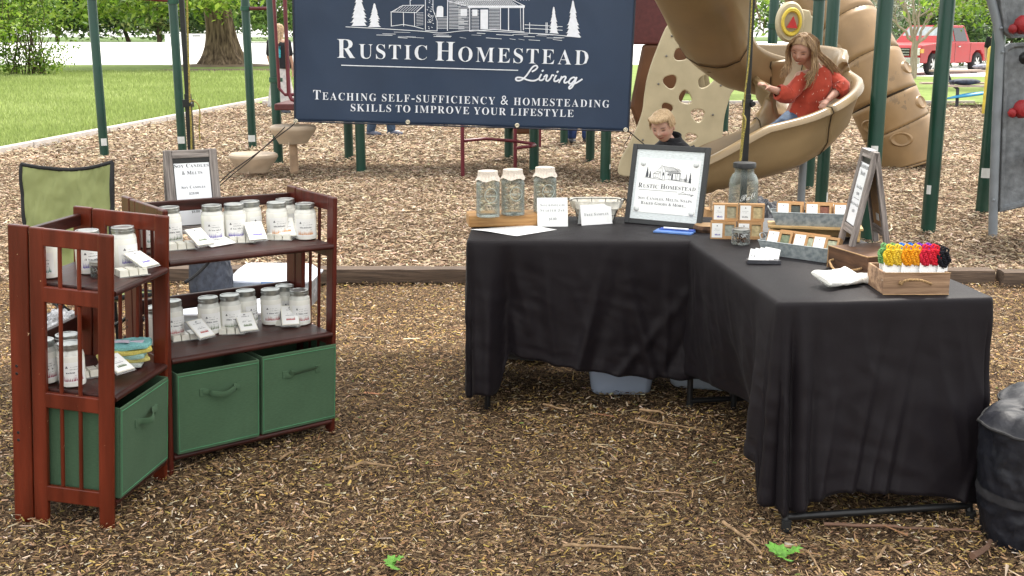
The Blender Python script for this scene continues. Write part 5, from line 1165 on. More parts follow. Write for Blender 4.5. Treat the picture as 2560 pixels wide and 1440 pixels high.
# small brown tin jar
def small_jar(M, label, content, r=.027, h=.045, contents='coffee'):
    t = thing('small_jar', label, 'jar', M); mb = MB(); mb.lathe([(.001, 0), (r * .9, 0), (r, .004), (r, h * .72), (r * .92, h * .78)], 24, cap0=False, cap1=False); obj('glass', mb, glassmat('thin_glass', (.97, .98, .98), .03, .95), t)
    mb = MB(); mb.lathe([(r * .93, h * .76), (r * 1.02, h * .78), (r * 1.02, h * .86), (r * .99, h * .87), (r * .99, h * .98), (r * .9, h), (.001, h * .99)], 28, cap1=False); obj('lid', mb, LID, t)
    bn_ = MB(); rr = random.Random(4)
    for k in range(90):
        a = rr.uniform(0, 6.28); q = (r * .86) * (1 if k < 60 else rr.random()); z = rr.uniform(.006, h * .70); bn_.ell((q * math.cos(a), q * math.sin(a), z), .0045, .003, .0028, 7, 5, Rm=Euler((rr.random() * 3, rr.random() * 3, rr.random() * 3)).to_matrix())
    obj('beans', bn_, content, t); return t
BEAN = mat('coffee_bean', (.085, .033, .017), .35, .2, 90)
p = wpos(MAs, HA[0], 250, 692); small_jar(TR(p), 'small dark jar with metal lid at the front of the narrow top shelf', BEAN, .028, .052)

# wax melts in clear clamshells
_cube = None
SHELLP = glassmat('clear_clamshell', (.95, .96, .96), .12, .84, (.5, .5, .5))
def melt(M, label, col=None, flip=False):
    global _cube
    if _cube is None:
        mb = MB(); mb.box(-.0145, .0145, -.0142, .0142, 0, .021, top=(.002, .002)); _cube = [mb.mesh('wax_cube', WAX)]
        mb = MB(); mb.box(-.031, .031, -.045, .045, -.004, .0); mb.box(-.040, .040, -.054, .054, -.0012, .0); _cube.append(mb.mesh('tray_rim', WAX))
        mb = MB(); mb.box(-.035, .035, -.049, .049, .0005, .0175); _cube.append(mb.mesh('clear_shell', SHELLP))
        mb = MB(); mb.box(-.037, .037, -.052, .052, -.0022, -.0016); _cube.append(mb.mesh('flange', SHELLP))
        mb = MB(); mb.box(-.0335, .0335, -.047, .047, -.0165, -.004, top=(-.0, -.0)); _cube.append(mb.mesh('wax_base', WAX))
    t = thing('wax_melt_pack', label, 'wax melts', M, 'packs of wax melts')
    s = -1 if flip else 1
    for i in range(2):
        for j in range(3): obj('wax_cube', _cube[0], None, t, T((-.0155 + .031 * i, -.031 + .031 * j, 0)) @ (RX(math.pi) if not flip else Matrix()))
    if not flip:
        for ch in t.children: ch.matrix_local = T(ch.matrix_local.translation + Vector((0, 0, 0)))@RX(math.pi)@T((0,0,-.0))
    obj('flange', _cube[3], None, t)
    if not flip:       # label side up
        obj('wax_base', _cube[4], None, t, T((0, 0, .0045)) @ SCL(1, 1, .25))
        mb = MB(); mb.box(-.030, .030, -.043, .043, .0036, .0044); l = obj('label', mb, LABEL, t)
        f = lambda x, z: (x, z, .0048); rr = random.Random(len(label)); mb = MB(); squig(mb, -.016, .018, -.004, .004, f, rr); squig(mb, -.01, .012, .004, .002, f, rr); squig(mb, -.016, .016, .022, .005, f, rr); mb.add([f(-.006, .031), f(.006, .031), f(0, .037)], [(0, 1, 2)]); obj('label_text', mb, TXT, l)
        if col:
            mb = MB(); x = -.016
            while x < .016: w_ = rr.uniform(.003, .005); hh = rr.uniform(.009, .016); mb.add([f(x, -.026), f(x + w_, -.026), f(x + w_ * .5, -.026 + hh)], [(0, 1, 2)]); x += w_ * .9
            obj('treeline_print', mb, PRC[col], l)
    return t
def melt_pair(Mu, h, px0, py0, px1, py1, col, where, yaw=.3, tilt=32):
    wp = lambda a, b: Mu @ Vector((a, b, h)) if a < 1 else wpos(Mu, h, a, b)
    p = wp(px0, py0); a = -math.atan2(p.x, p.y)
    melt(TR(p + Vector((0, 0, .003)), a + 1.2 + yaw), 'wax melt pack lying wax side up ' + where, None, True)
    q = wp(px1, py1); melt(TR(q + Vector((0, 0, .043)), a + yaw) @ RX(R(tilt)) @ T((0, 0, .0)), col + '-label wax melt pack leaning ' + where, col)
melt_pair(MBs, HB[0], 452, 622, 500, 622, 'green', 'by the left post, top shelf', .55, 30)
p = wpos(MBs, HB[0], 545, 612); t = thing('price_card', 'white card lying tilted between melt packs on the top shelf', 'card', TR(p + Vector((0, 0, .012)), .9) @ RX(R(16)), 'x'); del t['group']
obj('card', MB().box(-.055, .055, -.035, .035, 0, .0015), LABEL, t); mb = MB(); rr = random.Random(3); squig(mb, -.03, .04, -.01, .006, lambda x, z: (x, z, .002), rr); squig(mb, -.02, .03, .01, .008, lambda x, z: (x, z, .002), rr); obj('card_text', mb, TXT, t)
melt_pair(MBs, HB[0], 606, 605, 640, 606, 'blue', 'before the blue-label jars, top shelf', .25, 36)
melt_pair(MBs, HB[0], 700, 598, 716, 596, 'orange', 'before the orange-label jars, top shelf', .15, 38)
melt_pair(MBs, HB[1], 460, 848, 503, 850, 'red', 'at the left end of the lower shelf', .6, 32)
melt_pair(MBs, HB[1], 580, 832, 617, 832, 'green', 'before the green-label jars, lower shelf', .25, 34)
melt_pair(MBs, HB[1], 722, 812, 726, 815, 'red', 'before the red-label jars, lower shelf', .05, 40)
melt_pair(MAs, HA[0], .225, .050, .275, .035, 'blue', 'at the front edge of the narrow shelf top', .7, 22)
melt_pair(MAs, HA[1], 232, 938, 296, 940, 'green', 'under the washcloths', .6, 24)
# knitted washcloths
KN = lambda n, c: mat(n, c, .95, .1, 260, 1.2, 320, .05)
p = wpos(MAs, HA[1], 308, 912); rr = random.Random(8)
for k, (n_, c, lab) in enumerate((('knit_white', (.6, .65, .62), 'white knitted washcloth at the bottom of the small stack'), ('knit_pale_yellow', (.62, .55, .20), 'pale yellow knitted washcloth in the stack, second from below'), ('knit_mint', (.35, .55, .50), 'thin mint knitted washcloth in the middle of the stack'), ('knit_yellow', (.68, .58, .16), 'yellow knitted washcloth just under the topmost aqua one'), ('knit_aqua', (.25, .55, .55), 'aqua knitted washcloth with paper band on top of the stack'))):
    mb = MB(); s_ = .072 + .005 * (k % 2)
    def fn(u, v, s_=s_, k=k):
        a = 2 * math.pi * u; q = s_ / max(abs(math.cos(a)), abs(math.sin(a))) ** .85; e = 1 - .12 * abs(2 * v - 1) ** 3
        if v in (0, 1): e = .001
        return (q * e * math.cos(a) * (1 + .03 * math.sin(24 * a)), q * e * math.sin(a) * .8, .007 * (2 * min(max(v, .2), .8) - 1) / .6 * 1.0 + .003 * math.sin(3 * a + k) )
    mb.grid(fn, 60, 8, wrap=True); o = obj('washcloth', mb, KN(n_, c), None, TR(p + Vector((-.006 + .006 * k, .004 * k, .010 + .0145 * k)), .35 + rr.uniform(-.25, .25))); tag(o, lab, 'washcloth', 'stack of knitted washcloths')
b_ = MB(); b_.grid(lambda u, v: (-.05 + .1 * u, -.017 + .034 * v, .0095 + .002 * math.sin(u * 6)), 8, 2); obj('paper_band', b_, mat('lilac_paper', (.62, .55, .66), .7), o)

# grey frame signs
def aframe(M, w, h, fw, spread, label, lines, papercol=(.80, .82, .88), leg=0.0, back=KRAFT, paper=True, lean=R(8)):
    t = thing('easel_sign', label, 'sign', M); ca = math.asin(spread / 2 / h)
    def half(sgn, nm):
        Mh = T((0, 0, h)) @ RX(sgn * ca) @ T((0, 0, -h)); th = .018
        f = obj(nm, MB().box(0, fw, -th / 2, th / 2, 0 + 0, h), GREYWOODV, t, Mh, bevel=.002); obj('frame_side', MB().box(w - fw, w, -th / 2, th / 2, 0, h), GREYWOODV, f, bevel=.002)
        obj('frame_rail', MB().box(fw + .0005, w - fw - .0005, -th / 2 + .001, th / 2 - .001, h - fw, h - .001), GREYWOOD, f, bevel=.002); obj('frame_rail', MB().box(fw + .0005, w - fw - .0005, -th / 2 + .001, th / 2 - .001, leg, leg + fw), GREYWOOD, f, bevel=.002)
        obj('backboard', MB().box(fw, w - fw, -.002, .003, leg + fw, h - fw), BLACK_METAL if sgn < 0 else back, f)
        return f
    f = half(-1, 'front_frame'); half(1, 'rear_frame')
    y0, y1 = leg + fw, h - fw; pw = w - 2 * fw
    pm = MB(); pm.box(fw + .004, w - fw - .003, -.0042, -.003, y0 + .004, y1 - .02); pp_ = obj('paper', pm, mat('blue_white_paper', papercol, .35, .01, coat=.3), f)
    mb = MB(); H_ = y1 - y0
    for s_, yy, hh, ww in lines: obj('lettering', text(MB(), s_, w / 2, y0 + yy * H_, hh * H_, ww * pw if ww else None, off=-.006), INK, pp_, T((0, -.0050, 0)) @ RX(math.pi / 2))
    mb.box(w / 2 - pw * .31, w / 2 + pw * .31, y0 + lines_rule * H_, y0 + (lines_rule + .006) * H_, 0, .0001)
    obj('rule_line', mb, INK, pp_, T((0, -.0050, 0)) @ RX(math.pi / 2)); return t
lines_rule = .385
p = wpos(MBs, HB[0], 440, 588); q = wpos(MBs, HB[0], 540, 577)
aframe(TR(p + Vector((-.034, .02, .0)), math.atan2((q - p).y, (q - p).x) * .55) , .198, .318, .030, .11, 'grey wood easel sign reading Soy Candles and Melts on the wide shelf', [('Soy Candles', .86, .055, .93), ('& Melts', .755, .055, .55), ('Soy Candles', .55, .042, .64), ('$28.00', .46, .034, .26), ('Soy Melts', .29, .042, .5), ('$8.00', .19, .034, .22)])
# handmade soaps sign stands on the dark crate, turned away
# ================================================================== THINGS ON THE TABLES
TT = TH + .0035
DC = [P(2070, 690, TT)] 
# dark wooden crate, upside down, under the sign
fc = P(2166, 700, TT); crate_h = .078
lft = P(2068, 668, TT); rgt = P(2236, 686, TT)
DWOOD = mat('dark_crate_wood', (.13, .065, .035), .65, .35, 5, .4, 20, .3, col2=(.045, .022, .013), stretch=(1.2, 1.2, 9)); LWOOD = mat('light_edge_wood', (.45, .28, .14), .6, .2, 12)
dx = (rgt - fc).normalized(); lx = lft - fc
ang_ = math.atan2(lx.y, lx.x)       # direction along the left-front face
t = thing('wooden_crate', 'dark stained wooden crate turned upside down under the soap sign', 'crate', T(fc) @ RZ(ang_)); Lc = lx.length
obj('box', MB().box(0, Lc, -.20, 0, 0, crate_h), DWOOD, t, bevel=.003)
mb = MB()
for a, b in (((0, 0, crate_h), (Lc, 0, crate_h)), ((0, 0, crate_h), (0, -.2, crate_h)), ((Lc, 0, 0), (Lc, 0, crate_h))): mb.tube([a, b], .0022, 6)
obj('worn_edge', mb, LWOOD, t); ROPE = mat('jute_rope', (.40, .25, .12), .9, .3, 220, .8, 300)
mb = MB(); mb.tube(crom([Vector(v) for v in ((.03, 0, .035), (.035, .016, .030), (Lc * .45, .045, .012), (Lc - .04, .02, .028), (Lc - .035, 0, .035))], 6), .0042, 8); obj('rope_handle', mb, ROPE, t)
# A-frame soaps sign, seen from its side: its front faces left-front
s0 = P(2152, 607, TT + crate_h); s1 = P(2196, 632, TT + crate_h)
s0 = P(2143, 604, TT + crate_h * .8); d_ = s1 - s0
lines_rule = .39
sg = aframe(TR(s0, math.atan2(d_.y, d_.x)), .185, .345, .028, .125, 'grey wood easel sign reading Handmade Soaps standing on the dark crate', [('Handmade', .84, .07, .92), ('Soaps', .74, .07, .5), ('Soap Bars', .54, .05, .6), ('$9.00', .45, .04, .26), ('Soap Saver Bags', .29, .045, .9), ('$5.00', .19, .04, .22)], leg=.045)
obj('hinge', MB().box(.02, .13, -.012, .016, .342, .346), mat('silver_hinge', (.4, .4, .42), .3, metal=.8), sg)
obj('price_sticker', MB().box(.09, .125, -.0065, -.0045, .095, .12), WHITE, [c for c in sg.children if c.name.startswith('rear_frame')][0])

# crate of crocheted scrubbers
c0 = P(2207, 737, TT); c1 = P(2372, 737, TT); cw_ = (c1 - c0).length; t = thing('wooden_crate', 'light rustic wooden crate with rope handle holding rainbow crocheted scrubbers', 'crate', frame_from(c0, c1 - c0, None, 0)); RUST = mat('rustic_crate_wood', (.42, .27, .17), .75, .4, 4, .6, 14, .2, col2=(.17, .10, .065), stretch=(1.2, 8, 16), detail=7); ch = .071; cd = .165
obj('front_board', MB().box(0, cw_, 0, .008, 0, ch), RUST, t, bevel=.002); obj('back_board', MB().box(0, cw_, cd - .008, cd, 0, ch), RUST, t, bevel=.002); obj('side_board', MB().box(0, .008, .0085, cd - .0085, 0, ch), RUST, t, bevel=.002); obj('side_board', MB().box(cw_ - .008, cw_, .0085, cd - .0085, 0, ch), RUST, t, bevel=.002); obj('floor_board', MB().box(.008, cw_ - .008, .008, cd - .008, 0, .006), RUST, t)
mb = MB(); mb.tube([(0, -.0005, 0.001), (cw_, -.0005, 0.001)], .0016, 6); mb.tube([(0, -.0005, ch), (cw_, -.0005, ch)], .0016, 6); obj('worn_edge', mb, LWOOD, t)
mb = MB(); mb.tube(crom([Vector(v) for v in ((.052, .004, .042), (.052, -.008, .042), (.075, -.016, .052), (.115, -.018, .050), (.145, -.010, .038), (.148, .004, .036))], 6), .0042, 8); mb.ell((.052, -.008, .040), .008, .006, .008, 10, 8); obj('rope_handle', mb, ROPE, t)
CM = t.matrix_world.copy()
cols = [('yellow', (.75, .50, .04)), ('golden', (.75, .52, .06)), ('orange', (.80, .33, .02)), ('amber', (.80, .36, .03)), ('crimson', (.62, .03, .06)), ('red', (.66, .03, .05)), ('black', (.02, .02, .025))]
cols2 = [('sage green', (.16, .36, .14)), ('olive green', (.18, .33, .12)), ('bright blue', (.03, .18, .62)), ('royal blue', (.03, .16, .58)), ('violet', (.18, .05, .42)), ('purple', (.2, .05, .4)), ('dark brown', (.07, .045, .04))]
rr = random.Random(15)
def scrubber(x, y, z, nm, c, row, i):
    w = CM @ Vector((x, y, z)); t = thing('crochet_scrubber', f'{nm} crocheted scrubber on white card, {row} row of the rustic crate', 'scrubber', TR(w, math.atan2((c1 - c0).y, (c1 - c0).x) + .18) , 'crocheted scrubbers in the crate')
    k = KN('yarn_' + nm.replace(' ', '_'), c); mb = MB()
    if row == 'front': mb.box(-.017, .017, 0, .0012, -.045, .014); obj('backing_card', mb, LABEL, t, RX(R(-14)) @ RY(R(10))); m2 = MB(); squig(m2, -.004, .004, .001, .009, lambda x, z: (x, -.0006, z), rr); obj('card_text', m2, TXT, t, RX(R(-14)) @ RY(R(10)))
    mb = MB(); 
    for q in range(9):
        zz = .010 + q * .0052; ww = .0185 * math.sin(math.pi * (q + 1.2) / 11) ** .6; n_ = 7
        for s_ in range(n_): xx = -ww + 2 * ww * s_ / (n_ - 1); mb.ell((xx + rr.uniform(-.0008, .0008), .004 * math.cos(s_ * 2 + q) - .002, zz + .0015 * math.sin(s_ * 2.2)), .0047, .0075, .0046, 8, 6)
    lp = [(-.009, 0, .055), (-.012, 0, .066), (-.004, .002, .072), (.004, 0, .066), (.002, 0, .056)]; mb.tube(crom([Vector(v) for v in lp], 4), .0034, 6); mb.tube(crom([Vector((-v[0] * 1.1, v[1] - .003, v[2] - .003)) for v in lp], 4), .0032, 6)
    obj('crochet', mb, k, t, RX(R(-16)) @ RY(R(10)))
for i, (nm, c) in enumerate(cols): scrubber(.022 + i * .0287, .03 + .004 * (i % 2), ch + .012 - .002 * (i == 6) * 3, nm, c, 'front', i)
for i, (nm, c) in enumerate(cols2): scrubber(.026 + i * .0287, .095, ch + .004, nm, c, 'back', i)
for i in range(3):
    w = CM @ Vector((cw_ / 2, .02 + i * .03, .01)); o = obj('card_bundle', MB().box(-.09, .09, 0, .004, 0, .075), LABEL, None, frame_from(w, c1 - c0, None, 0) @ RX(R(-12))); tag(o, ['white backing card row at the front of the rustic crate', 'white backing card row in the middle of the rustic crate', 'white backing card row at the back of the rustic crate'][i], 'card')

# folded white cloths
def folded(px, py, L_, W_2, rot, label, tilt=0, z=0, seed=1, txt=True):
    w = P(px, py, TT + z); mb = MB()
    def fn(u, v):
        a = 2 * math.pi * v; x = (u - .5) * L_; th = .011 * (1 + .25 * math.sin(u * 5 + seed)); y = W_2 / 2 * math.copysign(abs(math.cos(a)) ** .45, math.cos(a)); zz = th + th * math.copysign(abs(math.sin(a)) ** .7, math.sin(a)); e = min(1, min(u, 1 - u) * 14 + .35)
        return (x + .004 * noise.noise((u * 4, v * 6, seed)), y * (1 + .05 * noise.noise((u * 5, seed, 1))) , (zz - th) * e + th + .003 * noise.noise((u * 9, v * 5, seed)))
    mb.grid(fn, 40, 24, wrap=False); 
    for s_ in (0, 1): mb.add([fn(s_, k / 24) for k in range(24)], [tuple(range(24))])
    o = obj('folded_cloth', mb, mat('white_terry', (.80, .79, .76), .95, .05, 200, 1.2, 330, .05), None, TR(w, rot) @ RX(R(tilt))); tag(o, label, 'cloth', 'folded white cloths')
    if txt:
        m2 = MB(); r2 = random.Random(2); 
        for yy in (-.012, 0, .012): squig(m2, -.03, .035, yy, .004, lambda x, z: (x, z, .0245), r2)
        obj('sewn_print', m2, mat('pale_ink', (.35, .36, .4), .7), o)
    return o
folded(2134, 706, .15, .075, .15, 'folded white cloth underneath, poking out to the right', 0, 0, 4, False)
folded(2092, 700, .150, .095, .50, 'folded white printed cloth lying on top of another cloth', 16, .018, 2)

# soap boxes
SOAPS = {k: mat('soap_' + k, c, .5, .35, 60, .2, col2=tuple(min(1, x * .45) for x in c)) for k, c in dict(oat=(.42, .38, .26), cream=(.62, .50, .28), grey=(.40, .42, .36), green=(.20, .24, .15), brown=(.22, .075, .045), dark=(.06, .07, .06), pale=(.48, .50, .36)).items()}
def soapbox(M, soap, label, lab_left=True, hand=None, group='kraft soap boxes'):
    t = thing('soap_box', label, 'soap box', M, group); w, d, h = .100, .030, .070
    mb = MB(); fr = [(.056, .012), (.092, .012), (.092, .060), (.056, .060)]
    v = [(0, 0, 0), (w, 0, 0), (w, 0, h), (0, 0, h)] + [(x, 0, z) for x, z in fr] + [(x, .003, z) for x, z in fr]
    mb.add(v, [(0, 1, 5, 4), (1, 2, 6, 5), (2, 3, 7, 6), (3, 0, 4, 7), (4, 5, 9, 8), (5, 6, 10, 9), (6, 7, 11, 10), (7, 4, 8, 11)]); mb.add([(0, 0, 0), (w, 0, 0), (w, d, 0), (0, d, 0), (0, 0, h), (w, 0, h), (w, d, h), (0, d, h)], [(0, 3, 2, 1), (4, 5, 6, 7), (1, 2, 6, 5), (2, 3, 7, 6), (3, 0, 4, 7)])
    obj('carton', mb, KRAFT, t)
    mb = MB(); mb.box(.0555, .0925, .0032, .02, .0115, .056); obj('soap_bar', mb, SOAPS[soap], t)
    mb = MB(); mb.box(.004, .046, -.0010, -.0002, .006, .064); l = obj('label', mb, LABEL, t); f = lambda x, z: (x, -.0014, z); m2 = MB(); rr_ = random.Random(len(label)); m2.add([f(.022, .052), f(.028, .052), f(.025, .058)], [(0, 1, 2)]); squig(m2, .012, .038, .040, .002, f, rr_); squig(m2, .014, .036, .034, .0018, f, rr_); obj('label_text', m2, TXT, l)
    if hand: m3 = MB(); squig(m3, .012, .038, .015, .008, f, rr_); obj('treeline_print', m3, hand, l)
    return t
BLU = PRC['blue']; GRY = mat('grey_ink', (.25, .26, .28), .6)
b0 = P(1776, 597, TT); yb = -.12
soapbox(TR(b0, yb), 'grey', 'kraft soap box with blue print at the bottom left of the stack', hand=BLU); soapbox(TR(b0 + Vector((.106, -.008, 0)), yb), 'cream', 'kraft soap box at the bottom right of the stack behind the bean jar', hand=GRY)
soapbox(TR(b0 + Vector((.008, .012, .0712)), yb), 'oat', 'kraft soap box with speckled soap at the top left of the stack', hand=BLU); soapbox(TR(b0 + Vector((.112, .004, .0712)), yb - .03), 'cream', 'kraft soap box with cream soap at the top right of the stack', hand=GRY)
b2 = soapbox(TR(b0 + Vector((.118, .045, .0)), yb), 'cream', 'kraft soap box standing behind the stack beside the tray')
# log slice
g = P(1768, 577, TT); t = thing('log_slice', 'small round log slice behind the framed sign corner', 'log slice', T(g)); mb = MB(); mb.lathe([(.055, 0), (.06, .012), (.055, .026)], 28); obj('bark', mb, mat('log_bark', (.12, .07, .045), .9, .3, 30, .5), t); mb = MB(); mb.lathe([(.001, .0266), (.053, .0266)], 28, cap0=False, cap1=False); obj('cut_face', mb, LWOOD, t)
# trays
GALV = mat('galvanised_steel', (.44, .48, .50), .45, .45, 60, .1, 60, .5, metal=.35, col2=(.22, .26, .28))
def tray(p0, p1, z0, h, d, label, kink=0):
    c = Vector(((p0.x + p1.x) / 2, (p0.y + p1.y) / 2, z0)); L_ = (p1 - p0).length; M = frame_from((p0.x, p0.y, z0), p1 - p0, None, 0); t = thing('metal_tray', label, 'tray', M)
    i = .022; o_ = [(0, 0), (L_, 0), (L_, d), (0, d)]; n_ = [(i, i * .4), (L_ - i, i * .4), (L_ - i, d - i * .4), (i, d - i * .4)]; v = [(x, y, h) for x, y in o_] + [(x, y, 0) for x, y in n_]
    mb = MB(); mb.add(v, [(0, 4, 5, 1), (1, 5, 6, 2), (2, 6, 7, 3), (3, 7, 4, 0), (4, 7, 6, 5)]); obj('pan', mb, GALV, t, solid=.0012)
    mb = MB(); mb.tube([(x, y, h) for x, y in o_ + [o_[0]]], .0022, 6); obj('rolled_rim', mb, GALV, t)
    for x, s_ in ((0, -1), (L_, 1)): obj('wire_handle', MB().tube(crom([Vector((x, d * .3, h - .004)), Vector((x + s_ * .012, d * .35, h + .016)), Vector((x + s_ * .012, d * .65, h + .016)), Vector((x, d * .7, h - .004))], 5), .002, 6), GALV, t); return M, L_
a0, a1 = P(1893, 634, TT), P(2076, 660, TT); Mt, Lt = tray(a0, a1, TT, .052, .10, 'galvanised tray of soap boxes in front, on the black cloth')
def row(Mt, y0, zb, xs, back, kinds, pos, tilt=-24):
    for i, (x, s_, h_) in enumerate(zip(xs, kinds, back)):
        soapbox(Mt @ T((x, y0, zb)) @ RX(R(tilt)), s_, pos[i], hand=h_)
row(Mt, .016, .026, [.02, .128, .205], [None, GRY, None], ['green', 'pale', 'pale'], ['kraft soap box leaning at the left of the front tray', 'kraft soap box with dark print leaning mid front tray', 'kraft soap box leaning at the right end of the front tray'])
row(Mt, .052, .024, [.05, .150], [None, None], ['dark', 'dark'], ['kraft soap box in the second row of the front tray, left', 'kraft soap box in the second row of the front tray, right'])
# riser and back tray
r0, r1 = P(1925, 598, TT), P(2150, 606, TT); RZB = .055
M_ = frame_from((r0.x, r0.y, TT), r1 - r0, None, 0); Lr = (r1 - r0).length; t = thing('wooden_riser', 'pale wooden riser box carrying the rear galvanised tray', 'riser', M_); obj('top_board', MB().box(-.01, Lr + .01, 0, .13, RZB - .010, RZB), mat('pale_riser_wood', (.55, .36, .16), .55, .2, 6, .2, 20, stretch=(1, 10, 10)), t, bevel=.002); obj('side_board', MB().box(0, .01, .004, .126, 0, RZB - .0105), MATS['pale_riser_wood'], t); obj('side_board', MB().box(Lr - .01, Lr, .004, .126, 0, RZB - .0105), MATS['pale_riser_wood'], t); obj('back_board', MB().box(.0105, Lr - .0105, .116, .126, 0, RZB - .0105), MATS['pale_riser_wood'], t)
Mt2, Lt2 = tray(M_ @ Vector((.0, .012, 0)), M_ @ Vector((Lr, .012, 0)), TT + RZB + .0005, .052, .10, 'galvanised tray of soap boxes at the rear, raised on a wooden riser')
row(Mt2, .016, .026, [.022, .135, .245], [None, None, None], ['dark', 'brown', 'dark'], ['kraft soap box with dark soap, left in the raised tray', 'kraft soap box with brown soap, middle of the raised tray', 'kraft soap box with dark soap, right in the raised tray'], -28)
row(Mt2, .052, .024, [.03, .14, .24], [None] * 3, ['dark', 'pale', 'pale'], ['kraft soap box hidden behind the left one in the raised tray', 'kraft soap box hidden behind the middle one in the raised tray', 'kraft soap box hidden behind the right one in the raised tray'], -26)
# bean jar
small_jar(TR(P(1851, 610, TT)), 'small jar of coffee beans with silver lid in front of soap boxes', BEAN, .036, .062)
# business card holder
g = P(1908, 656, TT); t = thing('card_holder', 'low dark card rack holding fanned white business cards', 'card holder', TR(g, -.12)); obj('base', MB().box(-.06, .06, -.026, .030, 0, .008), mat('smoked_plastic', (.06, .06, .07), .25), t, bevel=.002); obj('tray_front', MB().box(-.06, .06, -.032, -.0265, 0, .014), mat('smoked_plastic', (.06, .06, .07), .25), t, bevel=.001)
for k in range(4):
    c = obj('card', MB().box(-.0275, .0275, 0, .0012, 0, .046), LABEL, t, T((-.028 + k * .019, -.018 + .014 * k, .008)) @ RX(R(-38)) @ RY(R(12))); mb = MB(); squig(mb, -.02, -.005, .014, .012, lambda x, z: (x, -.0004, z), rr); obj('card_text', mb, GRY, c)
# framed main sign
bl_, brr = P(1561, 556, TT), P(1752, 574, TT); Wf = (brr - bl_).length; Hf = .347
lean_ = 13; Ms = frame_from(bl_, brr - bl_, None, 0) @ RX(R(-lean_)); FRM = mat('black_frame', (.03, .032, .035), .4, .1)
t = thing('framed_sign', 'black framed sign with cabin drawing and lettering leaning on the table', 'sign', Ms); b = .022
obj('frame_side', MB().box(0, b, -.006, .012, 0, Hf), FRM, t, bevel=.002); obj('frame_side', MB().box(Wf - b, Wf, -.006, .012, 0, Hf), FRM, t, bevel=.002); obj('frame_rail', MB().box(b, Wf - b, -.006, .012, 0, b), FRM, t, bevel=.002); obj('frame_rail', MB().box(b, Wf - b, -.006, .012, Hf - b, Hf), FRM, t, bevel=.002)
obj('back_panel', MB().box(b, Wf - b, .0, .008, b, Hf - b), mat('brushed_panel', (.64, .69, .72), .35, .1, 60, stretch=(1, 1, 8), coat=.3), t)
obj('easel_leg', MB().box(Wf / 2 - .03, Wf / 2 + .03, 0, .004, 0, Hf * .8), FRM, t, T((0, .012, Hf * .85)) @ RX(R(2 * lean_ + 4)) @ T((0, 0, -Hf * .85)))
x0_, x1_, z0_, z1_ = b + .014, Wf - b - .012, b + .030, Hf - b - .038; pc = obj('paper', MB().box(x0_, x1_, -.0018, -.0006, z0_, z1_), WHITE, t); pw = x1_ - x0_; phh = z1_ - z0_
fS = lambda x, z: (x, -.0024, z)
S = Strokes(lambda x, y, z: (x0_ + pw * (.12 + .76 * (x - 430) / 1690), -.0022 - z, z0_ + phh * (.635 + .24 * (215 - y) / 330))); logo(S, 9, lite=True); obj('cabin_logo', S.mb, INK, pc)
for q_ in (('Rustic Homestead', .5, .455, .088, .93), ('Soy Candles, Melts, Soaps,', .5, .24, .056, .88), ('Baked Goods & More...', .48, .15, .056, .74)): obj('lettering', text(MB(), q_[0], x0_ + pw * q_[1], z0_ + phh * q_[2], phh * q_[3], pw * q_[4], small=.78, off=-.004), INK, pc, T((0, -.0024, 0)) @ RX(math.pi / 2))
mb = MB(); mb.box(x0_ + pw * .05, x0_ + pw * .68, z0_ + phh * .415, z0_ + phh * .42, 0, .0001); obj('rule_line', mb, INK, pc, T((0, -.0024, 0)) @ RX(math.pi / 2))
S = Strokes(lambda x, y, z: (x0_ + pw * (.70 + .25 * (x - 1655) / 483), -.0026 - z, z0_ + phh * (.355 + .075 * (640 - y) / 165))); living(S, 9); obj('lettering', S.mb, INK, pc)
for x, z in ((x0_ + .022, z1_ - .022), (x1_ - .02, z1_ - .016), (x0_ + .014, z0_ + .014), (x1_ - .016, z0_ + .012)): mb = MB(); mb.lathe([(.012, 0), (.012, .003), (.007, .005), (.001, .005)], 20, T((x, -.002, z)) @ RX(R(90)), cap0=False); obj('magnet', mb, mat('pale_steel', (.55, .57, .58), .3, metal=.5), t)
# blue brochure rest
g0, g1 = P(1633, 581, TT), P(1728, 588, TT); M_ = frame_from(g0, g1 - g0, None, 0); t = thing('brochure_holder', 'blue leaflet stack in a low clear holder before the framed sign', 'leaflets', M_); wq = (g1 - g0).length; obj('leaflet', MB().box(0, wq, 0, .075, 0, .006), mat('blue_leaflet', (.12, .25, .60), .4, .1, 20), t); obj('leaflet_top', MB().box(.012, wq - .004, .045, .082, .0065, .010), mat('deep_blue_leaflet', (.02, .07, .40), .35), t); obj('pen', MB().tube([(.03, .052, .014), (wq - .025, .050, .014)], .004, 8), WHITE, t)
# paper sheet
q = [P(1175, 575, TT), P(1292, 590, TT), P(1392, 574, TT), P(1318, 564, TT)]; c = sum(q, Vector()) / 4; mb = MB(); qq = [v - c for v in q]
mb.grid(lambda u, v: tuple((qq[0] * (1 - u) * (1 - v) + qq[1] * u * (1 - v) + qq[2] * u * v + qq[3] * (1 - u) * v) + Vector((0, 0, .002 + .002 * math.sin(u * 5)))), 10, 10); o = obj('paper_sheet', mb, LABEL, None, T(c), solid=.0005); tag(o, 'loose white sign-up sheet lying flat at the left of the back table', 'paper')
m2 = MB(); rr = random.Random(4)
for k in range(7): m2.add([tuple(qq[0].lerp(qq[1], .12 + k * .11).lerp(qq[3].lerp(qq[2], .12 + k * .11), s_) + Vector((0, 0, .0048 + .002 * math.sin((.12 + k * .11) * 5)))) for s_ in (.2, .8)] + [tuple(qq[0].lerp(qq[1], .128 + k * .11).lerp(qq[3].lerp(qq[2], .128 + k * .11), s_) + Vector((0, 0, .0048 + .002 * math.sin((.12 + k * .11) * 5)))) for s_ in (.8, .2)], [(0, 1, 2, 3)])
obj('print_line', m2, mat('pale_ink', (.35, .36, .4), .7), o)
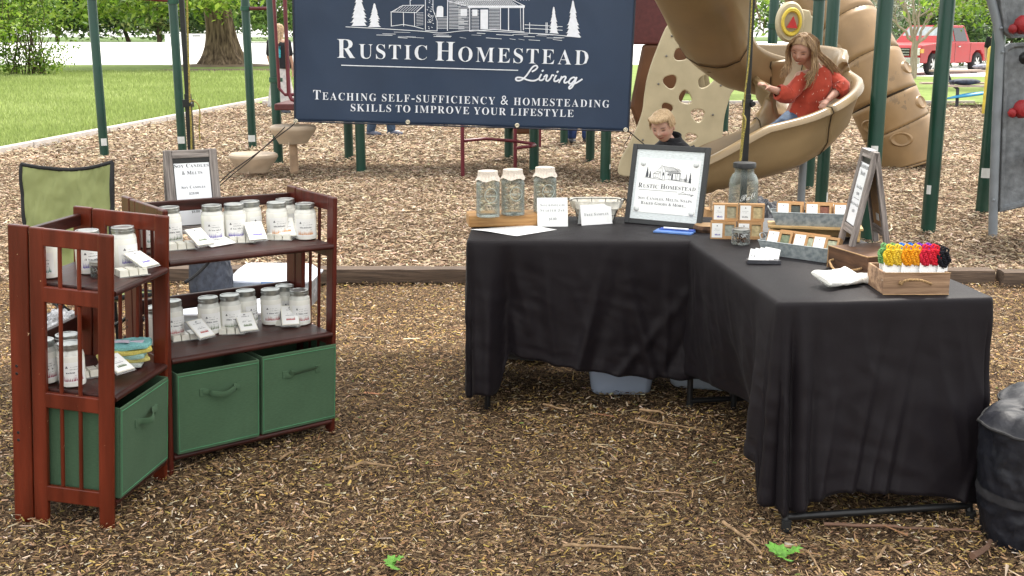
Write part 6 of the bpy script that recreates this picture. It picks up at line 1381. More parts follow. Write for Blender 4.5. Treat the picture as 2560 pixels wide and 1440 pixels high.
# wooden block with three mason jars
k0, k1 = P(1190, 569, TT), P(1365, 566, TT); M_ = frame_from(k0, k1 - k0, None, 0); Lk = .40; PINE = mat('oiled_pine', (.52, .29, .11), .5, .3, 4, .3, 12, .4, col2=(.30, .145, .05), stretch=(1, 14, 22), detail=6)
o = obj('wood_block', MB().box(-.03, Lk, 0, .135, 0, .052), PINE, None, M_ @ RZ(.03), bevel=.006); tag(o, 'thick pale pine board carrying three glass jars', 'wooden board')
def mason(M, r, h, label, cloth=True, n=4):
    t = thing('glass_jar', label, 'jar', M, 'clear mason jars'); mb = MB()
    def sq(rr, z, k):
        return [(rr * (1 / max(abs(math.cos(a)), abs(math.sin(a)))) ** k * math.cos(a), rr * (1 / max(abs(math.cos(a)), abs(math.sin(a)))) ** k * math.sin(a), z) for a in (2 * math.pi * i / 32 for i in range(32))]
    pr = [(.86, 0, .3), (.97, .01, .35), (1, .03, .38), (.985, .30, .38), (.985, .50, .38), (1, .70, .36), (.97, .76, .3), (.84, .83, .12), (.78, .85, 0), (.78, .90, 0), (.80, .905, 0), (.80, 1, 0)]
    pr2 = pr + [(.75, 1, 0), (.73, .85, 0), (.90, .76, .25), (.93, .7, .3), (.92, .03, .3), (.6, .015, .2), (.01, .015, 0)]
    rings = [sq(r * a, h * z, k) for a, z, k in pr2]; v = [p for rg in rings for p in rg]; f = [(i * 32 + j, i * 32 + (j + 1) % 32, (i + 1) * 32 + (j + 1) % 32, (i + 1) * 32 + j) for i in range(len(rings) - 1) for j in range(32)]
    mb.add(v, f, True); mb.add(rings[0], [tuple(range(31, -1, -1))]); obj('glass', mb, glassmat('clear_glass', (.955, .975, .965), .03, .93), t)
    mb = MB(); z = h * .5
    mb.tube([(r * .03 + .026 * math.cos(a) * 1, -r * 1.02, z + .03 * math.sin(a)) for a in (2 * math.pi * i / 20 for i in range(21))], .0016, 5); squig(mb, -.018, .022, z - .006, .014, lambda x, q: (x, -r * 1.03, q), random.Random(6)); 
    for zz in (.2, .35, .5, .65): mb.tube([(-r * .9, -r * .9, h * zz), (-r * .72, -r * 1.0, h * zz)], .0012, 5)
    obj('embossing', mb, glassmat('embossed_glass', (.75, .80, .78), .05, .5, (.6, .65, .62)), t)
    if cloth:
        mb = MB(); mb.grid(lambda u, v: ((r * .84 + (.0 if v < .55 else (v - .55) * .022) + .0022 * math.sin(u * 2 * math.pi * 22) * v) * math.cos(2 * math.pi * u), (r * .84 + (0 if v < .55 else (v - .55) * .022) + .0022 * math.sin(u * 2 * math.pi * 22) * v) * math.sin(2 * math.pi * u), h * 1.02 - v * h * .20 - .004 * v * math.sin(u * 30)), 90, 6, wrap=True); mb.lathe([(.001, h * 1.03), (r * .7, h * 1.028), (r * .84, h * 1.02)], 30, cap0=False, cap1=False)
        obj('cloth_cover', mb, mat('muslin', (.70, .62, .55), .9, .08, 120, .5, 240), t)
    return t
BT = TT + .052
for (px, py, lab) in ((1220, 541, 'clear mason jar with muslin cover, leftmost of three on the pine board'), (1282, 536, 'clear mason jar with muslin cover, middle of three on the pine board'), (1362, 529, 'clear mason jar with muslin cover, rightmost of three behind the starter card')):
    mason(TR(P(px, py, BT), .25), .050, .190, lab)
# tent cards
def tent(p0, p1, h, label, lines, back=.06):
    w = (p1 - p0).length; M = frame_from(p0, p1 - p0, None, 0); t = thing('tent_card', label, 'card', M); an = math.atan2(back / 2, h)
    f = obj('front_leaf', MB().box(0, w, 0, .0008, 0, h), WHITE, t, RX(-an)); obj('rear_leaf', MB().box(0, w, 0, .0008, 0, h), WHITE, t, T((0, back, 0)) @ RX(an) )
    [obj('lettering', text(MB(), s_, w * .5, h * yy, h * hh, w * ww, off=-.004), GRY, f, T((0, -.0006, 0)) @ RX(math.pi / 2)) for s_, yy, hh, ww in lines]
tent(P(1344, 567, TT), P(1420, 566, TT), .124, 'white tent card reading Sourdough Starter Jar', [('Sourdough', .70, .10, .80), ('Starter Jar', .52, .10, .80), ('$8.00', .22, .09, .25)])
tent(P(1454, 564, TT), P(1531, 559, TT), .088, 'white tent card reading Free Samples before the wire basket', [('Free Samples', .45, .14, .78)], .04)
# lined wire basket
g = P(1492, 556, TT) + Vector((0, .05, 0)); t = thing('wire_basket', 'small black wire basket with cream cloth liner for samples', 'basket', T(g))
def bk(a, z, e=0): k = .070 + .028 * z / .09 + e; return Vector((k * 1.12 * math.cos(a) / max(abs(math.cos(a)), abs(math.sin(a))) ** .5, k * .72 * math.sin(a) / max(abs(math.cos(a)), abs(math.sin(a))) ** .5, z))
mb = MB()
for z in (.004, .03, .06, .09): mb.tube([bk(2 * math.pi * i / 28, z) for i in range(29)], .0018, 5, caps=False)
for i in range(11): a = 2 * math.pi * i / 11; mb.tube([bk(a, .004), bk(a, .05), bk(a, .09)], .0015, 5)
obj('wire_frame', mb, BLACK_METAL, t)
for s_ in (-1, 1):
    mb = MB(); mb.tube(crom([bk(math.pi / 2 - s_ * 1.25, .09), Vector((s_ * .128, .02, .098)), Vector((s_ * .133, 0, .086)), Vector((s_ * .128, -.02, .098)), bk(-math.pi / 2 + s_ * 1.25, .09)], 5), .002, 6); obj('wire_handle', mb, BLACK_METAL, t)
mb = MB(); mb.grid(lambda u, v: tuple(bk(2 * math.pi * u, .095 * (v if v < .7 else .7 + (.3 if v < .85 else .0)), (-.004 if v < .75 else .007) + .002 * math.sin(u * 80))) if v < .99 else tuple(bk(2 * math.pi * u, .060, .007 + .003 * math.sin(u * 60))), 80, 12, wrap=True); mb.lathe([(.001, .02), (.07, .02)], 20, cap0=False, cap1=False); obj('liner', mb, mat('cream_liner', (.78, .75, .68), .9, .12, 40, .4, 90), t)
# big gallon jar
p = P(1856, 532, TT); t = thing('glass_jar', 'large clear gallon jar with black lid behind the soap boxes', 'jar', T(p)); r, h = .067, .225
mb = MB(); pf = [(.03, .004), (r * .9, .0), (r, .012), (r, h * .60), (r * .97, h * .68), (r * .82, h * .78), (r * .66, h * .83), (r * .64, h * .86), (r * .66, h * .87), (r * .66, h * .93)]; mb.lathe(pf + [(a - .004, b) for a, b in pf[::-1]], 40, cap0=False, cap1=False); obj('glass', mb, glassmat('clear_glass', (.955, .975, .965), .03, .93), t)
mb = MB(); mb.lathe([(r * .72, h * .925), (r * .78, h * .93), (r * .78, h * 1.02), (r * .74, h * 1.035), (.001, h * 1.035)], 36, cap1=False); obj('lid', mb, mat('black_lid', (.02, .02, .022), .4), t)
mb = MB(); words(mb, script('Ball'), .01, h * .30, .030, .075, fn=lambda q: ((r + .0012) * math.sin(q[0] / r), -(r + .0012) * math.cos(q[0] / r), q[1] + q[0] * .2), off=.012); obj('embossed_name', mb, mat('frosted_white', (.75, .77, .76), .3), t)
# kraft paper bag and black bags behind the table
g = P(1790, 520, TT); g = D(1800, 475, 5.35); g.z = 0.0
o = thing('storage_crate', 'black fabric-draped crate standing behind the back table', 'crate', T((g.x, 5.22, 0))); obj('box', MB().box(-.16, .36, -.05, .35, 0, .62), mat('black_bag_cloth', (.022, .022, .027), .6, .2, 30, .5, 60, sheen=.2), o, bevel=.03)
t = thing('paper_bag', 'kraft paper bag with twisted rope handles behind the framed sign', 'paper bag', T((D(1800, 470, 5.3).x, 5.3, .621))); obj('bag', MB().box(-.07, .09, -.045, .045, 0, .085, top=(.004, .008)), KRAFT, t)
for y in (-.04, .0): mb = MB(); mb.tube(crom([Vector((-.045, y, .08)), Vector((-.045, y - .01, .14)), Vector((-.01, y - .015, .175)), Vector((.03, y - .01, .15)), Vector((.035, y, .08))], 6), .0045, 7); obj('handle', mb, mat('paper_rope', (.55, .40, .26), .8, .2, 120), t)
def blob(name, label, cat, c, rx, ry, rz, m_, seed, amp=.18, sc=2.2, squash=.0):   # slumped soft bag with creases
    mb = MB(); 
    def fn(u, v):
        a = 2 * math.pi * u; t_ = math.pi * v; d = Vector((math.sin(t_) * math.cos(a), math.sin(t_) * math.sin(a), math.cos(t_))); k = 1 + amp * noise.noise(d * sc + Vector((seed, 0, 0))) + amp * .6 * noise.noise(d * sc * 2.7 + Vector((0, seed, 0))) + amp * .6 * abs(noise.noise(Vector((d.x * sc * 2, d.y * sc * 2, d.z * sc * .8)) + Vector((seed, 3, 0)))) + amp * .3 * abs(noise.noise(d * sc * 5)); z = d.z * rz * k + rz
        return (d.x * rx * k, d.y * ry * k, max(z, 0))
    mb.grid(fn, 80, 56, wrap=True); o = obj(name, mb, m_, None, T(Vector(c))); tag(o, label, cat); return o
DGREY = mat('charcoal_nylon', (.035, .036, .045), .55, .25, 40, .6, 70, .35, sheen=.2)
blob('weight_bag', 'slumped dark grey bag at the right tent pole behind the jar', 'bag', (D(1900, 470, 5.75).x, 5.72, .0), .20, .16, .335, DGREY, 2.2, .14, 3)
blob('weight_bag', 'dark grey bag wrapped round the left tent pole foot behind the shelf', 'bag', (D(525, 700, 5.95).x, 5.98, 0), .115, .11, .21, mat('slate_denim', (.045, .05, .065), .8, .2, 30, .6, 60), 5.2, .10, 3)

# ================================================================== ON THE GROUND
# camp chair
CHG = mat('lime_canvas', (.26, .285, .125), .85, .03, 12, .4, 26, .1, lowvar=.04); CTR = mat('black_trim', (.02, .02, .022), .8)
cY = 5.0; tl, tr_, bl2, br2 = D(54, 412, cY), D(280, 406, cY), D(90, 800, cY - .12), D(262, 790, cY - .12); tl2 = D(66, 560, cY - .05)
t = thing('camp_chair', 'lime green folding camp chair with black trim behind the shelves', 'camp chair', T((D(190, 700, 4.8).x, 4.8, 0))); o0 = t.matrix_world.translation.copy()
def back(u, v):
    L_ = D(54 + 26 * max(0, v - .15) * 1.0 + 0, 410 + 330 * v, cY - .12 * v); R_ = D(281 - 4 * v, 405 + 330 * v, cY - .12 * v); p = L_.lerp(R_, u); sag = .085 * math.sin(math.pi * u) * (1 - v) ** 3 * .42 ; p.z -= sag; p.y += .05 * math.sin(math.pi * u); p.y -= .020 * noise.noise((u * 4, v * 5, 3)) + .020 * abs(noise.noise((u * 7, v * 3 + u * 2, 1))) + .012 * abs(noise.noise((u * 15 + v * 4, v * 7, 5))); return tuple(p - o0)
mb = MB(); mb.grid(back, 60, 50); obj('backrest', mb, CHG, t, solid=.002)
mb = MB(); mb.tube([back(i / 30, 0) for i in range(31)], .009, 7); mb.tube([back(0, i / 24) for i in range(25)], .009, 7); mb.tube([back(1, i / 24) for i in range(25)], .009, 7); obj('trim', mb, CTR, t)
s_b, s_f = .44, .42; bx0, bx1 = back(0, .95), back(1, .95)
fx0, fx1 = D(300, 760, 4.45) - o0, D(487, 712, 4.75) - o0
q = [Vector((bx0[0], .12, .40)), Vector((bx1[0], .12, .40)), Vector((bx1[0] + .33, -.16, .44)), Vector((bx0[0] + .30, -.34, .44))]
mb = MB(); mb.grid(lambda u, v: tuple((q[0] * (1 - u) * (1 - v) + q[1] * u * (1 - v) + q[2] * u * v + q[3] * (1 - u) * v) - Vector((0, 0, .05 * math.sin(math.pi * u) * math.sin(math.pi * v)))), 14, 14); obj('seat', mb, CHG, t, solid=.003)
mb = MB(); mb.tube([tuple(q[2]), tuple(q[3])], .01, 7); mb.tube([tuple(q[1]), tuple(q[2])], .008, 7); obj('seat_trim', mb, CTR, t)
for a, b in ((q[0], Vector((q[2].x, q[2].y, 0))), (q[2], Vector((q[0].x, q[0].y, 0))), (q[1], Vector((q[3].x, q[3].y, 0))), (q[3], Vector((q[1].x, q[1].y, 0))), (q[3], Vector((q[2].x, q[2].y, 0))), (q[2], Vector((q[3].x, q[3].y, 0)))):
    mb = MB(); mb.tube([tuple(a), tuple(b)], .009, 8); obj('leg', mb, BLACK_METAL, t)
for k, (a, b) in enumerate(((Vector(back(0, 0)), Vector((q[0].x, q[0].y, .4))), (Vector(back(1, 0)), Vector((q[1].x, q[1].y, .4))))): mb = MB(); mb.tube([tuple(a), tuple(b), (b.x, b.y, 0)], .009, 8); obj('back_pole', mb, BLACK_METAL, t)
a0_ = Vector(back(1, .62)); mb = MB(); mb.tube(crom([a0_, a0_ + Vector((.18, -.06, .02)), a0_ + Vector((.36, -.14, -.01))], 5), .035, 8, flat=.25); obj('armrest', mb, CTR, t)
mb = MB(); mb.tube(crom([D(527, 648, 4.95) - o0, D(513, 665, 4.95) - o0, D(487, 690, 4.9) - o0, D(463, 706, 4.85) - o0], 5), .008, 7); obj('strap', mb, CTR, t)
# plastic totes
TOTE = translucent('milky_plastic', (.62, .68, .76), .35, 20, .25); BLID = mat('lid_plastic', (.66, .70, .80), .35, .04, 10, coat=.2); CLR = glassmat('clear_tote_plastic', (.80, .86, .95), .12, .30, (.50, .58, .74))
def tote(M, w, d, h, label, body=TOTE, lidm=BLID, lid=True, dome=False):
    t = thing('storage_tote', label, 'storage box', M); i = .025; r_ = .03
    def rr_(w_, d_, z, k=6, r=.04):
        pts = []
        for cx, cy, a0 in ((w_ / 2 - r, d_ / 2 - r, 0), (-w_ / 2 + r, d_ / 2 - r, 90), (-w_ / 2 + r, -d_ / 2 + r, 180), (w_ / 2 - r, -d_ / 2 + r, 270)):
            for q in range(k + 1): a = R(a0 + 90 * q / k); pts.append((cx + r * math.cos(a), cy + r * math.sin(a), z))
        return pts
    def loft(rings, cap=True):
        mb = MB(); n = len(rings[0]); mb.add([p for g in rings for p in g], [(i * n + j, i * n + (j + 1) % n, (i + 1) * n + (j + 1) % n, (i + 1) * n + j) for i in range(len(rings) - 1) for j in range(n)], True)
        mb.add(rings[0], [tuple(range(n - 1, -1, -1))]); 
        if cap: mb.add(rings[-1], [tuple(range(n))])
        return mb
    obj('body', loft([rr_(w - 2 * i - .02, d - 2 * i - .02, 0), rr_(w - 2 * i, d - 2 * i, .012), rr_(w - i * .6, d - i * .6, h), rr_(w - .002, d - .002, h)], False), body, t)
    if lid: 
        obj('lid', loft([rr_(w + .01, d + .01, h + .001), rr_(w + .014, d + .014, h + .012), rr_(w - .03, d - .03, h + .022), rr_(w - .09, d - .09, h + (.030 if not dome else .055))]), lidm, t)
        for s_ in (-1, 1): mb = MB(); mb.box(-.035, .035, s_ * (d / 2 + .004) - .006, s_ * (d / 2 + .004) + .006, h - .035, h + .01); obj('latch', mb, mat('blue_latch', (.16, .24, .42), .35), t, bevel=.002)
    return t
g = D(700, 720, 4.98); tote(TR((D(690, 720, 6.2).x, 6.2, 0), -.05), .48, .34, .17, 'milky storage tote with pale domed lid behind the bookshelf', dome=True)
g = D(575, 730, 4.55); t = tote(TR((D(583, 725, 5.75).x, 5.75, 0), .08), .60, .34, .10, 'lower pale storage tote in front of the taller one behind the shelf', dome=True)
# under the back table
g = P(1556, 993, 0); tote(TR(g + Vector((0, .12, 0)), -.02), .31, .24, .15, 'clear blue-tinted plastic box under the back table hem', CLR, BLID, lid=True)
g = P(1752, 982, 0); tote(TR(g + Vector((.05, .14, 0)), -.25), .36, .26, .10, 'shallow milky plastic box under the table beside the leg', TOTE, BLID, lid=True)
blob('duffel', 'dark duffel lying in shade under the back table', 'bag', (P(1340, 930).x, P(1340, 930).y + .22, 0), .22, .12, .06, mat('black_bag_cloth', (.022, .022, .027), .6), 1.2, .06, 2)
# black cooler bags, lower right
def cooler(M, r, h, label, lidopen=False, seed=1):
    t = thing('cooler_bag', label, 'bag', M); NL = mat('black_lid_nylon', (.012, .013, .017), .85, .2, 20, .8, 30, .08); NB = mat('navy_black_nylon', (.012, .013, .019), .5, .15, 30, .8, 34, .3); mb = MB()
    def fn(u, v):
        a = 2 * math.pi * u; q = min(1, v / .72); z = h * q; w_ = max(0, (v - .72) / .28); top = math.cos(w_ * math.pi / 2) ** .55 if w_ < 1 else .002
        k = r * top * (1 + .05 * math.sin(q * 3.0) + .05 * noise.noise((math.cos(a) * 2, math.sin(a) * 2 + seed, q * 4)) + .030 * (.4 - abs(noise.noise((math.cos(a) * 4 + q * 2, math.sin(a) * 4 + seed, q * 7))) * 2) + .03 * (.4 - abs(noise.noise((math.cos(a) * 9, math.sin(a) * 9 + seed, q * 12)))) - .05 * (1 - q) ** 2)
        return (k * math.cos(a), k * math.sin(a), z + .05 * h * math.sin(w_ * math.pi / 2) * 2 + (.02 * noise.noise((math.cos(a) * 1.5, math.sin(a) * 1.5, seed + w_ * 2))) * q)
    mb.grid(fn, 110, 90, wrap=True); obj('body', mb, NB, t)
    mb = MB(); mb.tube([(lambda p: (p[0] * 1.012, p[1] * 1.012, p[2]))(fn(i / 60, .735)) for i in range(61)], .0045, 6, caps=False); obj('zip', mb, CTR, t)
    mb = MB(); mb.grid(lambda u, v: (lambda p: (p[0] * 1.014, p[1] * 1.014, p[2]))(fn(u, .30 + .055 * v)), 110, 4, wrap=True); obj('strap_band', mb, mat('webbing', (.028, .028, .033), .8, .1, 200), t)
    return t
cooler(T(P(2530, 1392, 0) + Vector((.13, .14, -.01))) @ RY(R(-4)), .160, .385, 'large black round cooler bag at the lower right corner')
cooler(T(Vector((1.80, 3.52, 0))), .150, .33, 'second black bag standing behind the corner cooler bag', seed=4)
# bits stored behind the narrow shelf
blob('towel_bundle', 'grey and white bundle on the ground behind the narrow shelf slats', 'bundle', (D(150, 760, 4.4).x, 4.4, .28), .08, .07, .07, mat('grey_floral', (.45, .45, .47), .9, .4, 40), 3, .2, 3)
blob('teal_bag', 'teal green bag seen through the slats behind the narrow shelf', 'bag', (D(150, 830, 4.5).x, 4.5, 0), .11, .12, .13, mat('teal_cloth', (.02, .30, .20), .7, .2, 8, .4, 20), 6, .2, 2)
blob('pink_bag', 'small pink item glimpsed on the ground behind the narrow shelf', 'bag', (D(178, 850, 4.25).x, 4.25, 0), .06, .06, .11, mat('pink_cloth', (.6, .12, .22), .7), 7, .1, 2)
tote(TR((D(150, 800, 4.75).x, 4.85, 0), .1), .30, .26, .24, 'pale plastic box behind the narrow shelf, under the camp chair')

# ================================================================== PEOPLE
def remesh(mb, vox, smooth=6, name='body'):
    me = bpy.data.meshes.new('tmp'); me.from_pydata(mb.v, [], mb.f); o = bpy.data.objects.new('tmp', me); COL.objects.link(o)
    m = o.modifiers.new('r', 'REMESH'); m.mode = 'VOXEL'; m.voxel_size = vox
    if smooth: s = o.modifiers.new('s', 'SMOOTH'); s.factor = .5; s.iterations = smooth
    bpy.context.view_layer.update()
    out = bpy.data.meshes.new_from_object(o.evaluated_get(bpy.context.evaluated_depsgraph_get())); bpy.data.objects.remove(o); bpy.data.meshes.remove(me); out.name = name
    out.polygons.foreach_set('use_smooth', [True] * len(out.polygons)); return out
def cap(mb, pts, rs, n=14, up=None, flat=1.0):       # tapered limb with rounded ends
    pts = [Vector(p) for p in pts]; a = (pts[0] - pts[1]).normalized(); b = (pts[-1] - pts[-2]).normalized()
    r0 = rs[0] if not isinstance(rs[0], tuple) else min(rs[0]); r1 = rs[-1] if not isinstance(rs[-1], tuple) else min(rs[-1])
    def sc(r, k): return tuple(x * k for x in r) if isinstance(r, tuple) else r * k
    P_ = [pts[0] + a * r0 * .85, pts[0] + a * r0 * .5] + pts + [pts[-1] + b * r1 * .5, pts[-1] + b * r1 * .85]; RR = [sc(rs[0], .35), sc(rs[0], .8)] + list(rs) + [sc(rs[-1], .8), sc(rs[-1], .35)]
    mb.tube(P_, RR, n, up=up, flat=flat)
def head_shape(mb, Mh, k):         # Mh: head frame, face towards -Y, origin at the head centre; k = half head height
    def fn(u, v):
        a = 2 * math.pi * u; t_ = math.pi * v; x = math.sin(t_) * math.sin(a); y = -math.sin(t_) * math.cos(a); z = math.cos(t_)
        rx, ry, rz = .68, .80, 1.0
        if z < 0: rx *= 1 - .30 * (-z) ** 1.5; ry *= 1 - .16 * (-z) ** 1.6
        X, Y, Z = x * rx, y * ry, z * rz
        if y < 0:
            f = -y
            Y += .05 * f if z < .3 else 0
            Y -= .20 * math.exp(-((X / .085) ** 2)) * math.exp(-(((Z + .19) / .13) ** 2)) * f + .07 * math.exp(-((X / .07) ** 2)) * math.exp(-(((Z + .02) / .15) ** 2))
            Y += .075 * (math.exp(-(((X - .27) / .13) ** 2)) + math.exp(-(((X + .27) / .13) ** 2))) * math.exp(-(((Z - .02) / .10) ** 2))
            Y -= .035 * math.exp(-(((abs(X) - .30) / .18) ** 2)) * math.exp(-(((Z - .17) / .06) ** 2))
            Y -= .045 * math.exp(-(((abs(X) - .34) / .15) ** 2)) * math.exp(-(((Z + .26) / .13) ** 2))
            Y -= .055 * math.exp(-((X / .20) ** 2)) * math.exp(-(((Z + .52) / .09) ** 2)) 
            Y += .04 * math.exp(-((X / .22) ** 2)) * math.exp(-(((Z + .50) / .018) ** 2))
            Y -= .07 * math.exp(-((X / .18) ** 2)) * math.exp(-(((Z + .82) / .12) ** 2))
        return Mh @ Vector((X * k, Y * k, Z * k))
    mb.grid(fn, 72, 56, wrap=True)
    for s_ in (-1, 1): mb.ell((0, 0, 0), k * .07, k * .14, k * .22, 12, 10, M=Mh @ T((s_ * k * .70, k * .06, -k * .08)) @ RZ(s_ * .4))
def paint(me, fn):
    n = len(me.vertices); co = np.empty(n * 3, np.float32); me.vertices.foreach_get('co', co); co = co.reshape(-1, 3)
    cols = np.array([(*fn(Vector(c)), 1) for c in co.tolist()], np.float32)
    a = me.color_attributes.new('Col', 'FLOAT_COLOR', 'POINT'); a.data.foreach_set('color', cols.ravel())
SKINM = attrmat('skin', .6, .22); b_ = SKINM.node_tree.nodes['Principled BSDF']; b_.inputs['Subsurface Weight'].default_value = .12; b_.inputs['Subsurface Radius'].default_value = (.012, .005, .003); b_.inputs['Subsurface Scale'].default_value = .5
def skin_paint(Mh, k, base, smile=.02):
    Mi = Mh.inverted(); base = np.array(base)
    def f(p):
        q = Mi @ p; x, y, z = q.x / k, q.y / k, q.z / k; c = base.copy()
        if abs(z) < 1.2 and y < 0 and abs(x) < .8:
            ck = math.exp(-(((abs(x) - .34) / .17) ** 2)) * math.exp(-(((z + .28) / .17) ** 2)); c = c * (1 - .35 * ck * np.array([.1, .6, .5]))
            zc = -.50 + .9 * x * x * (1 if smile else 0); lip = math.exp(-((x / .21) ** 4)) * math.exp(-(((z - zc) / .052) ** 2)); c = c * (1 - lip) + np.array([.42, .11, .10]) * lip
            dk = math.exp(-((x / .19) ** 4)) * math.exp(-(((z - zc + .0) / .022) ** 2)); c = c * (1 - .85 * dk)
            br = math.exp(-(((abs(x) - .28) / .15) ** 4)) * math.exp(-(((z - .17 - .03 * math.cos((abs(x) - .28) * 8)) / .04) ** 2)); c = c * (1 - .7 * br)
            ey = math.exp(-(((abs(x) - .27) / .10) ** 4)) * math.exp(-(((z - .02 + .5 * (abs(x) - .27) ** 2) / .038) ** 2)); c = c * (1 - .9 * ey)
            ns = (math.exp(-(((abs(x) - .06) / .025) ** 2))) * math.exp(-(((z + .285) / .02) ** 2)); c = c * (1 - .5 * ns)
        return tuple(c)
    return f
def hand(mb, wrist, direc, palm_n, L_, curl=.5, spread=.12, thumb=1):
    # palm + four unequal bent fingers + thumb; L_ = hand length
    d = Vector(direc).normalized(); n = Vector(palm_n); n = (n - d * n.dot(d)).normalized(); s = d.cross(n)      # s: across the knuckles
    w_ = Vector(wrist); pw = L_ * .21; base = w_ + d * L_ * .48
    cap(mb, [w_ - d * L_ * .02, w_ + d * L_ * .22, base], [(pw * .62, L_ * .085), (pw * .95, L_ * .09), (pw * 1.0, L_ * .075)], 12, up=tuple(n))
    for i, ln in enumerate((.40, .46, .43, .33)):
        o_ = (i - 1.5) / 1.5; p0 = base + s * pw * .78 * o_ - d * L_ * .04; dd = (d + s * spread * o_).normalized(); r = L_ * .048 * (1 - .06 * i); q = [p0]; ang = 0
        for j, f in enumerate((.45, .32, .23)): ang += curl * (.5 + .35 * j); q.append(q[-1] + (dd * math.cos(ang) + n * math.sin(ang)) * ln * L_ * f)
        cap(mb, q, [r, r * .95, r * .85, r * .72], 8)
    tp_ = w_ + d * L_ * .14 - s * thumb * pw * .75; td = (d * .75 - s * thumb * .7 + n * .25).normalized(); cap(mb, [tp_, tp_ + td * L_ * .2, tp_ + (td + n * curl * .4).normalized() * L_ * .36], [L_ * .065, L_ * .055, L_ * .042], 8)

# ---------------- girl on the slide
GY = 8.42
def G(px, py, y=GY): return D(px, py, y)
root = G(2035, 300); gt = thing('person', 'girl in a red-orange print blouse with long fair hair sliding down the spiral slide', 'girl', T(root))
def L(v): return Vector(v) - root
hc = L(G(2006, 124, 8.46)); kh = .120
Mh = T(hc) @ RZ(R(-34)) @ RX(R(24)) @ RY(R(10))
neck = L(G(2040, 172, 8.54)); shl = L(G(2000, 192, 8.48)); shr = L(G(2078, 176, 8.60)); chest = L(G(2042, 212, 8.54)); waist = L(G(2020, 256, 8.55)); hips = L(G(2004, 300, 8.56))
elb_l = L(G(1972, 238, 8.42)); wr_l = L(G(1922, 220, 8.36)); elb_r = L(G(2100, 222, 8.50)); wr_r = L(G(2070, 250, 8.38))
mb = MB(); head_shape(mb, Mh, kh); cap(mb, [hc + Vector((.02, .02, -.05)), neck, neck + Vector((0, .01, -.05))], [.05, .048, .06])
cap(mb, [neck + Vector((0, 0, -.03)), chest, waist, hips], [(.10, .06), (.145, .09), (.12, .085), (.14, .10)], 18, up=(0, 1, 0)); cap(mb, [shl, chest.lerp(neck, .5), shr], [.045, .06, .045])
cap(mb, [shl, elb_l], [.042, .034]); cap(mb, [elb_l, elb_l.lerp(wr_l, .45), wr_l], [.033, .031, .021]); cap(mb, [shr, elb_r], [.044, .036]); cap(mb, [elb_r, elb_r.lerp(wr_r, .45), wr_r], [.035, .031, .021])
hand(mb, wr_l, L(G(1900, 202, 8.32)) - wr_l, (-.2, .3, -.8), .125, .7, .06, -1); hand(mb, wr_r, L(G(2044, 274, 8.30)) - wr_r, (-.3, .1, -1), .125, .5, .06, 1)
kn_l = L(G(1950, 322, 8.40)); kn_r = L(G(1985, 338, 8.36)); an_l = L(D(1868, 366, 8.26)); an_r = L(D(1900, 374, 8.20))
for a, k_, f in ((Vector((-.06, 0, 0)), kn_l, an_l), (Vector((.06, -.02, 0)), kn_r, an_r)): cap(mb, [hips + a, k_, f], [.075, .055, .042]); cap(mb, [f, f + Vector((-.10, -.08, .0))], [.035, .028])
me = remesh(mb, .0052, 3); me.materials.append(SKINM); paint(me, skin_paint(Mh, kh, (.47, .265, .20))); gb = obj('body', me, None, gt)
# blouse
mb = MB()
def blouse(u, v):
    path_ = [neck + Vector((0, -.01, .0)), neck.lerp(chest, .24), chest, waist, hips + Vector((0, 0, .01)), hips + Vector((-.01, 0, -.03))]; rad = [(.058, .055), (.125, .07), (.138, .10), (.135, .11), (.145, .12), (.14, .12)]
    k = v * 5; i = min(4, int(k)); f = k - i; f = f * f * (3 - 2 * f); c = path_[i].lerp(path_[i + 1], f); rx = rad[i][0] * (1 - f) + rad[i + 1][0] * f; ry = rad[i][1] * (1 - f) + rad[i + 1][1] * f; a = 2 * math.pi * u
    w_ = 1 + .07 * min(1, v * 2) * math.sin(a * 7 + 3 * v + 1.5 * math.sin(v * 6)) + .10 * min(1, v * 2) * noise.noise((math.cos(a) * 2, math.sin(a) * 2, v * 5))
    return c + Vector((rx * math.cos(a) * w_, ry * math.sin(a) * w_, .08 * math.cos(a) * max(0, .35 - v)))
mb.grid(blouse, 60, 36, wrap=True)
def sleeve(mb, a, b, c, r0, r1, r2, seed):
    pts = crom([a, b, c], 8); n = len(pts); base = len(mb.v); rs = []
    for i in range(n): k = i / (n - 1); rs.append((r0 * (1 - k) + r1 * k) if k < .5 else (r1 * (1 - (k - .5) * 2 * .0) + (r2 - r1) * (k - .5) * 2) if k < .93 else r2 * .72)
    mb.tube(pts, rs, 26, caps=False)
    for j in range(base, len(mb.v)): i = (j - base) // 26; u = (j - base) % 26; mb.v[j] = tuple(Vector(mb.v[j]) + Vector((noise.noise((u * .9, i * .6, seed)), noise.noise((u * .9, i * .6, seed + 5)), noise.noise((u * .7, i * .5, seed + 9)))) * .009)
sleeve(mb, shl + Vector((.03, 0, .0)), elb_l + Vector((0, 0, .01)), elb_l.lerp(wr_l, .58), .052, .070, .060, 1); sleeve(mb, shr + Vector((-.04, 0, -.015)), elb_r + Vector((0, 0, .015)), elb_r.lerp(wr_r, .38), .058, .072, .058, 2)
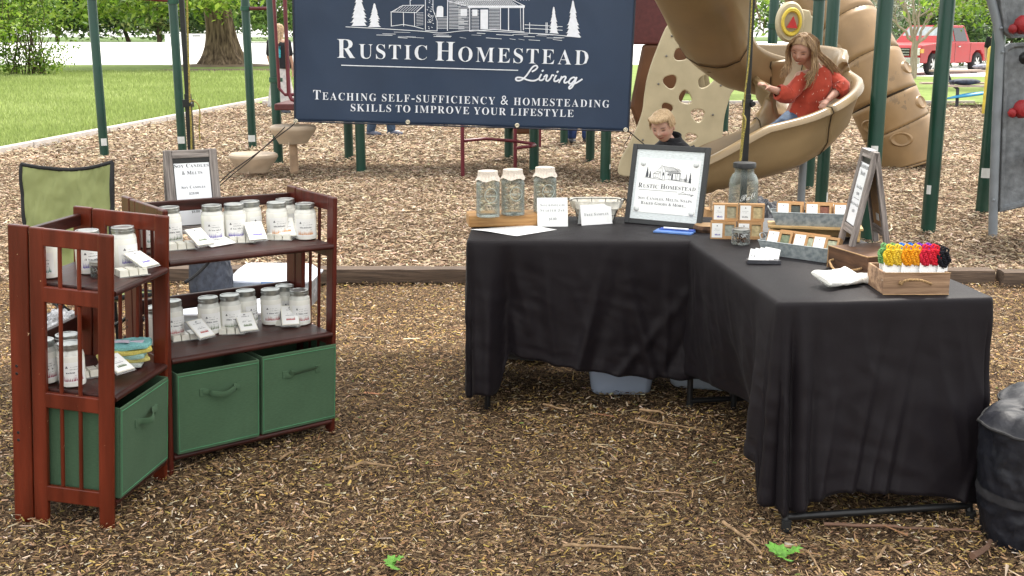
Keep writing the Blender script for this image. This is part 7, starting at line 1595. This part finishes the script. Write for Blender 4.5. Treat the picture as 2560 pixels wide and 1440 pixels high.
def red_blouse():
    m = mat('red_blouse', (.40, .060, .036), .85, .1, 12, .3, 40, .1, sheen=.15); nt = m.node_tree; N = nt.nodes; Lk_ = nt.links; b = N['Principled BSDF']; src = b.inputs['Base Color'].links[0].from_socket
    tc = N.new('ShaderNodeTexCoord'); vo = N.new('ShaderNodeTexVoronoi'); vo.inputs['Scale'].default_value = 19; mp = N.new('ShaderNodeMapping'); mp.inputs['Scale'].default_value = (2.2, 1.3, .9); mp.inputs['Rotation'].default_value = (.3, .5, .2); Lk_.new(tc.outputs['Object'], mp.inputs[0]); Lk_.new(mp.outputs[0], vo.inputs['Vector'])
    r = N.new('ShaderNodeValToRGB'); r.color_ramp.elements[0].position = .08; r.color_ramp.elements[0].color = (1, 1, 1, 1); r.color_ramp.elements[1].position = .14; r.color_ramp.elements[1].color = (0, 0, 0, 1); Lk_.new(vo.outputs['Distance'], r.inputs[0])
    mx = N.new('ShaderNodeMix'); mx.data_type = 'RGBA'; Lk_.new(r.outputs[0], mx.inputs[0]); Lk_.new(src, mx.inputs[6]); mx.inputs[7].default_value = (.60, .40, .34, 1); Lk_.new(mx.outputs[2], b.inputs['Base Color']); return m
obj('blouse', mb, red_blouse(), gt)
mb = MB()
for a, k_, f in ((Vector((-.06, 0, 0)), kn_l, an_l), (Vector((.06, -.02, 0)), kn_r, an_r)): cap(mb, [hips + a, k_, f], [.092, .07, .058], 16)
obj('jeans', mb, mat('blue_denim', (.07, .11, .18), .8, .15, 30, .3, 90), gt)
def hair_mesh(Mh, k, strands, seed, pathf, r0=.006, capk=1.06, front=.30, voxels=False):
    mb = MB(); rr = random.Random(seed)
    def cf(u, v):
        a = 2 * math.pi * u; t_ = math.pi * v * (.60 - (.60 - front * .40) * max(0, .5 + .5 * math.cos(a)) ** 1.5); x = math.sin(t_) * math.sin(a); y = -math.sin(t_) * math.cos(a); z = math.cos(t_)
        lim = 1.0; X, Y, Z = x * .71, y * .84, z * 1.02
        w_ = 1 + .03 * noise.noise((u * 30, v * 3, seed))
        return Mh @ Vector((X * k * capk * w_, Y * k * capk * w_ + k * .02, Z * k * capk * w_))
    mb.grid(cf, 72, 24, wrap=True)
    for i in range(strands):
        pts, r_ = pathf(rr, i / strands); n = len(pts); mb.tube(pts, [r_ * (.6 + .6 * math.sin(math.pi * min(1, (j + .6) / n))) * (1 if j < n - 1 else .15) for j in range(n)], 5, flat=.55)
    return mb
def girl_strand(rr, s):
    side = 1 if rr.random() < .66 else -1; h = lambda x, y, z: Mh @ Vector((x * kh, y * kh, z * kh))
    ya = rr.uniform(-.55, .8) if side > 0 else rr.uniform(-.5, .1); st = h(side * rr.uniform(.05, .3), ya * .5 - .05, 1.03); t1 = h(side * rr.uniform(.66, .80), ya - .05, .45); t2 = h(side * rr.uniform(.76, .92), ya, -.25)
    if side > 0 and ya > .25:     # behind, blown back to the shoulder
        e1 = t2 + Vector((.06 + rr.random() * .05, .04, -.08)); e2 = e1 + Vector((.05 + rr.random() * .06, .03, -.09))
        return crom([st, t1, t2, e1, e2], 4), rr.uniform(.0025, .005)
    e1 = t2 + Vector((rr.uniform(-.01, .015), -.02, -.08)); ln = rr.uniform(.02, .12) * (1 if side > 0 else .6)
    e2 = e1 + Vector((-(.015 if side > 0 else .0) - rr.random() * .03, -.02, -ln)); e3 = e2 + Vector((-.015 - rr.random() * .02, -.005, -.03))
    return crom([st, t1, t2, e1, e2, e3], 4), rr.uniform(.0025, .005)
mb = hair_mesh(Mh, kh, 260, 3, girl_strand, front=.70); HAIR = mat('light_brown_hair', (.42, .28, .15), .5, .3, 30, .3, 90, .3, col2=(.17, .10, .055), stretch=(3, 3, .6)); obj('hair', mb, HAIR, gt)
TEE = MB(); TEE.grid(lambda u, v: tuple(Mh @ Vector(((-.13 + .26 * u) * kh, (-.845 + .05 * (abs(u - .5) * 2) ** 2) * kh, (-.475 + .05 * (abs(u - .5) * 2) ** 2 - .055 * v * (1 - (abs(u - .5) * 2) ** 2)) * kh))), 8, 2); obj('teeth', TEE, mat('teeth', (.7, .68, .62), .3), gt)

# ---------------- small boy behind the framed sign
bh = D(1657, 316, 7.75); root = Vector((bh.x + .03, bh.y + .03, 0)); bt_ = thing('person', 'small fair-haired boy in a black jacket behind the framed sign', 'boy', T(root))
def L(v): return Vector(v) - root
kb = .112; hc = L(bh); Mh = T(hc) @ RZ(R(-28)) @ RX(R(22)) @ RY(R(-4)); H_ = hc.z
mb = MB(); head_shape(mb, Mh, kb); nk = Vector((.03, .04, H_ - .115)); cap(mb, [hc + Vector((.01, .03, -.05)), nk], [.045, .045]); cap(mb, [nk + Vector((0, 0, -.05)), Vector((0, .03, H_ - .32)), Vector((0, .03, H_ - .50))], [(.10, .06), (.12, .08), (.11, .08)], 16, up=(0, 1, 0))
for s_ in (-1, 1):
    cap(mb, [Vector((s_ * .13, .03, H_ - .19)), Vector((s_ * .17, .0, H_ - .36)), Vector((s_ * .13, -.10, H_ - .46))], [.034, .028, .02]); cap(mb, [Vector((s_ * .06, .03, H_ - .5)), Vector((s_ * .065, .02, .26)), Vector((s_ * .065, .04, .06))], [.06, .045, .032]); cap(mb, [Vector((s_ * .065, .05, .035)), Vector((s_ * .07, -.07, .025))], [.035, .028])
    hand(mb, Vector((s_ * .13, -.10, H_ - .46)), (0, -.6, -.6), (0, -.5, .5), .11, .4, .1, s_)
me = remesh(mb, .0050, 3); me.materials.append(SKINM); paint(me, skin_paint(Mh, kb, (.54, .33, .255))); obj('body', me, None, bt_)
def boy_strand(rr, s):
    h = lambda x, y, z: Mh @ Vector((x * kb, y * kb, z * kb)); a = rr.uniform(0, 6.28); 
    st = h(.12, .25, 1.04); x, y = math.sin(a), -math.cos(a); zz = .60 if y < -.5 else rr.uniform(-.05, .3); t1 = h(x * .52 + .05, y * .56, .90); t2 = h(x * .75, y * .86, zz + .2); e = h(x * .77 + rr.uniform(-.06, .06), y * .89, zz)
    return crom([st, t1, t2, e], 4), rr.uniform(.002, .0038)
mb = hair_mesh(Mh, kb, 360, 5, boy_strand, front=.66, capk=1.04); obj('hair', mb, mat('blond_hair', (.62, .45, .27), .5, .2, 30, .3, 90, col2=(.38, .25, .13), stretch=(3, 3, 1)), bt_)
mb = MB(); JK = mat('black_fleece', (.018, .018, .021), .9, .15, 60, .4, 160, .1, sheen=.2)
mb.grid(lambda u, v: tuple(Vector((.045, .035, H_ - .062 - .47 * v)) + Vector(((.066 + .090 * min(1, max(0, v - .06) * 6) + .01 * math.sin(u * 25 + v * 8) * v) * math.cos(2 * math.pi * u), (.06 + .045 * min(1, v * 4)) * math.sin(2 * math.pi * u), (0.02 * math.sin(2 * math.pi * u) if v < .1 else 0)))), 44, 26, wrap=True)
for s_ in (-1, 1): sleeve(mb, Vector((.045 + s_ * .105, .03, H_ - .155)), Vector((.045 + s_ * .165, .0, H_ - .34)), Vector((.04 + s_ * .135, -.09, H_ - .45)), .054, .046, .036, 4 + s_)
obj('jacket', mb, JK, bt_, solid=.004)
mb = MB()
for s_ in (-1, 1): cap(mb, [Vector((s_ * .06, .03, H_ - .5)), Vector((s_ * .065, .02, .26)), Vector((s_ * .065, .04, .08))], [.075, .058, .05], 14)
obj('trousers', mb, mat('dark_trousers', (.03, .035, .05), .8), bt_)
mb = MB()
for s_ in (-1, 1): cap(mb, [Vector((s_ * .065, .05, .035)), Vector((s_ * .07, -.08, .028))], [(.042, .04), (.036, .032)], 14)
obj('shoe', mb, mat('grey_shoe', (.10, .11, .14), .6), bt_)

# ---------------- distant grown-ups
def adult(base, h, rz, label, cat, top, bottom, hair, shoe, skin=(.55, .34, .25), arms=((-.02, -.05), (.02, -.05)), skirt=False, long_hair=False, stride=.08, name='person', wid=1.0):
    t = thing('person', label, cat, TR(base, rz)); k = h / 7.6 / 2; H_ = h; Mh = T((0, -.02, H_ - k)) @ RX(R(8))
    mb = MB(); head_shape(mb, Mh, k); s = h / 1.7
    cap(mb, [(0, 0, H_ - 2 * k + .02), (0, .01, H_ - 2 * k - .08)], [.055 * s, .06 * s]); cap(mb, [(0, .01, H_ * .80), (0, 0, H_ * .68), (0, 0, H_ * .58), (0, 0, H_ * .52)], [(.16 * s * wid, .09 * s), (.17 * s * wid, .11 * s), (.14 * s * wid, .10 * s), (.16 * s * wid, .11 * s)], 18, up=(0, 1, 0))
    L_ = MB(); S_ = MB(); U = MB(); U.grid(lambda u, v: tuple(Vector(((.07 + .14 * min(1, v * 5) + .006 * math.sin(u * 44 + v * 9)) * s * wid * math.cos(2 * math.pi * u), (.065 + .06 * min(1, v * 5)) * s * math.sin(2 * math.pi * u), H_ * (.838 - .33 * v)))), 36, 20, wrap=True)
    for sg in (-1, 1):
        sh = Vector((sg * .19 * s * wid, .01, H_ * .80)); el = Vector((sg * .235 * s, arms[0][0] + .02, H_ * .635)); wr = Vector((sg * .22 * s, arms[0][1] - .04, H_ * .49)); cap(mb, [sh, el, wr], [.048 * s, .038 * s, .026 * s]); hand(mb, wr, (0, -.1, -1), (-sg, 0, 0), .18 * s, .35, .1, sg); cap(U, [sh, sh.lerp(el, .8)], [.062 * s, .055 * s])
        hp = Vector((sg * .09 * s, 0, H_ * .51)); kn = Vector((sg * .095 * s, -.02 - sg * stride * .4, H_ * .28)); an = Vector((sg * .10 * s, .03 - sg * stride, .08)); cap(mb, [hp, kn, an], [.085 * s, .06 * s, .042 * s]); cap(mb, [an + Vector((0, .03, -.04)), an + Vector((sg * .02, -.15, -.05))], [.04, .034])
        if not skirt: cap(L_, [hp, kn, an + Vector((0, 0, .015))], [.10 * s, .078 * s, .066 * s], 16)
        cap(S_, [an + Vector((0, .04, -.035)), an + Vector((0, -.02, -.035)), an + Vector((sg * .02, -.17, -.045))], [(.045, .042), (.05, .045), (.045, .03)], 16)
    me = remesh(mb, .011, 3); me.materials.append(SKINM); paint(me, skin_paint(Mh, k, skin)); obj('body', me, None, t); obj('top', U, top, t, solid=.004)
    if skirt: L_ = MB(); L_.grid(lambda u, v: tuple(Vector(((.15 + .13 * v + .012 * v * math.sin(u * 70)) * s * math.cos(2 * math.pi * u), (.11 + .15 * v + .012 * v * math.cos(u * 70)) * s * math.sin(2 * math.pi * u), H_ * (.56 - .48 * v)))), 60, 20, wrap=True); obj('skirt', L_, bottom, t, solid=.004)
    else: obj('trousers', L_, bottom, t)
    obj('shoe', S_, shoe, t)
    def st(rr, q):
        h_ = lambda x, y, z: Mh @ Vector((x * k, y * k, z * k)); a = rr.uniform(.9, 5.4); x, y = math.sin(a), -math.cos(a); e = h_(x * .8, y * .9, -.3); pts = [h_(0, .1, 1.04), h_(x * .6, y * .6, .85), h_(x * .78, y * .88, .2), e]
        if long_hair: pts += [e + Vector((0, .03, -.12)), e + Vector((0, .04, -.28 - rr.random() * .1))]
        return crom(pts, 3), .009
    obj('hair', hair_mesh(Mh, k, 90, 4, st, front=.5), hair, t); return t
BLK = mat('black_shirt', (.02, .02, .024), .9, .1, 30); DEN = MATS['blue_denim']; BRH = mat('brown_hair', (.12, .07, .04), .5, .2, 30)
g = D(705, 270, 22.0); g.z = 0; 
w = adult(g, 1.72, R(165), 'woman with long fair hair, black top and pale skirt seen between playground posts', 'woman', BLK, mat('pale_skirt', (.60, .56, .52), .9, .25, 14, col2=(.38, .36, .36)), mat('blonde_hair', (.5, .34, .2), .5, .2, 30), mat('grey_shoe', (.10, .11, .14)), skirt=True, long_hair=True)
obj('back_print', MB().box(-.09, .09, .125, .135, 1.08, 1.3), mat('turquoise_print', (.05, .35, .42), .7, .4, 20), w)
g = P(955, 341); adult(g + Vector((0, .1, 0)), 1.74, R(62), 'man in dark jeans and grey shoes, only his feet showing under the banner', 'man', mat('navy_shirt', (.03, .04, .09), .8), DEN, BRH, mat('slate_shoe', (.11, .12, .16), .6), stride=.12)
g = P(1450, 360); adult(g + Vector((0, .1, 0)), 1.70, R(10), 'person in blue jeans and dark boots, only lower legs showing right of the banner middle', 'person', BLK, mat('bright_denim', (.05, .09, .25), .8, .2, 20), BRH, mat('black_boot', (.03, .03, .035), .6), stride=.03)
g = D(2478, 215, 33); g.z = 0; adult(Vector((g.x, 33, 0)), 1.76, R(-20), 'person in black standing by the picnic table at the right', 'person', BLK, mat('dark_trousers', (.03, .035, .05), .8), mat('blonde_hair', (.5, .34, .2)), mat('grey_shoe', (.10, .11, .14)))
